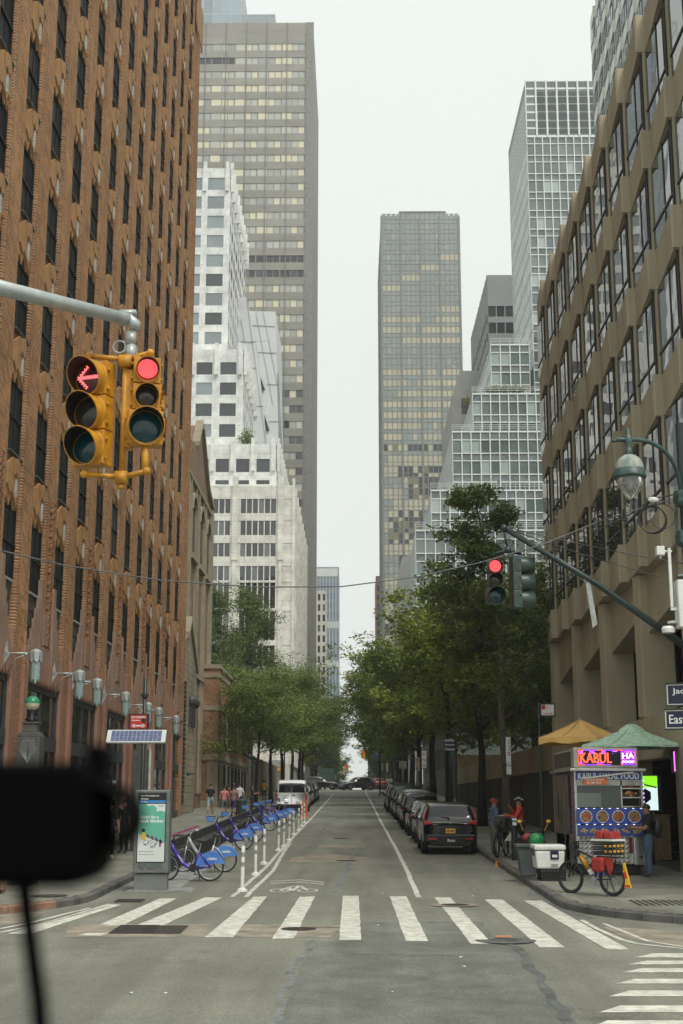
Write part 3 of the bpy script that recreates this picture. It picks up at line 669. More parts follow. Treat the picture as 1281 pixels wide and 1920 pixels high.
for s_ in range(-1, 7):
    y0 = BY0 + BAY*(2*s_+1) ; y1 = y0 + BAY + 1.3       # a shop window spans two bays
    if y0 > YEND-2: break
    ye = min(y1, YEND-.5); m_ = (y0+ye)/2
    if y0 < 28.7: y0 = 28.9
    for yb in (y0, y0+BAY):
        if yb > 28.9-1e-3 and yb+1.3 < YEND: part('dark_panel', pnm, bt, loc=(-10.115, yb, 0))
    part('terracotta_flame', fmu, bt, loc=(-10.04, y0-.0, 0)); part('terracotta_flame', fmd, bt, loc=(-10.04, ye, 0))
    b = MB(); 
    b.box(0, .09, m_-.8-y0+.0, m_+.8-y0, 6.75, 7.6); b.box(0, .12, m_-.45-y0, m_+.45-y0, 7.6, 8.6)
    b.box(0, .07, 0, ye-y0, 6.7, 7.3)
    b.obj('terracotta_panel', TERRA_G, bt, loc=(-10.03, y0, 0))
    # colonnette of small zigzag bricks
    cz = MB()
    for j in range(24): cz.prism([(0, 0), (.11, .0), (.16, .16), (0, .16)], lambda u, v, a: (u, a, v+7.6+j*.2), -.09 + .05*(j % 2), .04+.05*(j % 2))
    cz.obj('zigzag_colonnette', BRK_FLAT, bt, loc=(-9.99, m_, 0))
    # toothed valance
    tv = MB(); nT = 14; ww = ye-y0
    for j in range(nT):
        a = ww*j/nT; c = ww*(j+1)/nT; dd = 6.45
        tv.prism([(a, 7.0), (c, 7.0), (c, dd), ((a+c)/2, dd-.18), (a, dd)], lambda u, v, a_: (a_, u, v), 0, .07)
    tv.obj('toothed_valance', TERRA, bt, loc=(-9.98, y0, 0))
    z0 = zg(y0)
    sf = MB()
    for (a, c) in ((0, .1), (ww*.5-.05, ww*.5+.05), (ww-.1, ww)): sf.box(0, .1, a, c, z0+.5, 6.6)
    sf.box(0, .12, 0, ww, 4.3, 4.75); sf.box(0, .12, 0, ww, z0+.1, z0+.6); sf.box(0, .1, 0, ww, 6.1, 6.7)
    so_ = sf.obj('shop_window', LEAD, bt, loc=(-10.115, y0, 0)); 
    MB().box(.005, .035, .1, ww/2-.05, z0+.6, 4.3).obj('pane', SHOPG, so_); MB().box(0, .03, ww/2+.05, ww-.1, z0+.6, 4.3).obj('pane', SHOPG, so_)
    MB().box(0, .03, .1, ww/2-.05, 4.75, 6.1).obj('pane', SHOPG, so_); MB().box(0, .03, ww/2+.05, ww-.1, 4.75, 6.1).obj('pane', SHOPG, so_)
    for (yy, wd_) in ((y0-.5, .5), (ye, .5)):
        b = MB(); b.box(-.25, .03, 0, wd_, -1.0, 5.9); b.box(-.2, .0, .06, wd_-.06, 5.9, 6.5); b.box(-.2, -.03, .14, wd_-.14, 6.5, 6.9)
        b.obj('terracotta_pilaster', TERRA, bt, loc=(-9.93, yy, zg(yy)), bevel=.03)
# brick infill of the ground floor between pilasters
b = MB(); b.box(-10.2, -10.03, 28.6, YEND, .2, 3.0); b.box(-10.2, -10.02, 28.6, YEND, 6.95, 7.1)
for s_ in range(0, 8):
    yy = BY0 + BAY*(2*s_) + 1.35 - BAY*0
    yy = BY0 + BAY*(2*s_-1) + BAY + 1.3
    b.box(-10.2, -10.01, yy+.4, yy+1.7, .2, 9.0)
for s_ in range(0, 8):
    yy = BY0 + BAY*(2*s_) + 1.3
    if yy+1.6 < YEND: MB().box(-10.2, -10.01, yy+.45, yy+1.58, zg(yy)-.3, 9.05).obj('brick_pier_base', BRK_FLAT, bt)
MB().box(-10.3, -9.97, 28.6, YEND, -.3, 1.0).obj('plinth', mat('dark_granite', (.09, .08, .07), .5), bt)
# corner blocks that rise above the roofline, the stepped crown at the far end
for (y0, y1, zt) in ((YEND-9.4, YEND-5.6, 60.5), (YEND-5.6, YEND-2.2, 58.2), (YEND-2.2, YEND, 54.2)):
    MB().box(-20, -9.93, y0, y1, BZ+BH*NF-.6, zt).obj('parapet', BRK_FLAT, bt)
    c_ = MB()
    for j in range(3): c_.prism([(0, 0), (.5, -.5), (1.0, 0), (1.0, 2.2), (.5, 2.8), (0, 2.2)], lambda u, v, a: (a, y0+.1+j*1.15+u, zt-3.2+v), -9.93, -9.86)
    c_.obj('gold_crest', GOLD, bt)
MB().box(-10.16, -9.96, YEND-.9, YEND, 1.4, 54.2).obj('end_pier', BRK_PIER, bt)
for j in range(3): part('round_brick_column', rmesh, bt, loc=(-9.98, YEND-.8+.32*j, 7.2)).scale = (.7, .7, .93)

# ---------------------------------------------------------------- church-like stone and brick hall
ch = thing('stone_hall', 'tan stone and brick hall with a gabled top and arched niches beyond the brick tower', 'building', (0, 0, 0))
Y0c, Y1c = YEND, 101.0
b = MB()
prof = [(Y0c, 1.5), (Y1c, 1.5), (Y1c, 24.6), (Y1c-3.4, 25.4), (93.2, 29.0), (92.0, 29.0), (90.2, 27.0), (Y0c, 25.6)]
b.prism(prof, lambda u, v, a: (a, u, v), -18, -11, 0); b.obj('wall', BRK_CHURCH, ch)
b = MB()
for yy in (82, 86.2, 87.4, 90.4, 92, 95, 96.4, 99.4): b.box(-11.0, -10.86, yy, yy+.35, 3, 24.2 if yy > 86 else 23)
b.box(-11, -10.8, Y1c-.8, Y1c+.02, 1.6, 24.6); b.box(-11, -10.82, Y0c, Y1c, 24.0, 24.3); b.box(-11, -10.82, Y0c, Y1c, 11.0, 11.5)
def slope_bar(y0, z0, y1, z1, t=.35, x0=-11.3, x1=-10.75):
    b.prism([(y0, z0), (y1, z1), (y1, z1+t), (y0, z0+t)], lambda u, v, a: (a, u, v), x0, x1)
slope_bar(90.2, 27.0, 92.2, 29.1); slope_bar(93.0, 29.0, Y1c-3.4, 25.4); slope_bar(Y1c-3.4, 25.4, Y1c, 24.6)
b.obj('stone_trim', STONE, ch, bevel=.02)
for (ya, yb) in ((88.0, 90.3), (92.5, 94.9), (96.9, 99.2)):
    f_ = MB(); f_.box(-11, -10.84, ya-.2, ya, 18.9, 23); f_.box(-11, -10.84, yb, yb+.2, 18.9, 23); f_.box(-11, -10.7, ya-.4, yb+.4, 18.6, 18.95)
    n_ = 8
    for j in range(n_):
        a0, a1 = math.pi*j/n_, math.pi*(j+1)/n_; c_ = (ya+yb)/2; r_ = (yb-ya)/2
        f_.prism([(c_+r_*math.cos(a0), 22+r_*math.sin(a0)*.9), (c_+r_*math.cos(a1), 22+r_*math.sin(a1)*.9), (c_+(r_+.25)*math.cos(a1), 22+(r_+.35)*math.sin(a1)*.9), (c_+(r_+.25)*math.cos(a0), 22+(r_+.35)*math.sin(a0)*.9)], lambda u, v, a: (a, u, v), -11, -10.78)
    fr_ = f_.obj('arched_window', STONE, ch)
    MB().box(-11, -10.97, ya, yb, 19, 22.8).obj('pane', GLASS_DK, fr_)
p_ = MB(); p_.prism([(Y0c, 1.4), (86.2, 1.4), (86.2, 10.8), (83.4, 12.4), (82.2, 13.6), (81.0, 12.6), (Y0c, 11.0)], lambda u, v, a: (a, u, v), -11, -10.15)
p_.obj('buttress', brick_mat('stone_blocks', (.34, .30, .21), (.27, .235, .16), (.16, .14, .1), bw=.8, bh=.4, axes='SUM', msize=.02), ch)
c_ = MB(); c_.prism([(81.0, 12.4), (82.2, 13.5), (82.2, 13.9), (81.0, 12.8)], lambda u, v, a: (a, u, v), -11, -10.0); c_.prism([(82.2, 13.5), (86.3, 10.7), (86.3, 11.1), (82.2, 13.9)], lambda u, v, a: (a, u, v), -11, -10.0); c_.obj('coping', STONE, ch)
lv = MB()
for j in range(26): lv.box(-10.16, -10.08, 80.0, 80.9, 2.6+j*.28, 2.72+j*.28)
lv.obj('louvre', BLACK, ch)
for j in range(3):
    q = MB(); q.box(-10.16, -10.02, 82.6+j*1.0, 83.1+j*1.0, 7.2, 8.6); q.ball((-10.05, 82.85+j, 8.7), .35, 8); q.obj('carved_corbel', LEAD, ch)
# ---------------------------------------------------------------- low brick hall
lb = thing('low_brick_hall', 'low orange brick hall with stone bands and iron window grilles by the pavement', 'building', (0, 0, 0))
LX, LY0, LY1 = -9.78, 97.2, 124.5
MB().box(-20, LX, LY0, LY1, 1.4, 12.1).obj('wall', BRK_LOW, lb)
b = MB()
for (z0, z1, pr_) in ((12.1, 12.4, .1), (11.45, 11.75, .06), (9.1, 9.45, .05), (5.55, 5.95, .12), (1.6, 2.7, .06)):
    b.box(-20, LX+pr_, LY0-pr_, LY1+.01, z0, z1)
b.box(LX-.75, LX+.05, LY0-.05, LY0+.8, 2.7, 5.55); b.box(-14, -11.5, LY0-.05, LY0, 2.7, 5.55) if False else None
b.box(LX, LX+.05, LY0, LY1, 2.7, 5.55)
b.obj('stone_band', STONE, lb)
for j in range(7):
    y0 = 101 + j*3.2
    g_ = MB(); g_.box(LX+.05, LX+.12, y0, y0+1.5, 3.3, 3.36); g_.box(LX+.05, LX+.12, y0, y0+1.5, 5.1, 5.16)
    for i in range(6): g_.box(LX+.06, LX+.1, y0+.28*i, y0+.28*i+.05, 3.3, 5.3)
    wf = g_.obj('iron_grille', BLACK, lb); MB().box(LX+.051, LX+.055, y0, y0+1.5, 3.3, 5.1).obj('pane', GLASS_DK, wf)
    a_ = MB(); a_.box(LX, LX+.04, y0, y0+1.3, 6.6, 8.6); ar = a_.obj('arched_window', STONE, lb)
    q = MB(); q.prism([(y0+.15, 6.7), (y0+1.15, 6.7), (y0+1.15, 8.9), (y0+.65, 9.9), (y0+.15, 8.9)], lambda u, v, a: (a, u, v), LX+.0, LX+.05); q.obj('pane', GLASS_DK, ar)
sk = MB(); sk.box(-13.6, -11.2, 99, 103, 12.4, 12.9); sk.prism([(-13.6, 12.9), (-11.2, 12.9), (-12.0, 13.7), (-12.8, 13.7)], lambda u, v, a: (u, a, v), 99, 103); sk.obj('skylight', glass_mat('pale_glass', (.3, .36, .37), (.35, .4, .4), wav=0), lb)
cw = thing('concrete_wall', 'plain tan concrete garden wall beyond the low brick hall', 'wall', (0, 0, 0))
MB().box(-10.5, -10.05, 124.6, 178, 2.2, 7.0).obj('wall', mat('tan_concrete', (.26, .23, .17), .85, var=.2, scale=.7, bump=.2), cw)
b = MB(); [b.box(-10.55, -9.98, 124.6+6*j, 124.9+6*j, 2.2, 7.1) for j in range(9)]; b.obj('joint_pier', STONE, cw)

# ---------------------------------------------------------------- sawtooth concrete building, right
PREC = mat('tan_precast', (.46, .41, .29), .88, rgb2=(.33, .29, .205), scale=.7, stretch=(1, 1, .35), bump=.35, bscale=60)
PREC_SOF = PREC
SAWG = glass_mat('reflecting_glass', (.03, .035, .034), (.05, .055, .055), rough=.02, ior=2.8, wav=.035, wscale=.45)
tb = thing('precast_building', 'brown concrete office building with sawtooth bays on the right', 'building', (0, 0, 0))
TY0, TY1, TB = 29.3, 58.3, 2.9
MB().box(9.15, 34, 28.6, TY1-.05, 9.2, 25.2).obj('core_wall', mat('dark_core', (.05, .048, .04), .8), tb)
def sawtooth(parent, X, n, yfar, zbs, hs, bay=2.9, win=True, jog=.27, glass=SAWG, conc=PREC, scale=1.):
    sp_ = MB()
    # plan of one bay, far end at y=0, near end at y=-bay (towards the camera)
    fl = [(0, 0), (-jog*.0, 0)]
    plan = [(.62, 0), (0, 0), (-jog+.06, -bay+.10), (-jog+.0, -bay+.05), (-jog+.05, -bay), (.62, -bay)]
    sp_.prism(plan, lambda u, v, a: (u, v, a), 0, hs)
    spm = sp_.mesh('spandrel_panel', conc)
    zw = zbs[1]-zbs[0]-hs if len(zbs) > 1 else 2.2
    pm_ = MB().lathe([(.042, 0), (.042, zw)], (-.10, -bay+.22, 0), 10).box(-.08, .5, -bay, -bay+.14, 0, zw, 1)
    pmm = pm_.mesh('window_post', [BLACK, conc], smooth=False)
    gm = MB().box(-.03, .07, -bay+.14, 0, 0, zw, 0); gmm = gm.mesh('window', glass)
    rl = MB().box(-.06, -.03, -bay+.14, 0, .55, .62).box(-.055, -.03, -bay*.5-.015, -bay*.5+.015, 0, zw).box(-.045, -.03, -bay*.75-.012, -bay*.75+.012, .6, zw)
    rlm = rl.mesh('window_rail', BLACK)
    for k, z in enumerate(zbs):
        for i in range(n):
            y = yfar - bay*i
            part('spandrel_panel', spm, parent, loc=(X, y, z))
            if win and k < len(zbs)-1:
                part('window_post', pmm, parent, loc=(X, y, z+hs))
                q = part('window', gmm, parent, loc=(X, y, z+hs)); part('window_rail', rlm, q)
sawtooth(tb, 8.5, 10, TY1, [9.35+3.66*k for k in range(5)], 1.18)
# colonnade
b = MB(); b.box(8.9, 34, 28.9, TY1-.05, 8.1, 9.36)
for i in range(5):   # sloping soffits
    pass
b.obj('transfer_beam', PREC, tb)
colm = MB(); colm.prism([(-.15, 0), (.1, -.95), (1.0, -1.05), (1.0, 0)], lambda u, v, a: (u, v, a), 0, 1); 
for i in range(6):
    y = TY1 - .1 - 5.8*i
    q = MB(); q.prism([(8.62, y), (8.42, y-.9), (8.5, y-1.35), (9.5, y-1.35), (9.5, y)], lambda u, v, a: (u, v, a), 5.1, 9.34)
    q.obj('column', PREC, tb, bevel=.05)
    if i < 5:
        q = MB(); q.prism([(y-1.35, 9.34), (y-5.8, 9.34), (y-5.8, 8.2), (y-1.35, 7.6)], lambda u, v, a: (a, u, v), 8.75, 9.4); q.obj('sloping_lintel', PREC, tb)
        q = MB(); 
        for j in range(5): q.box(10.4, 10.5, y-1.5-j*.9, y-1.42-j*.9, 5.1, 8.2)
        q.obj('mullion', BLACK, tb)
MB().box(10.5, 30, 28.9, TY1-.3, 1, 8.2).obj('dark_lobby_glass', GLASS_DK, tb)
b = MB(); b.box(8.5, 9.1, 41.5, TY1, .4, 5.1); b.box(8.5, 9.1, 28.9, 36.0, .4, 5.1); b.box(8.5, 9.1, 36, 41.5, 3.9, 5.1); b.obj('base_wall', PREC, tb)
# garden wall running on along the pavement
gw = thing('plaza_wall', 'long dark ribbed retaining wall with a tan concrete parapet on the right pavement', 'wall', (0, 0, 0))
RIB = mat('dark_ribbed_concrete', (.085, .07, .05), .9, var=.25, scale=1.2, stretch=(1, 8, .3), bump=.3)
MB().box(8.62, 9.2, TY1, 112, 1, 4.0).obj('ribbed_wall', RIB, gw)
rb = MB()
for j in range(256): 
    y = TY1+.1+j*.21
    if j % 26 not in (0, 1): rb.box(8.55, 8.62, y, y+.11, zg(y), 4.0)
stuff(rb.obj('wall_rib', RIB, gw))
for j in range(9): MB().box(8.5, 9.25, TY1+.02+6*j, TY1+5.98+6*j, 4.0, 5.2).obj('parapet_panel', mat('parapet_concrete', (.33, .26, .16), .85, var=.1, scale=.8) if j == 0 else bpy.data.materials['parapet_concrete'], gw, bevel=.02)
WSTONE = mat('white_stone', (.70, .71, .66), .55, var=.06, scale=.15, rgb2=(.60, .61, .56))
BLUEG = glass_mat('blue_grey_glass', (.20, .26, .27), (.07, .085, .09), rough=.03, ior=2.4, wav=.12, wscale=.25, coh=.12)
# set-back tower of the same office building
tw = thing('precast_tower', 'pale concrete tower with sawtooth bays rising behind the brown office building', 'building', (0, 0, 0))
TX, TYF = 24.9, 126
MB().box(TX+.65, 50, 78, TYF, 2, 112).obj('core_wall', bpy.data.materials['dark_core'], tw)
sawtooth(tw, TX, 15, TYF, [52.2+3.62*k for k in range(9)], 1.3, bay=2.95, glass=BLUEG, conc=WSTONE)
b = MB()
for k in range(8):
    b.box(TX-.1, TX+.6, 80, TYF, 85.2+3.62*k-.0, 86.7+3.62*k)
b.box(TX, TX+.6, 80, TYF, 2, 52); b.obj('upper_band', WSTONE, tw)

# ---------------------------------------------------------------- far buildings, left
CREAM = mat('cream_stone', (.66, .64, .55), .7, var=.08, scale=.2)
DKG = glass_mat('dark_office_glass', (.012, .014, .015), (.04, .045, .045), blind=(.12, .13, .12), bfrac=.12, ior=1.8, wav=.08, wscale=.3)
sb = thing('stepped_white_building', 'white stone office block stepping down in four tiers on the left', 'building', (0, 0, 0))
wb = MB(); pn_ = Panes(sb, [BLUEG, DKG]); fins = []
def tier(Y, px_r, py_t, py_b, Yb, xl=-34, rows=None, style='sq', finspan=2):
    xr = at(px_r, (py_t+py_b)/2, Y).x; zt = at(px_r, py_t, Y).z; zb = at(px_r, py_b, Y).z
    wb.box(xl, xr-.3, Y+.3, Yb, zb-2, zt-.15, 1)
    return xr, zt, zb
WALLS = [brick_mat('white_stone_panels', (.76, .77, .73), (.72, .73, .69), (.55, .56, .53), bw=1.9, bh=1.8, axes='SUM', msize=.03, rough=.5, bump=.2), brick_mat('cream_stone_panels', (.76, .745, .67), (.71, .695, .62), (.54, .52, .46), bw=1.6, bh=1.5, axes='SUM', msize=.03, rough=.6, bump=.2)]
def front_tier(Y, px_r, py_t, py_b, Yend, bayw, winw, rows_px, mi, mat_i, finz, dark_right=0):
    xr, zt, zb = tier(Y, px_r, py_t, py_b, Yend)
    W = xr + 34; n = int(W/bayw); m0 = W - n*bayw
    cols = []
    for i in range(n):
        u1 = W - .55 - i*bayw - (bayw-winw)/2; cols.append((u1-winw, u1))
    cols = [c for c in cols if c[0] > .2][::-1]
    rows = [(at(px_r-40, b_, Y).z, at(px_r-40, a_, Y).z) for a_, b_ in rows_px][::-1]
    def pick(i, j):
        if mi == 'blue': return 0 if (R.random() < .93) else 1
        if mi == 'mix': return 1 if (len(cols)-1-i < dark_right) else (0 if R.random() < .75 else 1)
        return 1
    face(wb, pn_, (-34, Y+.3, 0), X_, NY_, W, zb-1, zt, cols, rows, .25, .3, mat_i, mat_i, pick)
    # street side
    L_ = Yend - Y - .3; m_ = max(1, int(L_/bayw)); sc_ = even(m_, L_, bayw-winw)
    face(wb, pn_, (xr-.3, Y+.3, 0), Y_, X_, L_, zb-1, zt, sc_, rows, .1, .14, mat_i, mat_i, lambda i, j: 1)
    # projecting fins at the parapet
    for i in range(n+1):
        u = -34 + W - .5 - i*bayw - .05
        wb.box(u-.3, u+.3, Y-.45, Y+.1, zt-finz, zt+1.0, mat_i)
    for i in range(m_+1):
        y = Y + .3 + L_*i/m_; wb.box(xr-.1, xr+.5, y-.3, y+.3, zt-finz, zt+1.0, mat_i)
    return xr, zt, zb
front_tier(217, 430, 315, 652, 252, 3.95, 2.9, [(333,356)]+[(368+36.3*i, 391+36.3*i) for i in range(8)], 'blue', 0, 4.5)
front_tier(213, 456, 655, 832, 246, 4.0, 2.7, [(679,702), (717,740), (756,780), (795,819)], 'mix', 0, 4.5, 1)
front_tier(209, 519, 833, 908, 250, 3.3, 2.15, [(860,885), (900,908)], 'dark', 0, 4.5)
# the lowest tier has ribbon groups of narrow panes
Y = 205; xr = at(549, 1000, Y).x; zt = at(549, 910, Y).z; zb = 1.5
wb.box(-34, xr-.3, Y+.3, 262, 1.5, zt-.15, 1)
W = xr+34; cols = []; u = W - 2.6
while u > 6:
    for q in range(6 if True else 0):
        pass
    g1 = u; g0 = u-5.6
    for q in range(6): cols.append((g0 + q*.95, g0 + q*.95 + .78))
    u = g0 - 1.6
cols.sort()
rows = [(at(520, b_, Y).z, at(520, a_, Y).z) for a_, b_ in ((935,962), (976,1003), (1018,1043), (1061,1088), (1092,1140), (1146,1200), (1210,1250))][::-1]
face(wb, pn_, (-34, Y+.3, 0), X_, NY_, W, 8, zt, cols, rows, .25, .18, 1, 1, lambda i, j: 1)
L_ = 262-Y-.3; sc_ = even(24, L_, 1.0)
face(wb, pn_, (xr-.3, Y+.3, 0), Y_, X_, L_, 8, zt, sc_, rows, .2, .35, 1, 1, lambda i, j: 1)
u = W-1.9
while u > 3: wb.box(-34+u-.45, -34+u+.45, Y-.35, Y+.2, zt-12, zt+1.4, 1); wb.box(-34+u-.3, -34+u+.3, Y-.2, Y+.2, 8, zt-12, 1); u -= 7.2
for i in range(9): wb.box(xr-.1, xr+.35, Y+.3+L_*i/8-.4, Y+.3+L_*i/8+.4, 8, zt+1.2, 1)
wb.box(-34, xr-.2, Y-.1, Y+.3, 3.8, 8.1, 1)
wb.obj('wall', WALLS, sb); pn_.done()
MB().box(-30, xr-1, Y-2.2, Y-.12, 7.0, 7.5).obj('orange_canopy', flat('orange_canopy_paint', (.6, .3, .05)), sb)
b = MB(); [b.box(-30+i*2.6, -30+i*2.6+2.3, Y-.16, Y-.1, 4.2, 6.8) for i in range(7)]; b.obj('shop_glass', DKG, sb)
MB().box(-12.9, -10.4, Y-1.6, Y-.2, 7.6, 8.6).obj('grey_awning', GALV, sb)

# the folded white block behind it
ab = thing('angular_white_building', 'white panelled block with slanting seams and dark diagonal slots behind the stepped block', 'building', (0, 0, 0))
Y = 240
def P3(px, py, y=Y): return at(px, py, y)
b = MB()
def poly_block(pix, y0, y1, m=0):
    f0 = [P3(px, py, y0) for px, py in pix]; n = len(f0)
    vs = f0 + [Vector((v.x, y1, v.z)) for v in f0]
    b.add(vs, [tuple(range(n))[::-1], tuple(range(n, 2*n))] + [(i, (i+1) % n, n+(i+1) % n, n+i) for i in range(n)], m)
poly_block([(438,1180),(438,560),(462,557),(480,640),(500,840),(506,1180)], 238, 262)
poly_block([(478,1180),(468,583),(517,584),(519,640),(520,720),(530,1180)], 243, 262)
b.obj('wall', mat('white_panels', (.66, .68, .67), .45, var=.05, scale=.1), ab)
sm = MB()
def bar(p, q, wpx, y, m=0, t=.12):
    a, c = P3(*p, y), P3(*q, y); d = (c-a).normalized(); nrm = Vector((-d.z, 0, d.x))*(wpx/10.)
    v = [a-nrm, c-nrm, c+nrm, a+nrm]; sm.add(v + [Vector((k_.x, y-t, k_.z)) for k_ in v], [(0,1,2,3),(4,7,6,5),(0,4,5,1),(1,5,6,2),(2,6,7,3),(3,7,4,0)], m)
for p, q in (((452,600),(470,700)), ((463,560),(500,840)), ((470,640),(500,640)), ((452,640),(475,642)), ((457,690),(480,690)), ((465,760),(500,762)), ((480,585),(512,760)), ((493,583),(520,720)), ((470,610),(516,612)), ((474,660),(518,662)), ((500,720),(528,722)), ((505,790),(530,790))):
    bar(p, q, .16, 238-.02 if p[0] < 470 or q[0] <= 500 else 243-.02)
sm.obj('panel_seam', mat('seam_grey', (.35, .37, .37), .6), ab)
sm = MB(); bar((484,702),(495,732), 2.4, 242.9, t=.3); bar((494,780),(503,808), 2.4, 242.9, t=.3); sm.obj('diagonal_slot', BLACK, ab)
sm = MB(); bar((518,700),(533,1000), 4.5, 243.2, t=.1); sm.obj('edge_glazing', BLUEG, ab)

# tall brown office slab
BRZ = mat('bronze_panel', (.31, .295, .25), .5, rgb2=(.22, .21, .18), scale=.06, stretch=(1, 1, 4))
BRV = mat('bronze_mullion', (.22, .215, .19), .4)
PALEG = glass_mat('pale_blind_glass', (.5, .5, .42), (.27, .285, .26), blind=(.66, .6, .42), bfrac=.3, rough=.08, ior=1.9, wav=.04, wscale=.3)
ts = thing('brown_office_tower', 'very tall brown office slab with rows of pale windows left of the sky gap', 'building', (0, 0, 0))
Y = 290.; xr = at(586, 600, Y).x; z1 = at(586, 42, Y).z; XL = -44.
b = MB(); pn_ = Panes(ts, [PALEG, DKG, LEAD])
b.box(XL, xr-.3, Y+.3, 338, -2, z1-.2, 1)
W = xr - XL; fh = (z1-5)/48.
cols = []; u = W-2.2; i = 0
while u > 1:
    ws = (1.35, 1.35, 2.3)[i % 3]; cols.append((u-ws, u)); u -= ws + (.16 if i % 3 != 2 else .3); i += 1
cols = cols[::-1]; zt = z1-5.6; rows = []
while zt > 12: rows.append((zt-1.75, zt)); zt -= 3.63
rows = rows[::-1]; nr = len(rows)
def pk(i, j):
    q = nr-1-j
    if q in (15,): return 2
    if q == 16: return 2 if i % 2 else 1
    if q == 1 and i < len(cols)-9 and i > len(cols)-18: return 2
    return 0 if q < 24 or R.random() < .55 else 1
face(b, pn_, (XL, Y+.3, 0), X_, NY_, W, 1, z1, cols, rows, .22, .12, 0, 1, pk)
for i in range(0, 12): b.box(xr-1.6-4.9*i*1.0, xr-1.4-4.9*i, Y-.12, Y+.1, 1, z1, 1)
b.box(xr-1.9, xr, Y-.1, Y+.4, 1, z1, 1)
L_ = 47.; sc_ = even(30, L_, .5)
face(b, pn_, (xr-.3, Y+.6, 0), Y_, X_, L_, 1, z1, sc_, rows, .08, .16, 0, 1, lambda i, j: 0)
b.obj('wall', [BRZ, BRV], ts); pn_.done()
q = MB(); q.box(at(452, 30, 300).x, at(516, 30, 300).x, 300, 320, z1-2, at(480, 27, 300).z); q.box(-25.3, -25.1, 302, 302.2, z1, z1+7.4); q.obj('penthouse', mat('grey_blue_metal', (.3, .34, .36), .5), ts)
# blue glass tower at the top left
gt = thing('blue_glass_tower', 'pale blue glass tower top showing above the brown office slab', 'building', (0, 0, 0))
Y = 345.; xr = at(452, 10, Y).x; b = MB(); pn_ = Panes(gt, [glass_mat('sky_blue_glass', (.3, .38, .42), (.24, .3, .34), ior=2.2, wav=.03), BLUEG])
b.box(-70, xr-.3, Y+.2, 380, 0, 240); 
face(b, pn_, (-70, Y+.2, 0), X_, NY_, xr+70, 0, 242, even(14, xr+70, .18), [(150+6.2*i, 156+6.2*i) for i in range(14)], .1, .14, pick=lambda i, j: 0 if i % 5 else 1)
b.obj('wall', mat('blue_frame', (.4, .45, .47), .5), gt); pn_.done()
# reddish neighbour behind left: the two far towers in the street gap
az = thing('far_logo_tower', 'hazy blue glass tower with a white rooftop logo panel far down the street', 'building', (0, 0, 0))
Y = 600.; xl, xr, z1 = -24., at(636, 1200, Y).x, at(610, 1063, Y).z
b = MB(); pn_ = Panes(az, [glass_mat('hazy_blue_glass', (.12, .18, .24), (.2, .26, .32), ior=2, wav=.05), WSTONE])
b.box(xl, xr-.2, Y+.2, 640, -4, z1-.2)
face(b, pn_, (xl, Y+.2, 0), X_, NY_, xr-xl, -4, z1, even(12, xr-xl, .5), [(4+4.4*i, 6.9+4.4*i) for i in range(22)], .12, .25, 0, 1, pick=lambda i, j: 1 if (j in (3, 6, 9, 13, 17) and i > 5) else 0)
b.obj('wall', [mat('blue_grey_metal', (.2, .25, .29), .5), mat('pale_mullion', (.45, .5, .52), .5)], az); pn_.done()
pa = MB().box(xl+1, xr-.6, Y-.2, Y+.1, at(600, 1081, Y).z, at(600, 1066, Y).z); sg = pa.obj('logo_panel', WSTONE, az)
# stone tower in front of it
st_ = thing('far_stone_tower', 'cream stone tower with small windows in front of the far blue tower', 'building', (0, 0, 0))
Y = 420.; xr = at(612, 1200, Y).x; z1 = at(600, 1108, Y).z; xl = -19.5
b = MB(); pn_ = Panes(st_, [DKG, BLUEG]); b.box(xl, xr-.3, Y+.2, 450, -4, z1-.2); b.box(xl, xr-3.4, Y+.2, 450, -4, z1+1.6)
face(b, pn_, (xl, Y+.2, 0), X_, NY_, xr-xl, -4, z1, even(7, xr-xl, .75), [(2+3.3*i, 4.1+3.3*i) for i in range(20)], .15, .3, pick=lambda i, j: 0)
b.box(xl, xr+1.5, Y-12, Y+.1, -4, 18.5); b.obj('wall', CREAM, st_); pn_.done()
b = MB().prism([(-11.8, 18.5), (-6.2, 18.5), (-7.4, 26), (-10.4, 26)], lambda u, v, a: (u, a, v), Y-12, Y-4); b.obj('mansard_roof', LEAD, st_)

# ---------------------------------------------------------------- far buildings, right
dk = thing('dark_glass_tower', 'tall dark bronze glass tower standing alone in the sky gap', 'building', (0, 0, 0))
Y = 440.; xl = at(717, 700, Y).x; xr = at(866, 700, Y).x; z1 = at(790, 405, Y).z
TANREF = glass_mat('painted_sky_reflection_glass', (.52, .45, .29), (.40, .36, .24), blind=(.50, .42, .26), bfrac=.05, rough=.03, ior=2.0, wav=.12, wscale=.12, coh=.06)  # tan of the reflected sky, painted into the base colour
GRYG = glass_mat('grey_reflecting_glass', (.24, .28, .25), (.18, .21, .185), blind=(.28, .30, .25), bfrac=.1, rough=.03, ior=2.0, wav=.12, wscale=.12, coh=.05)
DKREF = glass_mat('painted_dark_reflection_glass', (.012, .014, .014), (.045, .05, .045), blind=(.22, .17, .09), bfrac=.25, rough=.03, ior=1.6, wav=.1, wscale=.12)  # dark of a reflected building, painted into the pane colour
b = MB(); pn_ = Panes(dk, [TANREF, GRYG, DKREF]); b.box(xl, xr-.1, Y+.2, 500, -4, z1-.1, 1)
W = xr-xl; NC = 16; cols = even(NC, W, .28); rows = []; z = 6
while z < z1-2: rows.append((z+.1, z+1.35)); rows.append((z+1.5, z+3.7)); z += 3.85
tn = len(rows)
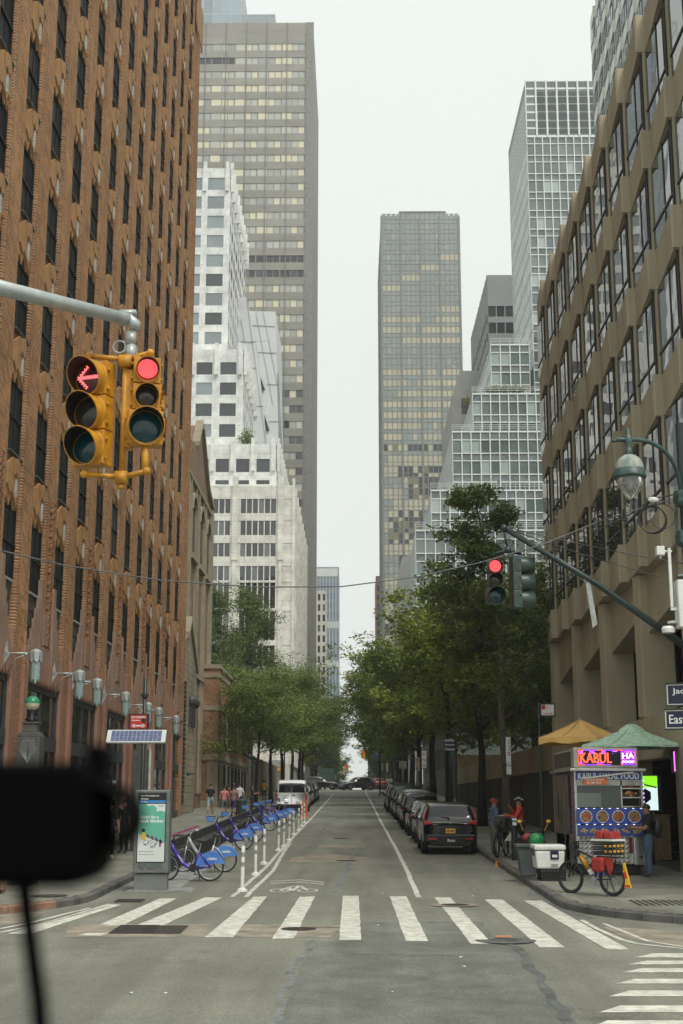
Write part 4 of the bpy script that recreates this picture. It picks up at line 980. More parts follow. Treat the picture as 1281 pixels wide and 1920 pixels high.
def pkd(i, j):
    f = j/tn; fl = j//2
    if j % 2 == 0 and f > .55: return 1
    in_reflection = (i > 2.5 - (fl % 5)*.3 + 2*math.sin(fl*.8)) and (.0 < f < .57) and not (i > 12 and f > .5)  # outline of the painted building reflection across the lower panes
    if in_reflection: return 2 if (R.random() < .82 and (fl % 4)) else 0
    grp = (i//4*7 + fl*3) % 5
    if f > .92: return 1
    if f > .80: return 0 if grp == 2 else 1
    if .72 < f < .755 or .865 < f: return 1
    if f > .57: return 0 if grp != 2 or R.random() < .3 else 1
    return 0 if grp in (0, 1) else 1
face(b, pn_, (xl, Y+.2, 0), X_, NY_, W, -4, z1, cols, rows, .12, .16, 0, 0, pkd)
for i in range(5): b.box(xl+W*i/4-.35, xl+W*i/4+.35, Y-.3, Y+.2, -4, z1, 0)
face(b, pn_, (xl, Y+.2, 0), Y_, NX_, 60, -4, z1, even(24, 60, .5), rows[::2], .12, .2, 0, 0, lambda i, j: 1)
b.box(at(748, 400, Y+8).x, at(836, 400, Y+8).x, Y+8, Y+40, z1-1, at(790, 396, Y+8).z, 1)
for i in range(6): b.box(xl+9+i*1.6, xl+9.3+i*1.6, Y+9, Y+9.3, z1, z1+3.2+(i % 3)*.5, 1)
b.obj('wall', [mat('olive_mullion', (.20, .21, .18), .45), mat('dark_roof', (.12, .125, .12), .6)], dk); pn_.done()
gd = MB()
rs = thing('far_red_brick_building', 'sliver of a reddish brick building left of the dark glass tower', 'building', (0, 0, 0))
b = MB(); Y = 520.; x0, x1, z1 = at(705, 1100, Y).x, at(722, 1100, Y).x, at(708, 1080, Y).z
b.box(x0, x1, Y, Y+30, -4, z1); b.obj('wall', mat('dull_red_brick', (.36, .22, .17), .9), rs)
b = MB(); [b.box(x0+.5+1.3*i, x0+1.2+1.3*i, Y-.1, Y, z1-6-3.5*j, z1-4-3.5*j) for i in range(3) for j in range(18)]; stuff(b.obj('window', DKG, rs))

# white grid terraces
GRIDW = mat('white_mullion', (.74, .77, .74), .45, var=.05, scale=.3)
GRNG = glass_mat('green_grey_glass', (.17, .22, .20), (.09, .12, .11), blind=(.38, .45, .41), bfrac=.12, rough=.03, ior=1.9, wav=.08, wscale=.4, coh=.15)
SPNG = mat('grey_spandrel', (.17, .20, .195), .35, rnd=.15)
wt = thing('white_grid_terraces', 'white gridded glass block stepping up in terraces to a tall tower on the right', 'building', (0, 0, 0))
b = MB(); pn_ = Panes(wt, [GRNG, SPNG])
def grid_tier(Y, pxl, py_t, xr, zb, Yend, cw=1.5, frame=.16, fh=3.62, sp=1.25, rail=True, side=True):
    xl = at(pxl, py_t+20, Y).x; zt = at(pxl, py_t, Y).z
    b.box(xl+.2, xr, Y+.2, Yend, zb-1, zt-.1, 1)
    W = xr-xl; n = max(1, round(W/cw)); rows = []; kinds = []
    z = zt-.25
    rows.append((z-1.15, z)); kinds.append(1); z -= 1.15+frame
    while z-fh > zb-2:
        rows.append((z-(fh-sp-2*frame), z)); kinds.append(0); z -= (fh-sp-frame)
        rows.append((z-(sp-frame), z)); kinds.append(1); z -= sp
    rows = rows[::-1]; kinds = kinds[::-1]
    face(b, pn_, (xl, Y+.2, 0), X_, NY_, W, zb-1, zt, even(n, W, frame), rows, .2, .3, 0, 0, lambda i, j: kinds[j])
    if side:
        L_ = Yend-Y-.2; face(b, pn_, (xl+.2, Y+.2, 0), Y_, NX_, L_, zb-1, zt, even(max(2, round(L_/cw)), L_, .2), rows, .05, .10, 0, 0, lambda i, j: kinds[j])
    if rail:
        for hh in (.5, .8, 1.1): b.box(xl, xr, Y+.3, Y+.36, zt+hh, zt+hh+.05)
        for i in range(n+1): b.box(xl+W*i/n, xl+W*i/n+.05, Y+.3, Y+.36, zt, zt+1.1)
    return xl, zt
XR = 46
_, za = grid_tier(200, 779, 993, XR, 6, 258)
_, zb_ = grid_tier(203, 808, 918, XR, za-1, 256)
_, zc = grid_tier(206, 848, 808, XR, zb_-1, 254)
_, zd = grid_tier(209, 886, 737, XR, zc-1, 252)
xg, ze = grid_tier(212, 920, 645, at(994, 700, 212).x, zd-1, 250)
xt, zt_ = grid_tier(215, 988, 255, 62, ze-28, 241.5, cw=1.35, rail=False)
Y = 215.; b.box(xt+.2, 62, Y+.2, 241.5, zt_-1, at(988, 152, 215).z, 1)
ztop = at(988, 151, Y).z; nn = round((62-xt)/1.9)
rowsT = [(zt_+.2+i*(ztop-zt_)/7, zt_+(i+1)*(ztop-zt_)/7-.15) for i in range(7)]
LOUV = mat('louvre_panel', (.14, .17, .18), .4, rnd=.1)
face(b, pn_, (xt, Y+.2, 0), X_, NY_, 62-xt, zt_, ztop, even(nn, 62-xt, .3), rowsT, .1, .3, 0, 0, lambda i, j: 1)
face(b, pn_, (xt+.2, Y+.2, 0), Y_, NX_, 26.3, zt_, ztop, even(18, 26.3, .2), rowsT, .05, .10, 0, 0, lambda i, j: 1)
b.box(xt+.1, 62, Y+.2, 241.5, ztop-1.5, ztop-.02, 1)
b.obj('wall', [GRIDW, mat('grey_core', (.3, .33, .32), .6)], wt); pn_.done()
lf = MB()
for j in range(22):
    for i in range(nn-1): 
        u = (62-xt)*(i+1)/nn; lf.box(xt+u+.25, xt+u+(62-xt)/nn-.25, 214.95, 215.05, 117.5+j*.36, 117.62+j*.36) if u < 14 else None
stuff(lf.obj('louvre', SPNG, wt))
# grey blank block and its lower neighbour
gb = thing('grey_windowless_block', 'plain grey block with two bands of windows behind the white terraces', 'building', (0, 0, 0))
Y = 262.; xl = at(915, 600, Y).x; z1 = at(930, 516, Y).z; GR = mat('grey_cladding', (.27, .28, .27), .6, var=.05, scale=.2)
b = MB(); pn_ = Panes(gb, [DKG]); b.box(xl+.2, 44, Y+.2, 300, 2, z1-.1)
face(b, pn_, (xl, Y+.2, 0), X_, NY_, 44-xl, 2, z1, even(9, 44-xl, .2), [(at(930, q+20, Y).z, at(930, q, Y).z) for q in (605, 574)], .3, .28)
face(b, pn_, (xl+.2, Y+.2, 0), Y_, NX_, 38, 2, z1, even(10, 38, .8), [(60+4*i, 61.8+4*i) for i in range(11)], .2, .28)
b.obj('wall', GR, gb); pn_.done()
g2 = thing('grey_stone_block', 'lower grey block with one louvred opening beside the dark glass tower', 'building', (0, 0, 0))
Y = 270.; xl = at(850, 800, Y).x; z1 = at(870, 695, Y).z; b = MB(); b.prism([(xl, 2), (30, 2), (30, z1), (at(862, 695, Y).x, z1), (xl, at(850, 740, Y).z)], lambda u, v, a: (u, a, v), Y, 300)
b.obj('wall', mat('pale_grey_stone', (.38, .38, .35), .7, var=.08, scale=.3), g2)
a0, a1 = at(865, 741, Y), at(882, 775, Y); b = MB(); [b.box(a0.x, a1.x, Y-.15, Y, a1.z+i*.5, a1.z+i*.5+.3) for i in range(int((a0.z-a1.z)/.5))]; b.obj('louvre', LEAD, g2)
g3 = thing('grey_far_block', 'narrow grey block at the foot of the dark glass tower', 'building', (0, 0, 0))
b = MB(); Y = 330.; p0, p1 = at(742, 1150, Y), at(765, 1075, Y); b.prism([(p0.x, 0), (p0.x+14, 0), (p0.x+14, p1.z+9), (p1.x-1.5, p1.z+4), (p0.x, p1.z-6)], lambda u, v, a: (u, a, v), Y, Y+20); b.obj('wall', bpy.data.materials['pale_grey_stone'], g3)
# low buildings that line both sides of the street, mostly behind the trees
def block(name, label, x0, x1, y0, y1, zt, m, gm, nx, nz, side, z0=5.5, fh=3.6):
    t_ = thing(name, label, 'building', (0, 0, 0)); b = MB(); pn_ = Panes(t_, [gm])
    b.box(x0+.2, x1-.2, y0+.2, y1, zg(y0)-1, zt-.1, 1)
    rows = [(z0+fh*i, z0+fh*i+fh*.62) for i in range(nz) if z0+fh*(i+1) < zt]
    face(b, pn_, (x0, y0+.2, 0), X_, NY_, x1-x0, zg(y0)-1, zt, even(nx, x1-x0, .9), rows, .2, .26)
    sx = x1-.2 if side < 0 else x0+.2; L_ = y1-y0-.2; n_ = max(2, int(L_/3.6))
    face(b, pn_, (sx, y0+.2, 0), Y_, X_ if side < 0 else NX_, L_, zg(y0)-1, zt, even(n_, L_, 1.2), rows, .2, .26)
    b.obj('wall', [m, bpy.data.materials['dark_core']], t_); pn_.done(); return t_
DARKM = mat('dark_facade', (.07, .072, .068), .5); GRN_BRK = mat('brown_facade', (.17, .13, .09), .8)
block('dark_corner_block', 'dark low office block behind the right-hand street trees', 9.4, 40, 132, 184, 17, DARKM, DKG, 8, 3, 1, 6)
block('far_street_block', 'pale stone block lining the left of the street past the avenue', -34, -11.2, 268, 330, 34, CREAM, DKG, 6, 8, -1, 8)
block('far_street_block', 'brown block lining the left of the far street', -34, -11.0, 345, 405, 22, GRN_BRK, DKG, 6, 5, -1, 8)
block('far_street_block', 'cream block lining the right of the far street', 9.6, 40, 262, 322, 24, CREAM, DKG, 6, 6, 1, 8)
block('far_street_block', 'grey stone block lining the right of the street near its end', 9.6, 36, 345, 425, 30, GR, DKG, 6, 7, 1, 8)
block('far_street_block', 'slim dark block at the left end of the far street', -30, -9.4, 440, 560, 30, GRN_BRK, DKG, 5, 7, -1, 5)
block('far_street_block', 'pale block at the very left end of the street', -28, -7.6, 660, 735, 34, CREAM, DKG, 5, 8, -1, 5)
block('far_street_block', 'tan block halfway to the end of the street on the right', 9.2, 30, 520, 610, 26, CREAM, DKG, 5, 6, 1, 5)
block('far_street_block', 'grey block at the very right end of the street', 7.6, 28, 640, 735, 36, GR, DKG, 5, 8, 1, 5)
block('garden_house', 'brick house behind the garden wall and the big tree on the left', -34, -19, 132, 180, 21, BRK_LOW, DKG, 5, 4, -1, 6)
# hoarding with bright glass above it, right of the street trees
hw = thing('construction_hoarding', 'tan and brown plywood hoarding at the plaza corner beyond the ribbed wall', 'hoarding', (0, 0, 0))
MB().box(9.0, 22, 118, 118.3, 2.2, 4.6).obj('lower_board', mat('brown_board', (.14, .10, .075), .8), hw); MB().box(9.0, 22, 117.95, 118.3, 4.6, 6.6).obj('upper_board', mat('tan_board', (.42, .30, .15), .8), hw)
MB().box(9.4, 24, 124, 124.3, 5.6, 8.8).obj('glass_band', glass_mat('white_glass', (.5, .56, .56), (.6, .65, .64), wav=0), hw)
# ================================================================ VEHICLES
PAINTS = {}
def carpaint(name, rgb, metal=.3):
    if name not in PAINTS:
        PAINTS[name] = mat(name, rgb, .22, metal=metal, var=.05, scale=1, coat=.5); 
    return PAINTS[name]
CARGLASS = glass_mat('car_glass', (.006, .008, .008), (.012, .014, .014), rough=.02, ior=1.55, wav=0)
TRIM = mat('black_trim', (.008, .008, .008), .6, var=.1)
TAIL = mat('tail_light_red', (.42, .012, .012), .2, var=.1, coat=.6)
TAILW = mat('tail_light_clear', (.6, .5, .48), .2)
ALLOY = mat('alloy', (.4, .4, .4), .3, metal=.8)
PLATE = flat('plate_orange', (.75, .40, .06)); PLATEW = flat('plate_white', (.7, .7, .68))
CHROME = mat('chrome', (.6, .6, .6), .12, metal=1.)
_font_cache = {}
def text_mesh(s, m, ext=.0):
    cu = bpy.data.curves.new('txt', 'FONT'); cu.body = s; cu.align_x = 'LEFT'; cu.extrude = 0; cu.resolution_u = 2
    o = bpy.data.objects.new('txt', cu); me = evaluate(o); me.materials.clear(); me.materials.append(m); return me
def text(s, name, m, parent, O, U, V, width, height, lift=.0, bold=0):
    "lettering fitted into a width x height box whose lower left corner is O; U and V are its unit directions"
    me = text_mesh(s, m)
    xs = [v.co.x for v in me.vertices]; ys = [v.co.y for v in me.vertices]
    if not xs: return None
    x0, x1, y0, y1 = min(xs), max(xs), min(ys), max(ys); U = Vector(U).normalized(); V = Vector(V).normalized(); Nn = U.cross(V); O = Vector(O)
    for v in me.vertices:
        a = (v.co.x-x0)/(x1-x0)*width; b = (v.co.y-y0)/max(1e-6, y1-y0)*height
        v.co = O + U*a + V*b + Nn*lift
    me.name = name
    if bold:
        # heavier letters: the same outline laid again a hair to the side
        b_ = MB(); 
        for k_, dx in enumerate((-bold, 0, bold)): b_.add([v.co + U*dx + Nn*(.0006*k_) for v in me.vertices], [tuple(p.vertices) for p in me.polygons])
        me = b_.mesh(name, m)
    return part(name, me, parent)
def wheel_meshes(r, w_):
    ty = MB().lathe([(r*.62, -w_/2), (r*.95, -w_/2), (r, -w_*.35), (r, w_*.35), (r*.95, w_/2), (r*.62, w_/2)], axis='x', n=22)
    rim = MB(); rim.lathe([(r*.64, 0), (r*.6, w_*.1), (r*.55, w_*.05), (.0, w_*.12)], axis='x', n=22, o=(-w_*.25, 0, 0)).lathe([(r*.64, 0), (r*.6, -w_*.1), (r*.55, -w_*.05), (0, -w_*.12)], axis='x', n=22, o=(w_*.25, 0, 0))
    sp_ = MB()
    for s_ in (-1, 1):
        for j in range(5):
            a = 2*math.pi*j/5; d = Vector((0, math.cos(a), math.sin(a))); e = Vector((0, -math.sin(a), math.cos(a)))*r*.09
            sp_.add([Vector((s_*w_*.46, 0, 0))+e*.8, Vector((s_*w_*.46, 0, 0))-e*.8, Vector((s_*w_*.46, 0, 0))+d*r*.62-e, Vector((s_*w_*.46, 0, 0))+d*r*.62+e], [(0, 1, 2, 3)])
    return ty.mesh('tyre', RUBBER, True), rim.mesh('rim', TRIM), sp_.mesh('spokes', ALLOY)
WH = {}
def car(label, cat, loc, paint, kind='suv', L_=4.6, W=1.86, H=1.68, rz=0., plate=PLATE, group=None, name='parked_car', detail=1, rails=False):
    "a car with its tail at the origin, nose towards +Y; the body is one lofted and subdivided skin"
    t = thing(name, label, cat, loc, rz, group, rx=math.atan(SLOPE) if abs(rz) < .1 else 0)
    hw = W/2
    if kind == 'suv':   # y, sill z, belt z, roof z, belt half width, roof half width
        st = [(0, .50, .98, .985, .88, .78), (.04, .32, 1.05, 1.06, .94, .80), (.14, .30, 1.10, 1.14, .97, .82), (.46, .28, 1.12, H-.05, .99, .74), (1.0, .26, 1.10, H-.005, 1, .75), (1.9, .25, 1.06, H, 1, .75), (2.75, .25, 1.03, H-.06, 1, .73), (3.42, .25, 1.02, 1.12, 1, .74), (3.55, .25, 1.01, 1.06, .99, .74), (L_-.45, .27, .93, .97, .95, .68), (L_-.08, .33, .76, .80, .86, .6), (L_, .42, .64, .66, .74, .55)]
    elif kind == 'sedan':
        st = [(0, .46, .82, .83, .84, .7), (.05, .30, .95, .96, .92, .72), (.30, .27, .99, 1.02, .97, .74), (.75, .25, .99, 1.05, .99, .72), (1.4, .24, .97, H-.04, 1, .62), (2.0, .23, .95, H, 1, .62), (2.6, .23, .93, H-.05, 1, .62), (3.35, .23, .92, .97, 1, .74), (3.45, .23, .90, .93, .99, .74), (L_-.45, .25, .82, .85, .94, .66), (L_-.08, .30, .66, .70, .84, .58), (L_, .40, .56, .58, .72, .5)]
    else:               # van
        st = [(0, .45, 1.18, H-.22, .95, .84), (.03, .36, 1.20, H-.12, .98, .86), (.16, .32, 1.20, H-.03, 1, .86), (.8, .3, 1.2, H, 1, .85), (2.2, .3, 1.18, H, 1, .85), (3.3, .3, 1.16, H-.04, 1, .84), (3.5, .3, 1.15, H-.1, 1, .82), (4.15, .3, 1.12, 1.3, 1, .8), (4.25, .3, 1.1, 1.2, .98, .78), (L_-.3, .32, .98, 1.05, .94, .7), (L_-.05, .38, .8, .86, .86, .6), (L_, .5, .7, .72, .76, .5)]
    key = (kind, L_, W, H)
    b = MB(); rings = []
    for (y, s_, bz, rz_, bw, rw) in st:
        bw *= hw; rw *= hw
        mid = s_ + (bz-s_)*.55
        rw2 = rw*.86
        half = [(0, s_), (bw*.9, s_), (bw*.99, s_+.10), (bw, mid), (bw*.975, bz-.03), (bw*.955, bz), (rw+ (bw*.955-rw)*.06, rz_-.05*(1 if rz_-bz > .3 else .2)), (rw*.93, rz_-.012), (rw2*.9, rz_+.004), (0, rz_+.02)]
        rings.append([(x, y, z) for x, z in half] + [(-x, y, z) for x, z in half[1:-1]][::-1])
    n = len(rings[0]); vs = [v for r_ in rings for v in r_]; fs = []; ms = []
    for i in range(len(rings)-1):
        cab = st[i][3]-st[i][2] > .3 and st[i+1][3]-st[i+1][2] > .3
        rise = abs(st[i+1][3]-st[i][3]) > .28
        for j in range(n):
            fs.append((i*n+j, i*n+(j+1) % n, (i+1)*n+(j+1) % n, (i+1)*n+j))
            jj = j if j < 9 else n-1-j
            m = 0
            if jj == 5 and cab: m = 1
            elif jj == 5 and rise: m = 1 if kind != 'van' or i > 5 else 0
            elif rise and jj in (7, 8) and (kind != 'van' or i > 5): m = 1
            elif jj == 0 or jj == 1: m = 2
            ms.append(m)
    if kind == 'van' : pass
    b.v = [tuple(v) for v in vs]; b.f = fs + [tuple(range(n)), tuple(range((len(rings)-1)*n, len(rings)*n))[::-1]]; b.m = ms + [0, 0]
    me = b.mesh('body', [paint, CARGLASS, TRIM], True); o = bpy.data.objects.new('body', me)
    sm_ = o.modifiers.new('s', 'SUBSURF'); sm_.levels = 1 if detail < 2 else 2; sm_.render_levels = sm_.levels
    me = evaluate(o)
    # split the skin into body and window glass
    def split(idx):
        q = MB(); mp = {}
        for p in me.polygons:
            if p.material_index in idx:
                f = []
                for vi in p.vertices:
                    if vi not in mp: mp[vi] = len(q.v); q.v.append(tuple(me.vertices[vi].co))
                    f.append(mp[vi])
                q.f.append(tuple(f)); q.m.append(0 if p.material_index == idx[0] else 1)
        return q
    split((0, 2)).obj('body', [paint, TRIM], t, True)
    split((1,)).obj('window', CARGLASS, t, True)
    r = .34 if kind != 'sedan' else .32
    if (r,) not in WH: WH[(r,)] = wheel_meshes(r, .23)
    T_, RI, SPK = WH[(r,)]
    for y in (.92 if kind != 'van' else 1.0, L_-.95):
        for s_ in (-1, 1):
            ar = MB().lathe([(r+.07, 0), (r+.02, .02), (0, .02)], axis='x', n=20) if s_ > 0 else MB().lathe([(r+.07, 0), (r+.02, -.02), (0, -.02)], axis='x', n=20)
            ar.obj('wheel_arch', TRIM, t, loc=(s_*(hw-.035), y, r+.02))
            wl = part('wheel', T_, t, loc=(s_*(hw-.12), y, r)); wl['label'] = 'black tyred wheel'
            part('rim', RI, wl); part('spokes', SPK, wl)
    # mirrors
    for s_ in (-1, 1):
        ym = 3.05 if kind != 'van' else 3.75; MB().ball((s_*(hw+.11), ym, 1.12 if kind != 'van' else 1.35), .11, 10, 0, 1.1, .6, .75).box(min(s_*hw*.9, s_*(hw+.08)), max(s_*hw*.9, s_*(hw+.08)), ym-.03, ym+.03, 1.03 if kind != 'van' else 1.25, 1.09 if kind != 'van' else 1.31).obj('mirror', paint if detail > 1 else TRIM, t)
    # rear
    z0 = .62 if kind != 'van' else .8
    if kind == 'suv':
        MB().box(-hw*.87, hw*.87, -.05, .16, .42, .66).obj('bumper', TRIM if detail < 2 else paint, t, bevel=.03)
        MB().box(-hw*.72, hw*.72, -.035, .1, .28, .43).obj('lower_valance', TRIM, t, bevel=.02)
        for s_ in (-1, 1):
            q = MB(); P_ = [(s_*hw*.93, .97), (s_*hw*.58, 1.0), (s_*hw*.66, 1.06), (s_*hw*.94, 1.12)]
            if detail < 2: P_ = [(s_*hw*.93, .93), (s_*hw*.66, .95), (s_*hw*.68, 1.05), (s_*hw*.94, 1.08)]
            if s_ < 0: P_ = P_[::-1]
            q.prism(P_, lambda u, v, a: (u, a, v), -.015, .12)
            q.obj('tail_light', TAIL, t, bevel=.012)
            q = MB()
            a, c = Vector((s_*hw*.93, .10, 1.1)), Vector((s_*hw*.80, .42, H-.14))
            if detail > 1: q.tube([a, (a+c)/2 + Vector((s_*.025, -.02, 0)), c], [.026, .022, .016], 8); q.obj('pillar_light', TAIL, t, True)
            MB().box(s_*hw*.62-.16, s_*hw*.62+.16, -.06, 0, .50, .55).obj('reflector', TAIL, t)
        MB().box(-.34, .34, -.012, .05, .66, .90).obj('plate_recess', TRIM, t, bevel=.02)
        MB().box(-.16, .16, -.03, 0, .70, .85).obj('licence_plate', plate, t)
        if detail > 1:
            MB().box(-.64, .64, -.0, .09, 1.04, 1.065).obj('chrome_strip', CHROME, t)
            MB().tube([(-.05, .12, 1.20), (-.32, .18, 1.22)], .012, 6).box(-.08, -.02, .08, .14, 1.16, 1.2).obj('rear_wiper', TRIM, t)
            MB().box(-.46, .46, -.07, -.05, .34, .60).obj('bumper_guard', TRIM, t)
            MB().lathe([(.055, 0), (.05, .01), (.0, .012)], (0, 0, 0), 14, axis='y').obj('badge', CHROME, t, loc=(0, -.005, 1.0))
            text('H', 'badge_letter', TRIM, t, (-.03, -.012, .97), (1, 0, 0), (0, 0, 1), .06, .06)
    elif kind == 'sedan':
        MB().box(-hw*.87, hw*.87, -.05, .14, .38, .6).obj('bumper', paint, t, bevel=.03)
        for s_ in (-1, 1): MB().box(s_*hw*.68-.2, s_*hw*.68+.2, -.02, .12, .76, .90).obj('tail_light', TAIL, t, bevel=.02)
        MB().box(-.16, .16, -.03, .05, .64, .78).obj('licence_plate', plate, t)
    else:
        MB().box(-hw*.96, hw*.96, -.09, .1, .38, .58).obj('bumper', TRIM, t, bevel=.02)
        q = MB()
        for (x0, x1) in ((-hw*.84, -.03), (.03, hw*.84)): q.prism([(x0, 1.32), (x1, 1.32), (x1*(1. if x1 < .2 else .93), H-.33), (x0*(1. if x0 > -.2 else .93), H-.33)], lambda u, v, a: (u, a, v), -.012, .02)
        q.obj('rear_window', CARGLASS, t); MB().box(-.008, .008, -.016, 0, .6, H-.2).obj('door_seam', TRIM, t)
        for s_ in (-1, 1): MB().box(s_*hw*.93-.05, s_*hw*.93+.05, -.03, .05, .82, 1.25).obj('tail_light', TAIL, t, bevel=.01)
        MB().box(.04, .22, -.03, 0, 1.14, 1.18).obj('door_handle', TRIM, t); MB().box(.28, .58, -.03, 0, .66, .8).obj('licence_plate', PLATEW, t)
        MB().box(-hw*.86, -hw*.72, -.02, 0, .78, .96).obj('sticker', flat('blue_sticker', (.05, .12, .4)), t)
        for j in range(4): MB().box(-.62, -.62+(.42, .3, .36, .28)[j], -.016, 0, 1.12-.1*j, 1.13-.1*j).obj('small_print', flat('van_print', (.25, .27, .3)), t)
    if rails:
        for s_ in (-1, 1): MB().tube([(s_*hw*.64, .75, H-.0), (s_*hw*.65, 1.0, H+.05), (s_*hw*.65, 2.5, H+.04), (s_*hw*.64, 2.75, H-.03)], .02, 6).obj('roof_rail', TRIM, t)
    return t
BLK = carpaint('black_car_paint', (.003, .0035, .006), 0); GRYP = carpaint('dark_grey_car_paint', (.016, .018, .018), 0); SILV = carpaint('grey_green_car_paint', (.03, .034, .03), .2)
g0 = gnd(790, 1600).y
crv = car('nearest black suv with red pillar lights and orange plate parked at the right kerb', 'car', (3.19, 45.4, zg(45.4)), BLK, 'suv', W=1.87, detail=2)
text('359 0BZ', 'plate_text', TRIM, crv, (-.13, -.034, .735), (1, 0, 0), (0, 0, 1), .26, .075, bold=.003)
text('CR-V', 'model_lettering', CHROME, crv, (-.6, -.012, .955), (1, 0, 0), (0, 0, 1), .2, .04); text('EX-L', 'model_lettering', CHROME, crv, (.45, -.012, .94), (1, 0, 0), (0, 0, 1), .14, .035)
text('Ross', 'dealer_lettering', WHITE, crv, (-.10, -.074, .43), (1, 0, 0), (0, 0, 1), .24, .09, bold=.003)
pk = [('sedan', SILV, 52.1, 4.7, 1.82, 1.47, 'dark greenish sedan parked directly ahead of the nearest black suv', .02), ('sedan', SILV, 57.9, 4.8, 1.84, 1.46, 'grey sedan with a red tail lamp, third in the row at the right kerb', .0),
      ('suv', BLK, 63.9, 4.6, 1.86, 1.72, 'black suv parked between two dark cars, fourth from the near end', -.02), ('suv', GRYP, 69.9, 4.6, 1.9, 1.78, 'dark grey boxy suv, fifth car in the right-hand row', .03), ('sedan', BLK, 76.2, 4.8, 1.86, 1.5, 'black sedan, sixth car from the near end of the right row', 0),
      ('suv', BLK, 82.5, 4.8, 1.92, 1.8, 'tall black suv with roof rails, seventh in the right row', .02), ('suv', BLK, 89.0, 5.0, 2.0, 1.86, 'large black suv second from the far end of the right row', -.02), ('suv', BLK, 95.8, 5.1, 2.02, 1.9, 'large black suv at the far end of the right row', 0)]
crv['group'] = 'cars parked along the right kerb'
for k_, p_, y, l_, w_, h_, lab, dx in pk: car(lab, 'car', (3.2+dx*2, y, zg(y)), p_, k_, l_, w_, h_, group='cars parked along the right kerb', rails=(h_ > 1.75))
car('white van with twin rear windows parked at the left kerb beyond the bicycles', 'van', (-4.05, 88.6, zg(88.6)), carpaint('white_van_paint', (.72, .74, .74), 0), 'van', 5.0, 2.06, 2.12, name='parked_van')
for k_, p_, y, l_, w_, h_, lab in (('suv', carpaint('olive_car_paint', (.10, .09, .06)), 94.6, 4.7, 1.95, 1.75, 'olive brown suv parked directly ahead of the white van'), ('sedan', carpaint('champagne_car_paint', (.33, .31, .27), .6), 101.5, 4.8, 1.85, 1.5, 'champagne sedan parked two ahead of the white van'),
                                 ('sedan', carpaint('white_van_paint', (.7, .7, .7), 0), 108.5, 4.8, 1.85, 1.5, 'white sedan parked third ahead of the white van'), ('suv', GRYP, 116, 4.8, 1.9, 1.7, 'dark suv fourth ahead of the white van at the left kerb'), ('suv', carpaint('silver_blue_paint', (.3, .36, .4), .4), 124, 4.8, 1.9, 1.75, 'silver blue suv at the far end of the left row')):
    car(lab, 'car', (-4.2, y, zg(y)), p_, k_, l_, w_, h_, group='cars parked along the left kerb')
ZA = zg(200)
car('black suv crossing the far avenue from the left', 'car', (-7.2, 192, ZA), BLK, 'suv', 5.0, 2.0, 1.8, rz=-math.pi/2, name='crossing_car')
car('dark grey suv turning in the middle of the far crossing', 'car', (2.6, 190, ZA-.1), GRYP, 'suv', 5.0, 2.0, 1.8, rz=math.pi/2+.5, name='crossing_car')
car('dark red car waiting on the right of the far crossing', 'car', (3.7, 196, ZA), carpaint('dark_red_paint', (.28, .03, .02)), 'suv', 4.6, 1.9, 1.6, rz=.25, name='crossing_car')
car('dark car beyond the far crossing with its lights on', 'car', (-1.5, 222, zg(222)), BLK, 'suv', 4.6, 1.9, 1.7, rz=math.pi, name='distant_car')
car('pale car parked beyond the far crossing on the right', 'car', (2.9, 230, zg(230)), carpaint('silver_blue_paint', (.3, .36, .4), .4), 'suv', 4.6, 1.9, 1.7, name='distant_car')
# dump truck on the far side of the avenue
tr = thing('dump_truck', 'green topped truck with an orange and yellow tail beyond the far crossing', 'truck', (-4.3, 214, zg(214)))
MB().prism([(-1.25, 1.4), (1.25, 1.4), (1.3, 3.4), (-1.3, 3.4)], lambda u, v, a: (u, a, v), 0, 5).obj('dump_body', flat('truck_green', (.03, .07, .05), .5), tr, bevel=.05)
MB().box(-1.2, 1.2, -.2, .2, .6, 1.4).obj('tail_panel', flat('truck_tan', (.5, .42, .28), .5), tr); MB().box(-1.1, -.6, -.26, -.2, .9, 1.35).box(.5, 1.1, -.26, -.2, .8, 1.4).obj('tail_light', flat('truck_orange', (.6, .18, .03), .4), tr)
MB().box(-1.1, 1.1, 5.1, 7, .9, 3.0).obj('cab', BLK, tr, bevel=.1)
for y in (.9, 2.2, 6):
    for s_ in (-1, 1): part('wheel', WH[(.34,)][0], tr, loc=(s_*1.1, y, .5)).scale = (1.3, 1.45, 1.45)
# ================================================================ SHARED BICYCLES AND THEIR DOCKS
CBLUE = mat('bike_blue', (.045, .028, .34), .32, var=.1, scale=6, coat=.3); CGREY = mat('bike_grey', (.42, .46, .44), .35, metal=.3, var=.1)
FBLUE = mat('fender_blue', (.035, .13, .52), .35, rgb2=(.10, .28, .62), scale=2.2); SEATM = mat('black_seat', (.02, .02, .02), .5); SPOKEM = mat('spoke_steel', (.35, .35, .34), .4, metal=.5)
RIMM = mat('rim_silver', (.45, .46, .44), .35, metal=.6)
def spoke_mesh(r, n=18):
    b = MB()
    for j in range(n):
        a = 2*math.pi*j/n; b.tube([(0.03*math.cos(a+1.2), (.02 if j % 2 else -.02), .03*math.sin(a+1.2)), (r*math.cos(a), 0, r*math.sin(a))], .0022, 3, caps=False)
    b.lathe([(.0, -.045), (.03, -.045), (.03, .045), (0, .045)], axis='y', n=10)
    return b.mesh('spokes', SPOKEM)
TYRE_M = MB().torus((0, 0, 0), .32, .024, 34, 7).mesh('tyre', RUBBER, True); RIM_M = MB().torus((0, 0, 0), .292, .013, 34, 5).mesh('rim', RIMM, True); SPK_M = spoke_mesh(.29)
def bikewheel(t, x, z=.345, s_=1., rimm=None):
    w_ = part('wheel', TYRE_M, t, loc=(x, 0, z)); w_.scale = (s_, 1, s_); part('rim', RIM_M, w_); part('spokes', SPK_M, w_); return w_
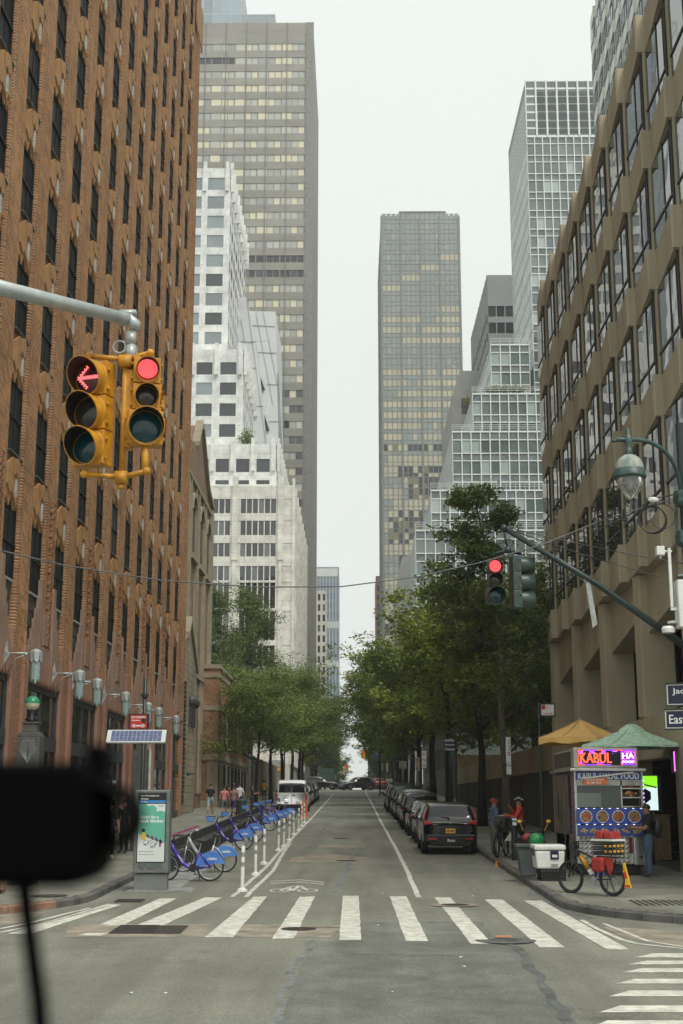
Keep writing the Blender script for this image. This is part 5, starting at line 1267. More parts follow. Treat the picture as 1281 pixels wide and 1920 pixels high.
def city_bike(label, frame=CBLUE, basket=True):
    "rear wheel at x = 0, front wheel at x = -1.1"
    t = thing('shared_bicycle', label, 'bicycle', (0, 0, 0), 0, 'shared bicycles at the dock')
    bikewheel(t, 0); bikewheel(t, -1.12)
    f = MB()
    f.tube([(-1.0, 0, .93), (-.93, 0, .78), (-.80, 0, .58), (-.66, 0, .42), (-.52, 0, .345), (-.42, 0, .33)], [.045, .05, .052, .052, .05, .05], 10)
    f.tube([(-.46, 0, .335), (-.30, 0, .33), (0, .06, .345)], [.045, .035, .02], 8); f.tube([(-.30, 0, .33), (0, -.06, .345)], [.035, .02], 8)
    f.tube([(-.42, 0, .33), (-.30, 0, .72)], .028, 8); f.tube([(-.31, 0, .68), (-.20, .05, .62), (0, .07, .345)], [.025, .022, .02], 8); f.tube([(-.31, 0, .68), (-.20, -.05, .62), (0, -.07, .345)], [.025, .022, .02], 8)
    f.obj('frame', frame, t, True)
    fk = MB(); fk.tube([(-.99, 0, .95), (-1.05, 0, .68)], .028, 8)
    for s_ in (-.05, .05): fk.tube([(-1.04, s_, .70), (-1.12, s_, .345)], [.022, .015], 6)
    fk.obj('fork', frame, t, True)
    sp_ = MB().tube([(-.30, 0, .70), (-.24, 0, .96)], .014, 8); so_ = sp_.obj('seat_post', CGREY, t)
    MB().ball((-.22, 0, .985), .13, 12, 0, 1.1, .7, .32).obj('seat', SEATM, t, True)
    hb = MB(); hb.tube([(-.97, 0, .93), (-.93, 0, 1.08)], .022, 8)
    for s_ in (-1, 1): hb.tube([(-.94, 0, 1.08), (-.93, s_*.16, 1.11), (-.82, s_*.27, 1.13), (-.74, s_*.29, 1.12)], .014, 6); hb.tube([(-.84, s_*.265, 1.13), (-.72, s_*.295, 1.12)], .02, 6)
    hb.obj('handlebar', SEATM if frame is CBLUE else CGREY, t, True)
    if basket:
        q = MB().prism([(-1.34, 1.12), (-1.02, 1.14), (-1.06, .98), (-1.28, .96)], lambda u, v, a: (u, a, v), -.17, .17); q.obj('front_basket', FBLUE, t, bevel=.02)
        MB().tube([(-1.0, -.16, 1.15), (-1.34, -.17, 1.14), (-1.34, .17, 1.14), (-1.0, .16, 1.15)], .014, 6).obj('basket_rail', SEATM, t)
    # skirt guard over the rear wheel
    for s_ in (-1, 1):
        q = MB(); pts = []; n = 16; a0, a1 = rad(12), rad(168)
        out = [(.372*math.cos(a0+(a1-a0)*i/n), .372*math.sin(a0+(a1-a0)*i/n)) for i in range(n+1)]
        pol = out + [(-.30, .03), (-.05, .05), (.12, .10)]
        q.prism(pol, lambda u, v, a: (u, a, v+.345), s_*.042, s_*.048) if s_ > 0 else q.prism(pol[::-1], lambda u, v, a: (u, a, v+.345), s_*.042, s_*.048)
        fd = q.obj('fender_guard', FBLUE, t)
        if s_ < 0: text('citibike', 'lettering', WHITE, fd, (-.08, s_*.052, .52), (1, 0, 0), (0, 0, 1), .24, .07, bold=.003)
    MB().torus((0, 0, .345), .372, .03, 24, 5).v and MB().lathe([(.36, -.045), (.375, -.03), (.378, 0), (.375, .03), (.36, .045)], (0, 0, .345), 20, axis='y', a0=rad(5), a1=rad(170)).obj('mudguard', frame, t)
    text('citibike', 'lettering', WHITE, t, (-.83, -.06, .64), (.5, 0, -.72), (.72, 0, .5), .24, .045, bold=.002)
    cr = MB().lathe([(.10, -.07), (.10, -.06), (.0, -.06)], (-.43, 0, .33), 16, axis='y'); cr.tube([(-.43, -.08, .33), (-.36, -.09, .18)], .012, 6).box(-.41, -.31, -.17, -.08, .165, .185); cr.tube([(-.43, .08, .33), (-.50, .09, .48)], .012, 6).box(-.55, -.45, .08, .17, .47, .49); cr.obj('crank', SEATM, t)
    MB().tube([(-.30, -.05, .33), (-.26, -.1, .06), (-.22, -.12, .03)], .012, 5).obj('kickstand', SEATM, t)
    return t
cb = city_bike('nearest blue shared bicycle, without a front basket, right beside the kiosk', basket=False)
cb2 = city_bike('older grey shared bicycle standing just behind the nearest blue one', CGREY, basket=False)
cb3 = city_bike('blue shared bicycle with a blue front basket, third from the kiosk')
def place_bike(t, px, py, rz, lab=None, rz_extra=0):
    p = gnd(px, py); t.location = (p.x, p.y, p.z+.005); t.rotation_euler = (0, 0, rz)
    if lab: t['label'] = lab
place_bike(cb, 394, 1653, rad(2)); place_bike(cb2, 421, 1636, rad(4)); place_bike(cb3, 457, 1594, rad(3))
for (px, py, lab, src) in ((478, 1579, 'blue shared bicycle fourth from the kiosk, half hidden by the third', cb3), (507, 1558, 'blue shared bicycle standing alone mid-row, fifth from the kiosk', cb3),
                      (524, 1549, 'blue shared bicycle sixth from the kiosk, overlapping its neighbour', cb3), (533, 1545, 'blue shared bicycle seventh from the kiosk', cb3), (544, 1540, 'farthest blue shared bicycle, last in the row before the van', cb3)):
    place_bike(copy_tree(src), px, py, rad(3 + R.uniform(-2, 2)), lab)
# docks
DX = -4.95
dkp = mat('dock_grey', (.12, .125, .12), .5, metal=.3); PLATEM = mat('dock_plate', (.26, .265, .25), .7, var=.2, scale=3)
pl_ = thing('steel_platform', 'long flat grey steel base plate under the bicycle docks', 'dock base', (0, 0, 0))
b = MB(); Lp = 4.2
for i in range(10):
    y0 = 32.6 + i*Lp; b = MB(); b.add([(-5.45, y0, zg(y0)+.03), (-4.25, y0, zg(y0)+.03), (-4.25, y0+Lp-.03, zg(y0+Lp)+.03), (-5.45, y0+Lp-.03, zg(y0+Lp)+.03), (-5.5, y0, zg(y0)), (-4.15, y0, zg(y0)), (-4.15, y0+Lp-.03, zg(y0+Lp)), (-5.5, y0+Lp-.03, zg(y0+Lp))], [(0,1,2,3),(0,4,5,1),(1,5,6,2),(2,6,7,3),(3,7,4,0)])
    b.obj('base_plate', PLATEM, pl_)
b = MB(); b.prism([(-.28, 0), (.28, 0), (.1, .04), (-.1, .04)], lambda u, v, a: (a, u, v), -.12, .08)
dm = MB(); dm.prism([(-.13, .03), (.06, .03), (.10, .60), (.16, .80), (.08, .86), (-.04, .80)], lambda u, v, a: (u, a, v), -.045, .045); dmm = dm.mesh('post', DGREEN if False else BLACK)
dh = MB(); dh.prism([(.02, .42), (.14, .46), (.14, .62), (.04, .62)], lambda u, v, a: (u, a, v), -.055, .055); dhm = dh.mesh('lock_slot', dkp)
dl = MB().lathe([(.028, 0), (.024, .012), (0, .014)], (0, 0, 0), 10, axis='y').mesh('lock_emblem', WHITE)
NAMEB = 'bicycle docks in one long rack'
for i in range(52):
    y = 33.5 + i*.77
    d = thing('bike_dock', ('dock post nearest the kiosk at the head of the bicycle rack' if i == 0 else 'farthest dock post at the van end of the bicycle rack' if i == 51 else 'black bicycle dock post inside the long rack beside the left kerb'), 'bike dock', (DX, y, zg(y)+.03), 0, NAMEB)
    part('post', dmm, d); part('lock_slot', dhm, d); part('lock_emblem', dl, d, loc=(.03, -.05, .68)); part('lock_emblem', dl, d, loc=(-.02, -.05, .40)).scale = (.8, 1, .8)
rl_ = thing('dock_rail', 'thin grey rail with magenta tabs running along the tops of the bicycle docks', 'rail', (0, 0, 0))
MB().tube([(DX+.1, 33.2, zg(33.2)+.91), (DX+.1, 74, zg(74)+.91)], .02, 6).obj('rail', dkp, rl_)
mg = flat('magenta_tab', (.35, .04, .16)); mgm = MB().box(-.05, .05, -.09, .09, 0, .05).mesh('magenta_tab', mg)
for i in range(16): y = 34.6+i*.77; part('magenta_tab', mgm, rl_, loc=(DX-.35, y, zg(y)+.86))

# ---------------------------------------------------------------- kiosk with poster, solar panel
kp = gnd(249, 1673); KX0, KX1, KY = kp.x-.02, kp.x+.78, kp.y
kz = zg(KY)
ks = thing('bike_kiosk', 'grey bicycle station kiosk with a green and white poster at the left kerb', 'kiosk', (KX0, KY, kz))
KG = mat('kiosk_grey', (.17, .18, .165), .5, metal=.3, var=.15, scale=3); W_ = .82
MB().box(.03, W_-.03, .05, .36, .04, .40).obj('plinth', KG, ks, bevel=.01)
MB().box(0, W_, 0, .42, .42, 2.3).obj('cabinet', KG, ks, bevel=.02)
MB().prism([(-.2, 0), (1.35, 0), (1.25, .05), (.75, .04), (-.1, .05)], lambda u, v, a: (u, a, v), -.12, 1.0).obj('base_plate', PLATEM, ks)
PGREEN = flat('poster_green', (.11, .40, .29), .35); PWH = flat('poster_white', (.62, .66, .62), .35)
fr = MB().box(.08, .74, -.012, 0, .66, 2.24).obj('poster_frame', BLACK, ks)
ps = MB().box(.1, .72, -.02, -.012, .68, 1.98).obj('poster', PWH, ks)
b = MB(); b.prism([(.1, 1.98), (.27, 1.98), (.33, 1.93), (.42, 1.96), (.52, 1.90), (.52, 1.80), (.6, 1.83), (.72, 1.80), (.72, 1.10), (.45, 1.17), (.1, 1.31)][::-1], lambda u, v, a: (u, a, v), -.024, -.021); b.obj('poster_green_field', PGREEN, ps)
text("Don't be a", 'poster_text', WHITE, ps, (.15, -.026, 1.65), (1, 0, 0), (0, 0, 1), .42, .075, bold=.004); text('dock blocker', 'poster_text', WHITE, ps, (.15, -.026, 1.56), (1, 0, 0), (0, 0, 1), .54, .075, bold=.004)
text('citi bike', 'poster_text', NAVY, ps, (.56, -.026, 1.92), (1, 0, 0), (0, 0, 1), .12, .03)
text('Return bikes to a dock', 'poster_text', NAVY, ps, (.2, -.026, .90), (1, 0, 0), (0, 0, 1), .26, .025); text('Keep docks clear for others', 'poster_text', NAVY, ps, (.2, -.026, .83), (1, 0, 0), (0, 0, 1), .3, .025)
MB().box(.15, .17, -.026, -.02, .9, .92).box(.15, .17, -.026, -.02, .83, .85).obj('bullet', NAVY, ps)
b = MB(); b.ball((.225, -.024, 1.38), .045, 10, 0, 1, .05, 1); b.obj('figure_hair', NAVY, ps)
MB().prism([(.17, 1.19), (.28, 1.17), (.27, 1.33), (.21, 1.35)], lambda u, v, a: (u, a, v), -.027, -.025).obj('figure_dress', flat('poster_yellow', (.7, .48, .03)), ps)
b = MB(); [b.prism([(.29+.1*j, 1.27-.04*j), (.35+.1*j, 1.2-.04*j), (.38+.1*j, 1.24-.04*j), (.33+.1*j, 1.31-.04*j)], lambda u, v, a: (u, a, v), -.027, -.025) for j in range(4)]; b.box(.6, .64, -.027, -.025, 1.02, 1.17); b.obj('figure_limbs', flat('poster_plum', (.16, .03, .12)), ps)
b = MB(); [b.torus((.30+.16*j, -.026, 1.11-.05*j), .06, .004, 16, 3) for j in range(2)]; [b.tube([(.24+.15*j, -.026, 1.05-.06*j), (.42+.15*j, -.026, 1.16-.05*j)], .004, 4) for j in range(2)]; b.obj('figure_bicycle', NAVY, ps)
MB().box(.1, .72, -.02, -.012, 2.13, 2.2).box(.1, .72, -.02, -.012, 2.07, 2.125).obj('header_panel', flat('header_black', (.01, .01, .012)), ks)
MB().box(.1, .72, -.02, -.012, 2.0, 2.06).obj('header_blue', flat('header_blue', (.03, .2, .5)), ks)
text('E 51 St & Lexington Av', 'header_text', WHITE, ks, (.15, -.024, 2.145), (1, 0, 0), (0, 0, 1), .42, .035, bold=.002); text('Midtown', 'header_text', WHITE, ks, (.15, -.024, 2.08), (1, 0, 0), (0, 0, 1), .17, .032, bold=.002); text('citi bike', 'header_text', WHITE, ks, (.15, -.024, 2.015), (1, 0, 0), (0, 0, 1), .15, .03, bold=.002)
# smudged graffiti at the foot of the poster
b = MB()
for i in range(26): b.ball((.15+R.random()*.5, -.004, .55+R.random()*.12), .03+R.random()*.03, 8, 0, 1, .1, 1)
b.obj('grime_smear', flat('grime', (.09, .115, .105)), ks)
MB().tube([(.28, .3, 2.3), (.28, .3, 3.5)], .035, 10).obj('mast', GALV, ks)
sp0 = at(256, 1380, KY+.3); cx = sp0.x - KX0; cz = sp0.z - kz
b = MB(); A_ = math.atan(1.0); hw_ = .70
def spt(u, v, n): return (cx+u, .3 + v*.55 + n*.6, cz + v*.75 - n*.5)
def sbox(b, u0, u1, v0, v1, n0, n1, m=0):
    b.add([spt(u, v, n_) for n_ in (n0, n1) for (u, v) in ((u0, v0), (u1, v0), (u1, v1), (u0, v1))], [(0,3,2,1),(4,5,6,7),(0,1,5,4),(1,2,6,5),(2,3,7,6),(3,0,4,7)], m)
sbox(b, -hw_, hw_, -.2, .2, 0, .05); so_ = b.obj('solar_panel', flat('panel_frame', (.5, .52, .5), .4), ks)
cells = MB(); [sbox(cells, -.6+.1*i+.004, -.6+.1*(i+1)-.004, -.17+.085*j+.004, -.17+.085*(j+1)-.004, -.012, -.002) for i in range(12) for j in range(4)]
cells.obj('solar_cell', glass_mat('solar_cell', (.05, .07, .17), (.09, .11, .22), ior=1.8, wav=0), so_)['kind'] = 'stuff'
# ================================================================ PEOPLE
def skin(name, rgb): return mat(name, rgb, .6, var=.05)
SK_L, SK_M, SK_D = skin('skin_light', (.42, .24, .16)), skin('skin_tan', (.27, .14, .085)), skin('skin_brown', (.13, .065, .04))
HAIRB = mat('dark_hair', (.012, .010, .008), .5)
_cl = {}
def cloth(n, rgb): 
    if n not in _cl: _cl[n] = mat(n, rgb, .85, var=.2, scale=9)
    return _cl[n]
def person(label, loc, rz, h=1.78, shirt=None, pants=None, sk=SK_L, shoes=None, sleeve='short', legs='long', stride=0., armL=((-.27, .02, 1.12), (-.28, .10, .86)), armR=((.27, .02, 1.12), (.28, .10, .86)), hair='short', lean=0., female=False, wide=1., extra=None, helm=None, dress=None, name='person', group=None, sock=None):
    """one continuous skinned body, facing +Y, feet at the origin"""
    k = h/1.75; t = thing(name, label, 'person', loc, rz, group)
    sh = .165*(.92 if female else 1)*wide; hp = .095*wide
    V = {}; E = []; Rr = {}
    def v(n_, p, r): V[n_] = Vector(p); Rr[n_] = r
    ly = lean
    v('pel', (0, 0, .96), .135*wide); v('wst', (0, ly*.3, 1.10), .115*wide*(.9 if female else 1)); v('chs', (0, ly*.7, 1.30), .135*wide); v('sht', (0, ly*.9, 1.42), .10*wide); v('nck', (0, ly, 1.48), .06); v('hd0', (0, ly+.015, 1.54), .07); v('hd1', (0, ly+.02, 1.61), .088); v('hd2', (0, ly+.01, 1.68), .082)
    E += [('pel', 'wst'), ('wst', 'chs'), ('chs', 'sht'), ('sht', 'nck'), ('nck', 'hd0'), ('hd0', 'hd1'), ('hd1', 'hd2')]
    for s_, nm, ar in ((-1, 'L', armL), (1, 'R', armR)):
        v('s'+nm, (s_*sh, ly*.85, 1.40), .062); el, ha = Vector(ar[0]), Vector(ar[1]); el.y += ly*.6; ha.y += ly*.5
        v('e'+nm, el, .043); v('w'+nm, ha, .028); d = (ha-el).normalized(); v('p'+nm, ha+d*.07, .034)
        E += [('sht', 's'+nm), ('s'+nm, 'e'+nm), ('e'+nm, 'w'+nm), ('w'+nm, 'p'+nm)]
        st = stride*s_
        v('h'+nm, (s_*hp, 0, .88), .092*wide); v('k'+nm, (s_*(hp+.01), st*.55+.02, .50), .062); v('a'+nm, (s_*(hp+.01), st-.0, .09 + max(0, -st)*.25), .042); v('t'+nm, (s_*(hp+.03), st+.15, .04 + max(0, -st)*.1), .038)
        E += [('pel', 'h'+nm), ('h'+nm, 'k'+nm), ('k'+nm, 'a'+nm), ('a'+nm, 't'+nm)]
    names = list(V); idx = {n_: i for i, n_ in enumerate(names)}
    me = bpy.data.meshes.new('body'); me.from_pydata([V[n_]*k for n_ in names], [(idx[a], idx[b_]) for a, b_ in E], [])
    o = bpy.data.objects.new('body', me); sm_ = o.modifiers.new('sk', 'SKIN'); sm_.use_smooth_shade = True
    for i, n_ in enumerate(names):
        r_ = Rr[n_]*k*(1.16 if n_[0:2] == 'hd' else 1.26); me.skin_vertices[0].data[i].radius = (r_, r_*(.72 if n_ in ('pel', 'wst', 'chs', 'sht') else 1))
        me.skin_vertices[0].data[i].use_root = (n_ == 'pel')
    s2 = o.modifiers.new('ss', 'SUBSURF'); s2.levels = 2; s2.render_levels = 2
    me = evaluate(o)
    # clothes by the nearest bone
    shirt = shirt or cloth('grey_shirt', (.1, .1, .1)); pants = pants or cloth('black_trousers', (.015, .015, .017)); shoes = shoes or cloth('dark_shoes', (.03, .03, .03))
    mats = [sk, shirt, pants, shoes, sock or sk]; me.materials.clear(); [me.materials.append(m_) for m_ in mats]
    bone = {}
    for a, b_ in E:
        if a in ('pel', 'wst', 'chs') or (a == 'sht' and b_[0] == 's'): m = 1
        elif a == 'sht' or a in ('nck', 'hd0', 'hd1'): m = 0
        elif a[0] == 's': m = 1
        elif a[0] == 'e': m = {'short': 0, 'long': 1, 'under': 4}[sleeve]
        elif a[0] == 'w': m = 0
        elif a[0] == 'h': m = 2
        elif a[0] == 'k': m = 2 if legs == 'long' else 0
        else: m = 3
        if a == 'pel' and b_[0] == 'h': m = 2
        bone[(a, b_)] = m
    for p in me.polygons:
        c = p.center/k; best = None
        for (a, b_), m in bone.items():
            A, B = V[a], V[b_]; ab_ = B-A; tt = max(0, min(1, (c-A).dot(ab_)/ab_.length_squared)); dd = (c-(A+ab_*tt)).length - (Rr[a]*(1-tt)+Rr[b_]*tt)*.6
            if best is None or dd < best[0]: best = (dd, m, a, tt)
        m = best[1]
        if c.z < .93 and m == 1 and not dress: m = 2 if c.z < .90 else 1
        if m == 1 and best[2][0] == 's' and best[2][0:3] != 'sht' and sleeve == 'short' and best[3] > .72: m = 0
        if legs == 'shorts' and best[2][0] == 'h' and c.z < .52: m = 0
        if legs == 'shorts' and best[2][0] == 'k' and c.z > .47: m = 2
        if dress and c.z > .45 and best[2][0] in 'hp': m = 1
        p.material_index = m; p.use_smooth = True
    # fingers, nose and ears grow out of the same mesh
    q = MB(); q.v = [tuple(x.co) for x in me.vertices]; q.f = [tuple(p.vertices) for p in me.polygons]; q.m = [p.material_index for p in me.polygons]
    for nm, s_ in (('L', -1), ('R', 1)):
        P_, W__ = V['p'+nm]*k, V['w'+nm]*k; d = (P_-W__).normalized(); side = d.cross(Vector((s_, 0, .01))).normalized()
        base = P_ + d*.0
        for j, ln in enumerate((.07, .08, .075, .06)):
            off = side*(.018*(j-1.5)); a = base+off; inn = Vector((-s_*.02, 0, 0))
            q.tube([a, a+d*ln*.55+inn*.3, a+d*ln+inn], [.0095, .0085, .006], 5, 0)
        q.tube([W__+d*.02+side*.02, W__+d*.05+side*.05, W__+d*.085+side*.055], [.012, .010, .007], 5, 0)
    hd = V['hd1']*k
    q.add([hd+Vector(c_)*k for c_ in ((-.014, .07, -.02), (.014, .07, -.02), (0, .07, .025), (0, .108, -.018))], [(0, 1, 3), (1, 2, 3), (2, 0, 3)], 0)
    for s_ in (-1, 1): q.ball(hd+Vector((s_*.084, .0, 0))*k, .022, 6, 0, .5, .8, 1.3)
    q.obj('body', mats, t, True)
    fc = MB(); 
    for s_ in (-1, 1): fc.ball(hd+Vector((s_*.03, .075, .012))*k, .010, 6, 0, 1, .5, .6)
    fc.box(hd.x-.022, hd.x+.022, hd.y+.074*k, hd.y+.083*k, hd.z-.048, hd.z-.042); fc.obj('eyes_and_mouth', HAIRB, t)
    hm_ = {'short': (0, -.012, .035, .098, 1.0), 'long': (0, -.02, .02, .105, 1.15), 'bun': (0, -.012, .03, .1, 1.0), 'cap': (0, -.005, .04, .098, .9)}[hair if hair in ('short', 'long', 'bun', 'cap') else 'short']
    hh = MB(); c_ = hd + Vector(hm_[0:3])*k; r_ = hm_[3]*k; vs0 = len(hh.v)
    n = 14
    prof = [(r_*math.sin(a), r_*hm_[4]*math.cos(a)) for a in [math.pi*i/14 for i in range(0, 9)]]
    hh.lathe([(max(1e-4, a), b_) for a, b_ in prof], tuple(c_), n)
    hh.v = [(x, y*1.08 - (.02 if z < c_.z else 0) if y > c_.y + .0 and z < c_.z + .02 else y*1.0 if False else y, z) for x, y, z in hh.v]
    hm2 = cloth('black_cap', (.012, .012, .014)) if hair == 'cap' else HAIRB
    if hair == 'long': hh.tube([c_+Vector((0, -.05, .02)), c_+Vector((0, -.09, -.12)), c_+Vector((0, -.08, -.30))], [.09, .085, .04], 8)
    if hair == 'bun': hh.ball(c_+Vector((0, -.1, .05)), .05, 8)
    if not helm: hh.obj('cap' if hair == 'cap' else 'hair', hm2, t, True)
    else:
        m1, m2 = helm; he = MB(); c2 = hd + Vector((0, -.005, .022))*k
        he.lathe([(max(1e-4, .125*math.sin(a)), .115*math.cos(a)) for a in [math.pi*i/14 for i in range(0, 8)]], tuple(c2), 16); he.v = [(x, c2.y+(y-c2.y)*1.2, z) for x, y, z in he.v]
        ho = he.obj('helmet', m1, t, True)
        ve = MB(); [ve.tube([c2+Vector((dx, .13, .04)), c2+Vector((dx*1.2, 0, .122-abs(dx)*.35)), c2+Vector((dx, -.13, .03))], .011, 5) for dx in (-.07, -.025, .025, .07)]; ve.obj('helmet_vent', m2, ho)
        MB().box(c2.x-.07, c2.x+.07, c2.y+.12, c2.y+.2, c2.z-.01, c2.z+.01).obj('visor', BLACK, ho)
    return t, V, k
def onwalk(px, py): return gnd(px, py, KH+.002)
away = 0.; toward = math.pi
SHC = cloth
LWP = [
 ('man in a black tee, black cap and pale shorts walking near the brick wall', (394, 1527), 0, 1.78, SHC('black_tee', (.012, .013, .014)), SHC('pale_blue_shorts', (.30, .37, .40)), SK_L, 'shorts', .28, 'cap', 1.05),
 ('man in a pink shirt and grey shorts walking away beside the docks', (420, 1530), .05, 1.68, SHC('pink_shirt', (.55, .22, .22)), SHC('slate_shorts', (.09, .12, .12)), SK_L, 'shorts', .2, 'short', 1.08),
 ('person in a mauve shirt and purple shorts walking away beside the pink shirt', (438, 1531), -.05, 1.7, SHC('mauve_shirt', (.27, .15, .13)), SHC('purple_shorts', (.07, .03, .16)), SK_L, 'shorts', -.22, 'short', 1.12),
 ('person in a white shirt just ahead of the mauve shirt', (449, 1522), 0, 1.75, SHC('white_shirt', (.6, .62, .62)), SHC('navy_trousers', (.03, .035, .05)), SK_L, 'long', .2, 'short', 1.05),
 ('person with reddish hair walking ahead, mostly hidden by the pink shirt', (426, 1519), 0, 1.72, SHC('rust_shirt', (.22, .08, .05)), SHC('black_trousers', (.015, .015, .017)), SK_L, 'long', -.2, 'long', 1.0),
 ('dark haired person ahead, hidden between the mauve and white shirts', (438, 1517), 0, 1.78, SHC('black_tee', (.012, .013, .014)), SHC('black_trousers', (.015, .015, .017)), SK_M, 'long', .2, 'long', 1.0),
]
for lab, (px, py), rz, h, s1, p1, sk_, lg, std, hr, wd_ in LWP:
    person(lab, onwalk(px, py), rz, h, s1, p1, sk_, SHC('white_sneakers', (.5, .5, .5)), 'short', lg, std, hair=hr, wide=wd_, group='pedestrians on the left pavement')
person('person in a grey tee looking down at a phone beside the dark litter bin', onwalk(472, 1524), -rad(80), 1.72, SHC('charcoal_tee', (.045, .05, .052)), SHC('black_trousers', (.015, .015, .017)), SK_M, armL=((-.22, .12, 1.15), (-.06, .38, 1.22)), armR=((.22, .12, 1.15), (.06, .38, 1.22)), hair='long', lean=.03)
person('man in an orange tee and dark shorts standing under the left street tree', onwalk(495, 1503), 0, 1.78, SHC('orange_tee', (.6, .25, .04)), SHC('dark_shorts', (.03, .03, .035)), SK_D, legs='shorts')
person('woman in black with white sneakers behind the dashboard camera', onwalk(203, 1612), rad(200), 1.68, SHC('black_tee', (.012, .013, .014)), SHC('black_trousers', (.015, .015, .017)), SK_L, SHC('white_sneakers', (.5, .5, .5)), hair='long', female=True, stride=.1)
person('woman in black clothes and flat shoes with raised hands beside the kiosk', onwalk(232, 1600), rad(150), 1.70, SHC('black_tee', (.012, .013, .014)), SHC('black_trousers', (.015, .015, .017)), SK_L, hair='long', female=True, sleeve='long', armL=((-.24, .1, 1.18), (-.12, .28, 1.42)))
person('person with bare legs and sandals at the far left edge of the pavement', onwalk(6, 1676), rad(90), 1.68, SHC('blue_dress', (.05, .08, .2)), SHC('blue_dress', (.05, .08, .2)), SK_L, SHC('sandals', (.10, .03, .02)), legs='shorts', hair='long', female=True)
# food courier pair
B1, kb1, _ = person('courier in a blue tee and camo trousers with a red helmet', onwalk(926, 1603), -rad(72), 1.74, SHC('slate_blue_tee', (.08, .115, .19)), SHC('camo_trousers', (.14, .14, .10)), SK_M, SHC('dark_shoes', (.03, .03, .03)), sleeve='under', sock=SHC('white_sleeve', (.6, .6, .64)), armL=((-.22, .12, 1.14), (-.08, .40, 1.20)), armR=((.25, .02, 1.1), (.16, .32, 1.16)), helm=(cloth('red_helmet', (.3, .02, .02)), BLACK), lean=.04)
MB().tube([(-.12, -.12, 1.42), (.14, .15, 1.15)], .02, 5).obj('bag_strap', BLACK, B1)
B2, kb2, _ = person('courier in a red jacket, black trousers and a black and white helmet', onwalk(979, 1609), rad(78), 1.8, SHC('red_jacket', (.52, .045, .02)), SHC('black_trousers', (.015, .015, .017)), SK_M, SHC('black_shoes', (.012, .012, .012)), sleeve='long', armL=((-.23, .10, 1.16), (-.10, .38, 1.22)), armR=((.22, .16, 1.2), (.06, .30, 1.46)), helm=(cloth('black_helmet', (.012, .012, .014)), PLWHITE), lean=.03)
B3, kb3, _ = person('customer in a black tee and blue jeans with a black backpack at the food cart', onwalk(1219, 1645), rad(88), 1.78, SHC('black_tee', (.012, .013, .014)), SHC('blue_jeans', (.065, .11, .17)), SK_M, SHC('black_white_sneakers', (.05, .05, .05)), armL=((-.24, .1, 1.15), (-.16, .38, 1.18)), armR=((.24, .1, 1.15), (.16, .34, 1.16)), hair='short', wide=1.12)
MB().ball((0, -.24, 1.18), .2, 12, 0, .85, .62, 1.25).obj('backpack', BLACK, B3, True)
for s_ in (-.12, .12): MB().tube([(s_, -.16, 1.36), (s_, -.02, 1.46), (s_, .12, 1.36), (s_, .10, 1.15)], .016, 5).obj('backpack_strap', BLACK, B3)
person('vendor in a white shirt and red cap behind the food cart', at(1035, 1610, 41.5)*0+Vector((6.35, 41.2, zg(41.2)+KH)), rad(180), 1.72, SHC('vendor_white', (.55, .57, .58)), SHC('black_trousers', (.015, .015, .017)), SK_M, hair='short', helm=(cloth('red_cap', (.4, .02, .02)), cloth('red_cap', (.4, .02, .02))))
for i, (px, y, s1, lab) in enumerate(((727, 178, 'white_shirt', 'distant pedestrian in a white shirt near the far crossing'), (733, 182, 'pale_green_tee', 'distant pedestrian in a pale green tee behind the white shirt'), (741, 176, 'black_tee', 'distant pedestrian in black beside the tree trunks'), (806, 100, 'navy_tee', 'pedestrian in dark clothes between the street trees'))):
    q = at(px, 1480, y); person(lab, Vector((q.x, y, zg(y)+KH)), (.2, 3, 2.9, 3.1)[i], 1.74, SHC(s1, {'white_shirt': (.6, .6, .6), 'pale_green_tee': (.3, .4, .3), 'black_tee': (.012, .013, .014), 'navy_tee': (.02, .025, .05)}[s1]), None, SK_M, stride=.2)
# ================================================================ TRAFFIC SIGNALS, LAMPS, SIGNS, WIRES
LR = emis('lit_red_led', (1, .012, .02), .32); LRD = emis('lit_red_dot', (1, .17, .18), 1.15)
LENS_A = mat('amber_lens', (.035, .03, .025), .15, var=.2, scale=30); LENS_G = mat('green_lens', (.008, .045, .05), .12, var=.2, scale=30); VIS_IN = flat('visor_inside', (.012, .012, .012), .7)
def signal_head(name, loc, rz, sizes, body, lit, amb=LENS_A, label=None):
    """three-section head facing -Y; sizes are lens radii from the top"""
    hs_ = [.335 if s_ > .12 else .26 for s_ in sizes]; tot = sum(hs_); z = tot/2
    me = MB(); parts = []
    for s_, h_ in zip(sizes, hs_):
        w_ = h_*.98/2; me.box(-w_, w_, 0, .17, z-h_+.004, z-.004); me.box(-w_-.02, -w_, .02, .06, z-h_*.3, z-h_*.2); me.box(w_, w_+.02, .02, .06, z-h_*.3, z-h_*.2); me.box(-w_-.02, -w_, .02, .06, z-h_*.85, z-h_*.75); me.box(w_, w_+.02, .02, .06, z-h_*.85, z-h_*.75)
        parts.append((s_, z-h_/2)); z -= h_
    return me, parts, tot
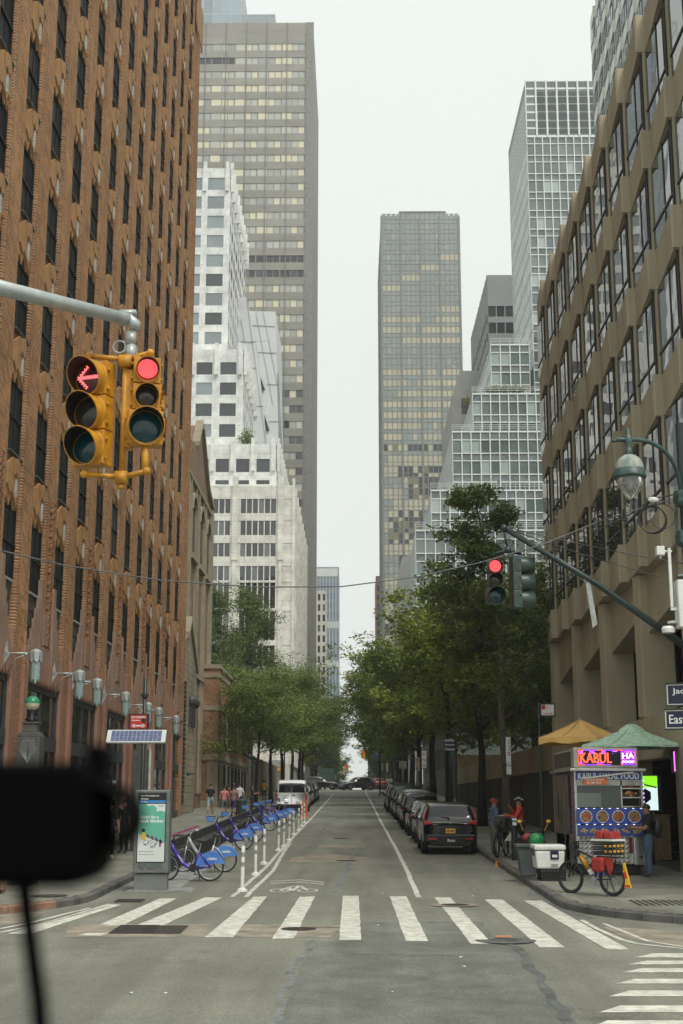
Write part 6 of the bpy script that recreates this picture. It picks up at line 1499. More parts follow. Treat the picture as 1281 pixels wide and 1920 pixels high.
def build_head(parent, loc, rz, sizes, body, glyph, visor_len=.26):
    me, parts, tot = signal_head('h', loc, rz, sizes, body, None)
    M_ = Matrix.Translation(loc) @ Matrix.Rotation(rz, 4, 'Z')
    def P_(mb_): mb_.v = [tuple(M_ @ Vector(v)) for v in mb_.v]; return mb_
    hd = P_(me).obj('signal_housing', body, parent, bevel=.008)
    for i, (s_, z) in enumerate(parts):
        r_ = s_*1.12
        v = MB(); n = 20
        # tunnel visor, longer above than below
        ring0 = [(r_*math.cos(a), 0, z+r_*math.sin(a)) for a in [2*math.pi*j/n for j in range(n)]]
        ring1 = [(r_*1.02*math.cos(a), -visor_len*(s_/.15)*(.62+.38*math.sin(a)), z+r_*1.02*math.sin(a)-.012) for a in [2*math.pi*j/n for j in range(n)]]
        ri0 = [(x*.95, y, z+(zz-z)*.95) for x, y, zz in ring0]; ri1 = [(x*.95, y, z+(zz-z)*.95) for x, y, zz in ring1]
        v.add(ring0+ring1, [(j, (j+1) % n, n+(j+1) % n, n+j) for j in range(n)], 0)
        v.add(ri0+ri1, [(j, n+j, n+(j+1) % n, (j+1) % n) for j in range(n)], 1)
        v.add(ring1+ri1, [(j, (j+1) % n, n+(j+1) % n, n+j) for j in range(n)], 0)
        v.lathe([(r_*1.08, 0), (r_*1.08, -.02), (r_, -.02)], (0, 0, z), n, axis='y')
        P_(v).obj('visor', [body, VIS_IN], hd, True)
        L_ = MB().lathe([(s_, -.004), (s_*.7, -.02), (.0001, -.03)], (0, 0, z), 20, axis='y')
        lit = i == 0
        P_(L_).obj('lens', (flat('red_lens', (.06, .008, .01), .3) if lit else (LENS_A if i == 1 else LENS_G)), hd, True)
        if lit:
            d = MB()
            if glyph == 'ball':
                for rr in [0] + [s_*.86*q/5 for q in range(1, 6)]:
                    m_ = max(1, int(rr*2*math.pi/(s_*.17)))
                    for j in range(m_):
                        a = 2*math.pi*j/m_ + rr*30; d.ball((rr*math.cos(a), -.034, z+rr*math.sin(a)), s_*.062, 6)
                P_(MB().lathe([(s_*.97, -.008), (s_*.7, -.024), (.0001, -.031)], (0, 0, z), 20, axis='y')).obj('lit_disc', LR, hd)
            else:
                pts = [(-.11+.026*q, 0) for q in range(9)] + [(-.11+.022*q, .024*q) for q in range(1, 5)] + [(-.11+.022*q, -.024*q) for q in range(1, 5)]
                for (a, c) in pts:
                    for (da, dc) in ((0, .011), (0, -.011), (.012, 0)): d.ball((a+da, -.036, z+c+dc), .0085, 6)
            P_(d).obj('lit_led', LRD, hd)
    return tot
S0 = at(240, 600, 12); SH = at(165, 778, 12)
ma = thing('mast_arm', 'galvanised grey mast arm reaching in from the left above the yellow signals', 'mast arm', (0, 0, 0))
A0 = Vector((-8.6, 7.0, S0.z+.10)); A1 = Vector((S0.x+.02, 12, S0.z))
A0 = at(-160, 500, 10.4)
MB().tube([A0, (A0*.5+A1*.5)+Vector((0, 0, .0)), A1], [.075, .068, .058], 14).obj('arm', SILVER, ma, True)
MB().tube([A1-Vector((.1, .0, 0)), A1+Vector((.0, 0, -.0)), A1+Vector((.05, 0, -.05)), A1+Vector((.05, 0, -.10))], [.062, .066, .06, .05], 12).box(A1.x-.1, A1.x+.06, 11.96, 12.04, A1.z+.04, A1.z+.09).obj('end_elbow', SILVER, ma, True)
PB = Vector((-11.5, 9.2, zg(9.2))); 
MB().tube([A0, (-6.9, 9.6, A0.z+.05)], .078, 14).tube([(-6.9, 9.6, zg(9.6)), (-6.9, 9.6, 8.4)], .11, 14).obj('pole', SILVER, ma)
yl = thing('traffic_signal', 'yellow pair of traffic signals with a lit red arrow on the grey arm', 'traffic light', (0, 0, 0))
cx_, cy_ = at(236, 680, 12).x, 12
zT = at(236, 678, 12).z; zB = at(236, 895, 12).z
hg = MB(); hg.tube([(A1.x+.03, 12, A1.z-.08), (A1.x+.02, 12, zT+.05)], .028, 8); hg.torus((A1.x-.09, 12, A1.z-.27), .06, .010, 16, 5); hg.box(A1.x-.03, A1.x+.06, 11.97, 12.03, A1.z-.24, A1.z-.12); hg.tube([(A1.x+.02, 12, zT+.16), (A1.x+.02, 12, zT+.02)], .045, 10); hg.obj('hanger', SILVER, yl, True)
b = MB(); b.box(cx_-.06, cx_+.06, 11.94, 12.06, zT-.06, zT+.05)
for z_ in (zT+.02, zB):
    b.tube([(cx_, 12, z_-.0), (cx_-.34, 11.95, z_+.02)], .024, 10); b.ball((cx_-.34, 11.95, z_+.02), .04, 10); b.tube([(cx_, 12, z_), (cx_+.24, 11.93, z_+.04)], .026, 10); b.ball((cx_+.24, 11.93, z_+.04), .04, 10)
b.box(cx_-.055, cx_+.055, 11.95, 12.05, zB-.06, zB+.05); b.ball((cx_, 12, zB-.09), .035, 10); b.tube([(cx_, 12, zB), (cx_, 12, zT)], .028, 8); b.tube([(cx_+.22, 11.95, zB+.03), (cx_+.22, 11.97, zB+.3)], .035, 8)
b.obj('bracket', YELLOW, yl, True)
PL = at(172, 778, 12); build_head(yl, (PL.x-.01, 11.93, PL.z), rad(-20), (.148, .148, .148), YELLOW, 'arrow', .23)
PR_ = at(276, 757, 12); build_head(yl, (PR_.x, 11.95, PR_.z+.02), rad(14), (.10, .10, .15), YELLOW, 'ball', .17)
MB().box(PR_.x-.22, PR_.x-.14, 11.98, 12.14, PR_.z-.42, PR_.z+.33).obj('door_edge', YELLOW, yl)
b = MB(); 
for z_ in (PR_.z+.1, PR_.z-.12): b.lathe([(.12, 0), (.12, -.16), (.11, -.16), (.11, 0)], (PR_.x+.13, 12.1, z_), 16, axis='x')
b.obj('side_visor', YELLOW, yl)
# right-hand signals on the green arm
G1 = at(945, 990, 25); G2 = at(1281, 1212, 24.0)
PX_, PYp = at(1283, 1100, 25).x, 25.0
gp_ = thing('signal_pole', 'tall dark green signal pole at the right corner with collars and a lamp arm', 'pole', (0, 0, 0))
zc1, zc2, zc3 = at(1270, 935, 25).z, at(1270, 1010, 25).z, at(1270, 1215, 25).z
PX = PX_+.10
b = MB(); b.lathe([(.16, 0), (.16, 1.1), (.11, 1.3), (.10, 9.2)], (PX, 25, zg(25)+KH), 16); b.obj('shaft', DGREEN, gp_, True)
q = MB()
for z_ in (zc1, zc2): q.lathe([(.10, .16), (.2, .14), (.22, .05), (.22, -.08), (.18, -.14), (.10, -.16)], (PX, 25, z_), 8)
q.lathe([(.13, .1), (.15, 0), (.13, -.1)], (PX, 25, zc3), 12); q.obj('collar', TEAL, gp_)
MB().tube([(PX-.17, 25, zc2), (PX-.17, 25, zc1)], .03, 8).obj('side_rod', TEAL, gp_)
b = MB(); b.tube([(PX-.1, 24.98, at(1281, 1215, 25).z+.0), G1 + (Vector((PX, 25, at(1281, 1215, 25).z))-G1)*.5 + Vector((0, 0, .06)), G1], [.075, .062, .05], 12); b.ball(G1, .07, 10); b.obj('mast_arm', DGREEN, gp_, True)
b = MB(); b.tube([(PX-.22, 25, at(1250, 1081, 25).z), (PX, 25, at(1250, 1079, 25).z)], .05, 8); b.obj('stub_arm', TEAL, gp_)
sgn = thing('traffic_signal', 'dark pair of signals, one lit round red, hanging from the right green arm', 'traffic light', (0, 0, 0))
H1 = at(928, 1092, 25); H2 = at(975, 1092, 25.2); zt = at(945, 1037, 25).z
b = MB(); b.tube([G1, G1+Vector((.02, 0, -.18)), (G1.x+.05, 25, zt+.12)], .022, 8); b.torus((G1.x+.09, 25, zt+.2), .075, .01, 16, 5); b.tube([(H1.x, 25, zt-.02), (G1.x+.06, 25, zt+.05), (H2.x+.02, 25.1, zt)], .032, 8); b.box(G1.x, G1.x+.12, 24.95, 25.05, zt, zt+.12); b.obj('bracket', DGREEN, sgn, True)
OLIVE = mat('dark_olive_paint', (.05, .05, .035), .45, var=.2, scale=10)
build_head(sgn, (H1.x, 24.92, H1.z), rad(6), (.12, .12, .15), OLIVE, 'ball', .2)
SGRN = mat('signal_green_grey', (.035, .06, .05), .4, var=.2, scale=8)
me, parts_, tot = signal_head('h', 0, 0, (.15, .15, .15), SGRN, None)
M_ = Matrix.Translation((H2.x, 25.2, H2.z)) @ Matrix.Rotation(rad(98), 4, 'Z'); me.v = [tuple(M_ @ Vector(v)) for v in me.v]; hd_ = me.obj('signal_housing', SGRN, sgn, bevel=.01)
for s_, z in parts_:
    v = MB().lathe([(.165, 0), (.168, -.1), (.155, -.27), (.145, -.27), (.15, 0)], (0, 0, z), 18, axis='y'); v.v = [tuple(M_ @ Vector(a)) for a in v.v]; v.obj('visor', SGRN, hd_, True)
# edge-on white sign hung from the arm
p0, p1 = at(1101, 1093, 25), at(1106, 1180, 25); es = thing('hanging_sign', 'thin white sign seen edge on, hanging from the green mast arm', 'sign', (0, 0, 0))
b = MB(); b.prism([(-.03, 0), (.05, .05), (.16, -.78), (.07, -.86)], lambda u, v, a: (p0.x+u, 25+a, p0.z+v), -.02, .02); b.obj('panel', GALV, es); MB().tube([p0+Vector((-.03, 0, .02)), p0+Vector((-.06, 0, .12))], .03, 6).obj('clamp', GALV, es)
# street name signs
for (px0, px1, py0, py1, s_, lab, hh) in ((1252, 1330, 1284, 1322, 'Jack Rudin\nWay', 'upper dark blue street name sign reading Jack Rudin Way at the right corner', .42), (1249, 1345, 1332, 1366, 'East 51st St', 'lower dark blue street name sign reading East 51st at the right corner', .34)):
    a = at(px0, py1, 24.9); w_ = 1.0; z0 = a.z; h_ = at(px0, py0, 24.9).z - z0
    s0 = thing('street_name_sign', lab, 'street sign', (a.x, 24.9, z0))
    UU = Vector((1, -.35, .0)).normalized()
    b = MB().obox((0, 0, 0), UU, (UU.y, -UU.x, 0), 0, w_, 0, h_, 0, .02); b.obj('panel', PLWHITE, s0)
    Nn = Vector((UU.y, -UU.x, 0)); b = MB().obox((0, 0, 0), UU, Nn, .018, w_-.018, .018, h_-.018, .02, .025); b.obj('blue_field', NAVY, s0)
    ls = s_.split('\n')
    if len(ls) == 2:
        text(ls[0], 'lettering', PLWHITE, s0, UU*.10+Vector((0, 0, h_*.46)), UU, (0, 0, 1), .78, h_*.36, lift=.028, bold=.002); text(ls[1], 'lettering', PLWHITE, s0, UU*.38+Vector((0, 0, h_*.14)), UU, (0, 0, 1), .22, h_*.2, lift=.028)
    else: text(ls[0], 'lettering', PLWHITE, s0, UU*.07+Vector((0, 0, h_*.25)), UU, (0, 0, 1), .88, h_*.5, lift=.028, bold=.003)
    MB().obox((0, 0, 0), UU, Nn, -.02, w_+.02, h_, h_+.03, -.01, .035).obox((0, 0, 0), UU, Nn, -.02, w_+.02, -.03, 0, -.01, .035).obj('frame_rail', BLACK, s0)
# white radio cabinet and camera
wc = thing('antenna_cabinet', 'white antenna cabinet strapped to the right corner pole', 'cabinet', (0, 0, 0))
a = at(1270, 1190, 24.85); c = at(1270, 1092, 24.85); b = MB(); x0 = at(1265, 1150, 24.85).x
b.box(x0, x0+.36, 24.5, 24.85, a.z+.1, c.z); b.obj('cabinet', PLWHITE, wc, bevel=.02)
MB().box(x0-.12, x0-.07, 24.6, 24.66, at(1250, 1140, 24.6).z, at(1250, 1027, 24.6).z).box(x0-.12, x0+.0, 24.6, 24.66, at(1250, 1141, 24.6).z-.03, at(1250, 1141, 24.6).z+.02).obj('bracket_pipe', PLWHITE, wc)
b = MB(); b.lathe([(.12, -.07), (.13, 0), (.1, .05), (0, .06)], (at(1252, 1178, 24.8).x, 24.75, at(1252, 1180, 24.8).z), 14); b.lathe([(.11, -.02), (.12, .02), (.02, .04)], (at(1262, 1168, 24.8).x, 24.75, at(1262, 1168, 24.8).z), 14); b.obj('radio_dome', PLWHITE, wc)
cmr = thing('street_camera', 'small white box camera on a bracket beside the antenna cabinet', 'camera', (0, 0, 0)); a = at(1230, 1042, 24.7); b = MB().box(a.x, a.x+.15, 24.6, 24.75, a.z, a.z+.17).box(a.x+.15, a.x+.3, 24.66, 24.70, a.z+.06, a.z+.1).tube([(a.x+.08, 24.68, a.z), (a.x+.08, 24.68, a.z-.06)], .02, 6); b.obj('camera_box', PLWHITE, cmr, bevel=.01)
# the old teardrop lamp
lc = at(1181, 888, 24.2); lt_ = thing('street_lamp', 'teardrop street lamp with a weathered white dome on a curved green arm', 'street lamp', (0, 0, 0))
LZ = lc.z; lx, ly_ = lc.x, 24.2
dome = MB().lathe([(.0001, .36), (.10, .35), (.19, .29), (.25, .19), (.27, .08)], (lx, ly_, LZ), 20); dome.obj('dome', mat('chalky_dome', (.42, .42, .36), .6, rgb2=(.10, .16, .14), scale=6, stretch=(1, 1, .35)), lt_, True)
MB().lathe([(.27, .08), (.29, .07), (.29, -.03), (.31, -.06), (.30, -.09), (.24, -.09)], (lx, ly_, LZ), 20).lathe([(.06, .34), (.075, .38), (.06, .47), (.04, .5), (.07, .58), (.075, .72), (.045, .74), (.05, .82), (.03, .86)], (lx, ly_, LZ), 12).obj('collar', TEAL, lt_, True)
GLOB = mat('lamp_glass', (.5, .52, .48), .08, var=.25, scale=14, ior=1.45, trans=.65)
MB().lathe([(.24, -.09), (.245, -.16), (.21, -.28), (.14, -.38), (.05, -.47), (.0001, -.49)], (lx, ly_, LZ), 24).obj('glass_bowl', GLOB, lt_, True)
MB().ball((lx, ly_, LZ-.2), .09, 10, 0, 1, 1, 1.5).obj('bulb', PLWHITE, lt_, True)
pts = []
for i in range(13):
    a = math.pi*.5*i/12; pts.append((lx + (PX-.08-lx)*math.sin(a)*1.0, ly_ + .8*i/12, LZ+.65 - 0 + (.0 if i == 0 else 0) + .12*math.sin(math.pi*i/12) - (1-math.cos(a))*.9))
MB().tube([(lx-.28, ly_, LZ+.62), (lx-.2, ly_, LZ+.66)] + pts + [(PX-.1, 25, zc1+.1)], [.02, .045] + [.042]*13 + [.045], 10).obj('curved_arm', TEAL, lt_, True)
MB().ball((lx-.25, ly_, LZ+.63), .05, 8, 0, 1.6, .8, .6).obj('finial', TEAL, lt_, True)
# wires
def sag(p, q, s_, n=18): return [Vector(p)*(1-t) + Vector(q)*t - Vector((0, 0, s_*4*t*(1-t))) for t in [i/n for i in range(n+1)]]
WIRE = mat('wire', (.10, .10, .10), .6)
wr = thing('overhead_cable', 'long thin cable sagging across the whole street above the trees', 'cable', (0, 0, 0))
wp = [at(x, y, Y) for x, y, Y in ((-60, 1018, 18.5), (120, 1060, 19.5), (300, 1088, 20.5), (480, 1101, 21.5), (640, 1100, 22.3), (780, 1082, 23), (900, 1055, 23.8), (1020, 1020, 24.4), (1130, 975, 24.8))] + [Vector((PX-.15, 25, zc1+.02))]
MB().tube(wp, .011, 5).obj('cable', WIRE, wr)
w2 = thing('guy_wire', 'pair of dark guy wires running from the arm tip to the right corner pole', 'cable', (0, 0, 0))
b = MB(); b.tube(sag(G1+Vector((0, 0, .03)), (PX, 25, at(1281, 1058, 25).z), .04), .010, 5); b.tube(sag(G1+Vector((.05, 0, .0)), at(1236, 1081, 25), .04), .010, 5); b.obj('wire', BLACK, w2)
w3 = thing('cable_coil', 'loop of spare black cable hanging by the lamp arm with a white wrap', 'cable', (0, 0, 0))
b = MB(); cc = at(1222, 973, 24.9)
for k_ in range(3): b.torus((cc.x+.02*k_, 24.9+.02*k_, cc.z-.01*k_), .26, .011, 28, 5)
b.torus((cc.x+.22, 24.95, cc.z+.06), .24, .008, 28, 5); b.tube([at(1130, 990, 24.8), at(1180, 965, 24.9), at(1225, 935, 24.9), (PX-.12, 25, zc1+.1)], .014, 5); b.obj('loop', BLACK, w3)
a = at(1225, 937, 24.88); MB().ball(tuple(a), .07, 8, 0, 1.5, .7, .8).obj('white_wrap', PLWHITE, w3)
for (px, py, lab) in ((1171, 965, 'black plug hanging on the cable left of the coil'), (1039, 1020, 'small dark clamp on the cable above the green arm')):
    a = at(px, py, 24.6); q = thing('cable_clamp', lab, 'clamp', tuple(a)); MB().lathe([(.0, .12), (.035, .1), (.04, -.02), (.03, -.1), (.045, -.12), (0, -.14)], (0, 0, 0), 8).obj('body', BLACK, q)

# ---------------------------------------------------------------- delineator posts along the bike rack
DPOST = mat('delineator_white', (.66, .66, .60), .6, var=.1, scale=8)
dpm = MB().lathe([(.045, .05), (.045, 1.0), (.03, 1.03), (0, 1.03)], n=10).mesh('post', DPOST, True); dbm = MB().lathe([(.13, 0), (.12, .05), (.05, .09), (.045, .12)], n=8).mesh('base', DPOST); dbn = MB().lathe([(.047, 0), (.047, .1)], n=10).mesh('grey_band', flat('band_grey', (.28, .29, .27), .4))
dp_names = ['nearest white delineator post at the head of the lane line', 'second white delineator post from the crosswalk', 'third white delineator post from the crosswalk', 'fourth white delineator post from the crosswalk', 'fifth white delineator post from the crosswalk', 'sixth white delineator post from the crosswalk', 'seventh white delineator post from the crosswalk', 'eighth white delineator post from the crosswalk', 'ninth white delineator post from the crosswalk', 'farthest white delineator post behind the orange markers']
for (px, py), lab in zip(((454, 1672), (479, 1642), (495, 1621), (522, 1596), (532, 1589), (542, 1577), (551, 1566), (560, 1558), (566, 1550), (571, 1544)), dp_names):
    p = gnd(px, py); d = thing('delineator_post', lab, 'post', tuple(p), R.uniform(0, 3), 'white posts between the bicycle rack and the lane'); part('post', dpm, d); part('base', dbm, d); part('grey_band', dbn, d, loc=(0, 0, .78)); part('grey_band', dbn, d, loc=(0, 0, .56)); d.rotation_euler = (R.uniform(-.03, .03), R.uniform(-.03, .03), 0)
for (px, py, lab) in ((568, 1536, 'orange marker post nearest the delineators'), (575, 1533, 'orange marker post just behind the other one')):
    p = gnd(px, py); d = thing('orange_marker', lab, 'marker', tuple(p)); MB().lathe([(.16, 0), (.15, .03), (.06, .05), (.05, 1.0), (0, 1.02)], n=10).obj('post', flat('safety_orange', (.75, .16, .03)), d); part('white_band', dbn.copy(), d, loc=(0, 0, .7))
p = gnd(931, 1625); d = thing('traffic_cone', 'tiny orange cone by the right kerb behind the black suv', 'cone', tuple(p)); MB().lathe([(.06, 0), (.05, .02), (.015, .17), (0, .17)], n=10).obj('cone', flat('safety_orange2', (.75, .2, .05)), d)

# ---------------------------------------------------------------- poles and signs on the pavements
def pole(name, label, cat, X, Y, h, r=.055, m=DGREEN, collars=(), base=True):
    z = zg(Y) + (KH if (X < LK or X > RK) else 0); t = thing(name, label, cat, (X, Y, z)); b = MB().lathe([(r*1.9, 0), (r*1.9, .25), (r*1.2, .4), (r, .5), (r, h), (0, h+.02)] if base else [(r, 0), (r, h), (0, h+.01)], n=12); b.obj('pole', m, t, True)
    for c_ in collars: MB().lathe([(r, -.08), (r*1.8, -.05), (r*1.8, .05), (r, .08)], (0, 0, c_), 12).obj('collar', m, t)
    return t, z
q = at(282, 1330, 36); t, z = pole('sign_pole', 'green pole carrying the red no standing sign by the bicycle rack', 'pole', -6.0, at(282, 1330, 36).y*0+38.5, 5.2, .05, collars=(4.7, 4.0))
X0 = -6.0; Y0_ = 38.5
a, c = at(243, 1366, Y0_), at(278, 1341, Y0_)
ns = thing('no_standing_sign', 'small red no standing anytime sign in a black frame above the solar panel', 'sign', (0, 0, 0))
MB().box(a.x-.03, c.x+.03, Y0_-.05, Y0_+.02, a.z-.03, c.z+.04).obj('frame', BLACK, ns); MB().box(a.x+.03, c.x-.03, Y0_-.065, Y0_-.05, a.z, c.z).obj('panel', flat('sign_red', (.55, .03, .025)), ns)
wS, hS = (c.x-a.x-.12), (c.z-a.z)
text('NO STANDING', 'lettering', WHITE, ns, (a.x+.06, Y0_-.068, a.z+hS*.76), (1, 0, 0), (0, 0, 1), wS, hS*.15, bold=.003); text('Anytime', 'lettering', WHITE, ns, (a.x+.06, Y0_-.068, a.z+hS*.52), (1, 0, 0), (0, 0, 1), wS*.6, hS*.15, bold=.003)
b = MB(); y_ = Y0_-.068; zc_ = a.z+hS*.2; b.box(a.x+.12, c.x-.12, y_-.002, y_, zc_-.018, zc_+.018); b.prism([(a.x+.06, zc_), (a.x+.16, zc_+.06), (a.x+.16, zc_-.06)], lambda u, v, w__: (u, w__, v), y_-.002, y_); b.prism([(c.x-.06, zc_), (c.x-.16, zc_-.06), (c.x-.16, zc_+.06)], lambda u, v, w__: (u, w__, v), y_-.002, y_); b.obj('arrow', WHITE, ns)
MB().box(c.x, X0+.08, Y0_-.03, Y0_, (a.z+c.z)/2-.03, (a.z+c.z)/2+.03).obj('bracket', BLACK, ns)
# fire department style sign on its pole, right
Yq = 45.; xq = at(1011, 1340, Yq).x; t, z = pole('sign_pole', 'dark green pole under the white and red sign left of the orange umbrella', 'pole', xq, Yq, at(1011, 1318, Yq).z - zg(Yq)-KH, .05, collars=(3.6, 4.3))
a, c = at(1013, 1344, Yq), at(1041, 1319, Yq); s9 = thing('bus_stop_sign', 'small white sign with a red block in a dark frame left of the precast columns', 'sign', (0, 0, 0))
MB().box(a.x, c.x, Yq-.04, Yq+.04, a.z, c.z).obj('frame', BLACK, s9); MB().box(a.x+.04, c.x-.05, Yq-.05, Yq-.04, a.z+.05, c.z-.04).obj('panel', WHITE, s9); MB().box(a.x+.05, a.x+.17, Yq-.056, Yq-.05, c.z-.2, c.z-.05).obj('red_block', RED, s9); MB().box(a.x+.1, c.x-.12, Yq-.056, Yq-.05, a.z+.09, a.z+.11).prism([(c.x-.09, a.z+.10), (c.x-.14, a.z+.13), (c.x-.14, a.z+.07)], lambda u, v, w__: (u, w__, v), Yq-.056, Yq-.05).obj('arrow', RED, s9)
text('Le\nBus', 'lettering', RED, s9, (a.x+.2, Yq-.056, c.z-.18), (1, 0, 0), (0, 0, 1), .1, .1)
# second pole with banner sign
Yq = 52.; xq = at(946, 1400, Yq).x; t, z = pole('street_pole', 'slim dark green post with a long white parking sign between wall and umbrella', 'pole', xq, Yq, at(946, 1350, Yq).z-zg(Yq)-KH, .045, collars=(2.8, 4.1)); a, c = at(950, 1452, Yq), at(957, 1382, Yq); MB().box(a.x-xq, c.x-xq, -.02, .02, a.z-z, c.z-z).obj('sign_panel', WHITE, t)
text('P  8am', 'lettering', flat('sign_brown', (.2, .08, .05)), t, (c.x-xq-.02, -.025, a.z-z+.3), (0, 0, 1), (-1, 0, 0), 1.0, .1)
def signpost(px, ytop, ybot, Y, label, w_, txt, field, tcol, pw=.04, pm=DGREEN, cat='sign', ph=None):
    p = at(px, ytop, Y); z = zg(Y)+KH; t = thing('sign_post', label, cat, (p.x, Y, z)); MB().lathe([(pw, 0), (pw, (ph or p.z-z)), (0, (ph or p.z-z)+.01)], n=8).obj('post', pm, t)
    zb = at(px, ybot, Y).z-z; zt = p.z-z; MB().box(-w_/2, w_/2, -.07, -.045, zb, zt).obj('panel', field, t)
    n = len(txt)
    for i, s_ in enumerate(txt): text(s_, 'lettering', tcol, t, (-w_*.4, -.075, zt-(zt-zb)*(i+.85)/n), (1, 0, 0), (0, 0, 1), w_*.8, (zt-zb)/n*.55, bold=.002)
    return t
signpost(843, 1384, 1408, 74, 'tall dark green post with a navy security camera sign under the right trees', .66, ['NYPD', 'Security', 'Camera'], NAVY, WHITE, .06)
signpost(855, 1400, 1440, 74.5, 'thin dark post just right of the navy security camera sign', .12, [], DGREEN, WHITE, .05)
signpost(795, 1408, 1440, 84, 'tall white parking sign on a grey post under the right trees', .28, ['ONLY', 'Parking', '7am-7pm'], WHITE, flat('sign_brown2', (.25, .1, .06)), .03, GALV)
signpost(783, 1420, 1446, 96, 'tan parking regulation sign left of the taller white one', .3, ['STOP', 'HERE'], mat('sign_tan', (.45, .40, .30), .6), flat('sign_brown3', (.2, .08, .05)), .03, GALV)
signpost(755, 1427, 1441, 112, 'pale temporary construction sign mounted among the far trees', .6, ['SIDEWALK', 'NOT', 'CLOSED'], mat('sign_pale', (.5, .48, .42), .6), flat('sign_dark', (.08, .07, .06)), .03, GALV)
signpost(717, 1431, 1445, 150, 'left of two tall white signs near the far crossing', .22, [], WHITE, RED, .03, GALV); signpost(726, 1431, 1447, 146, 'right of two tall white signs near the far crossing', .22, [], WHITE, RED, .03, GALV)
# banner on a lamp post
Yb = 140.; pb = at(712, 1400, Yb); bn = thing('banner_pole', 'post with a blue banner showing orange towers near the far crossing', 'banner', (pb.x, Yb, zg(Yb)+KH)); MB().lathe([(.09, 0), (.07, 8.5), (0, 8.5)], n=8).obj('pole', DGREEN, bn)
a, c = at(701, 1422, Yb), at(711, 1399, Yb); zb = zg(Yb)+KH; MB().box(a.x-pb.x, c.x-pb.x, -.03, 0, a.z-zb, c.z-zb).obj('banner', flat('banner_blue', (.08, .24, .45)), bn); w_ = c.x-a.x; h_ = c.z-a.z; o_ = a.x-pb.x
MB().prism([(o_+w_*.3, a.z-zb+h_*.3), (o_+w_*.7, a.z-zb+h_*.3), (o_+w_*.6, a.z-zb+h_*.8), (o_+w_*.5, a.z-zb+h_*.95), (o_+w_*.38, a.z-zb+h_*.75)], lambda u, v, q_: (u, q_, v), -.04, -.03).obj('printed_tower', flat('banner_orange', (.7, .4, .2)), bn)
# far signals
for (px, py, Y, lab) in ((681, 1414, 192, 'small yellow traffic signal hanging over the far crossing'), (650, 1438, 214, 'tiny red traffic signal past the far crossing')):
    p = at(px, py+8, Y); t = thing('traffic_signal', lab, 'traffic light', tuple(p)); MB().box(-.3, .3, 0, .3, 0, 1.0).obj('housing', YELLOW, t); MB().ball((0, -.05, .8), .12, 8).obj('red_lens', LR, t); MB().tube([(0, .15, 1.0), (0, .15, 1.4), (4.6 if px > 660 else -5.5, .15, 1.7), (4.6 if px > 660 else -5.5, .15, -4.6)], .07, 6).obj('arm', DGREEN, t)
# left street poles among trees
for (px, Y, h, lab) in ((472, 118, 6.5, 'dark green lamp post against the garden wall'), (533, 150, 9, 'dark post behind the left street trees')):
    p = at(px, 1470, Y); pole('street_pole', lab, 'pole', p.x, Y, h, .07)
# litter bin, muni meter, standpipe, hydrant
p = gnd(452, 1532, KH); t = thing('litter_bin', 'round dark green litter bin behind the bicycle docks', 'bin', tuple(p)); MB().lathe([(.26, 0), (.3, .85), (.33, .9), (.31, .95), (.2, .98), (0, .93)], n=16).obj('body', mat('bin_green', (.03, .06, .055), .6), t); b = MB(); [b.box(.285*math.cos(a)-.012, .285*math.cos(a)+.012, .285*math.sin(a)-.012, .285*math.sin(a)+.012, .05, .85) for a in [2*math.pi*i/16 for i in range(16)]]; b.obj('slats', BLACK, t)
p = Vector((-10.9, 92.5, zg(92.5)+KH)); t = thing('standpipe', 'dark red siamese standpipe against the stone buttress', 'standpipe', tuple(p)); b = MB(); b.tube([(0, 0, 0), (0, 0, .95)], .07, 8); b.tube([(-.3, 0, .95), (.5, 0, .98)], .09, 8); b.obj('pipe', mat('rusty_red', (.12, .035, .025), .6), t)
p = atx(350, 1451, -10.1); t = thing('wall_lamp', 'small dark fixture projecting from the stone buttress', 'lamp', tuple(p)); MB().tube([(0, 0, 0), (.5, 0, 0)], .04, 6).ball((.1, 0, 0), .12, 8).obj('bracket', BLACK, t)
# green globe subway lamp and its pier
p = Vector((at(57, 1400, 32).x, 32, zg(32)+KH)); t = thing('subway_globe_lamp', 'green and cream globe lamp on a carved dark pier with a white letter S', 'lamp', tuple(p)); zt = at(57, 1371, 32).z - p.z
PIER = mat('dark_stone_pier', (.075, .072, .062), .6, var=.25, scale=5)
MB().box(-.27, .27, -.22, .3, 0, zt-.14).prism([(-.27, zt-.14), (.27, zt-.14), (.22, zt-.02), (-.22, zt-.02)], lambda u, v, a: (u, a, v), -.2, .28).box(-.17, .17, -.14, .2, zt-.02, zt+.17).box(-.2, .2, -.17, .23, zt+.17, zt+.21).obj('pier', PIER, t, bevel=.015)
b = MB()
for s_ in (-1, 1):
    for j in range(5): b.tube([(0, -.232, zt-.75), (s_*(.06+.035*j), -.232, zt-.45), (s_*(.03*j), -.232, zt-.2)], .006, 4)
b.obj('carving', GALV, t); text('S', 'letter', WHITE, t, (-.06, -.235, zt-1.15), (1, 0, 0), (0, 0, 1), .12, .2, bold=.006)
zb = at(57, 1319, 32).z - p.z; MB().lathe([(.05, zt+.21), (.11, zt+.25), (.05, zt+.30), (.09, zb-.15)], n=12).tube([(-.16, 0, zt+.25), (-.1, 0, zt+.33), (0, 0, zt+.28), (.1, 0, zt+.33), (.16, 0, zt+.25)], .02, 6).obj('lamp_stem', BLACK, t, True)
MB().lathe([(.175*math.sin(a), -.175*math.cos(a)) for a in [math.pi*.5*i/7 for i in range(1, 8)]], (0, 0, zb), 20).obj('lower_globe', mat('cream_globe', (.6, .55, .38), .25), t, True)
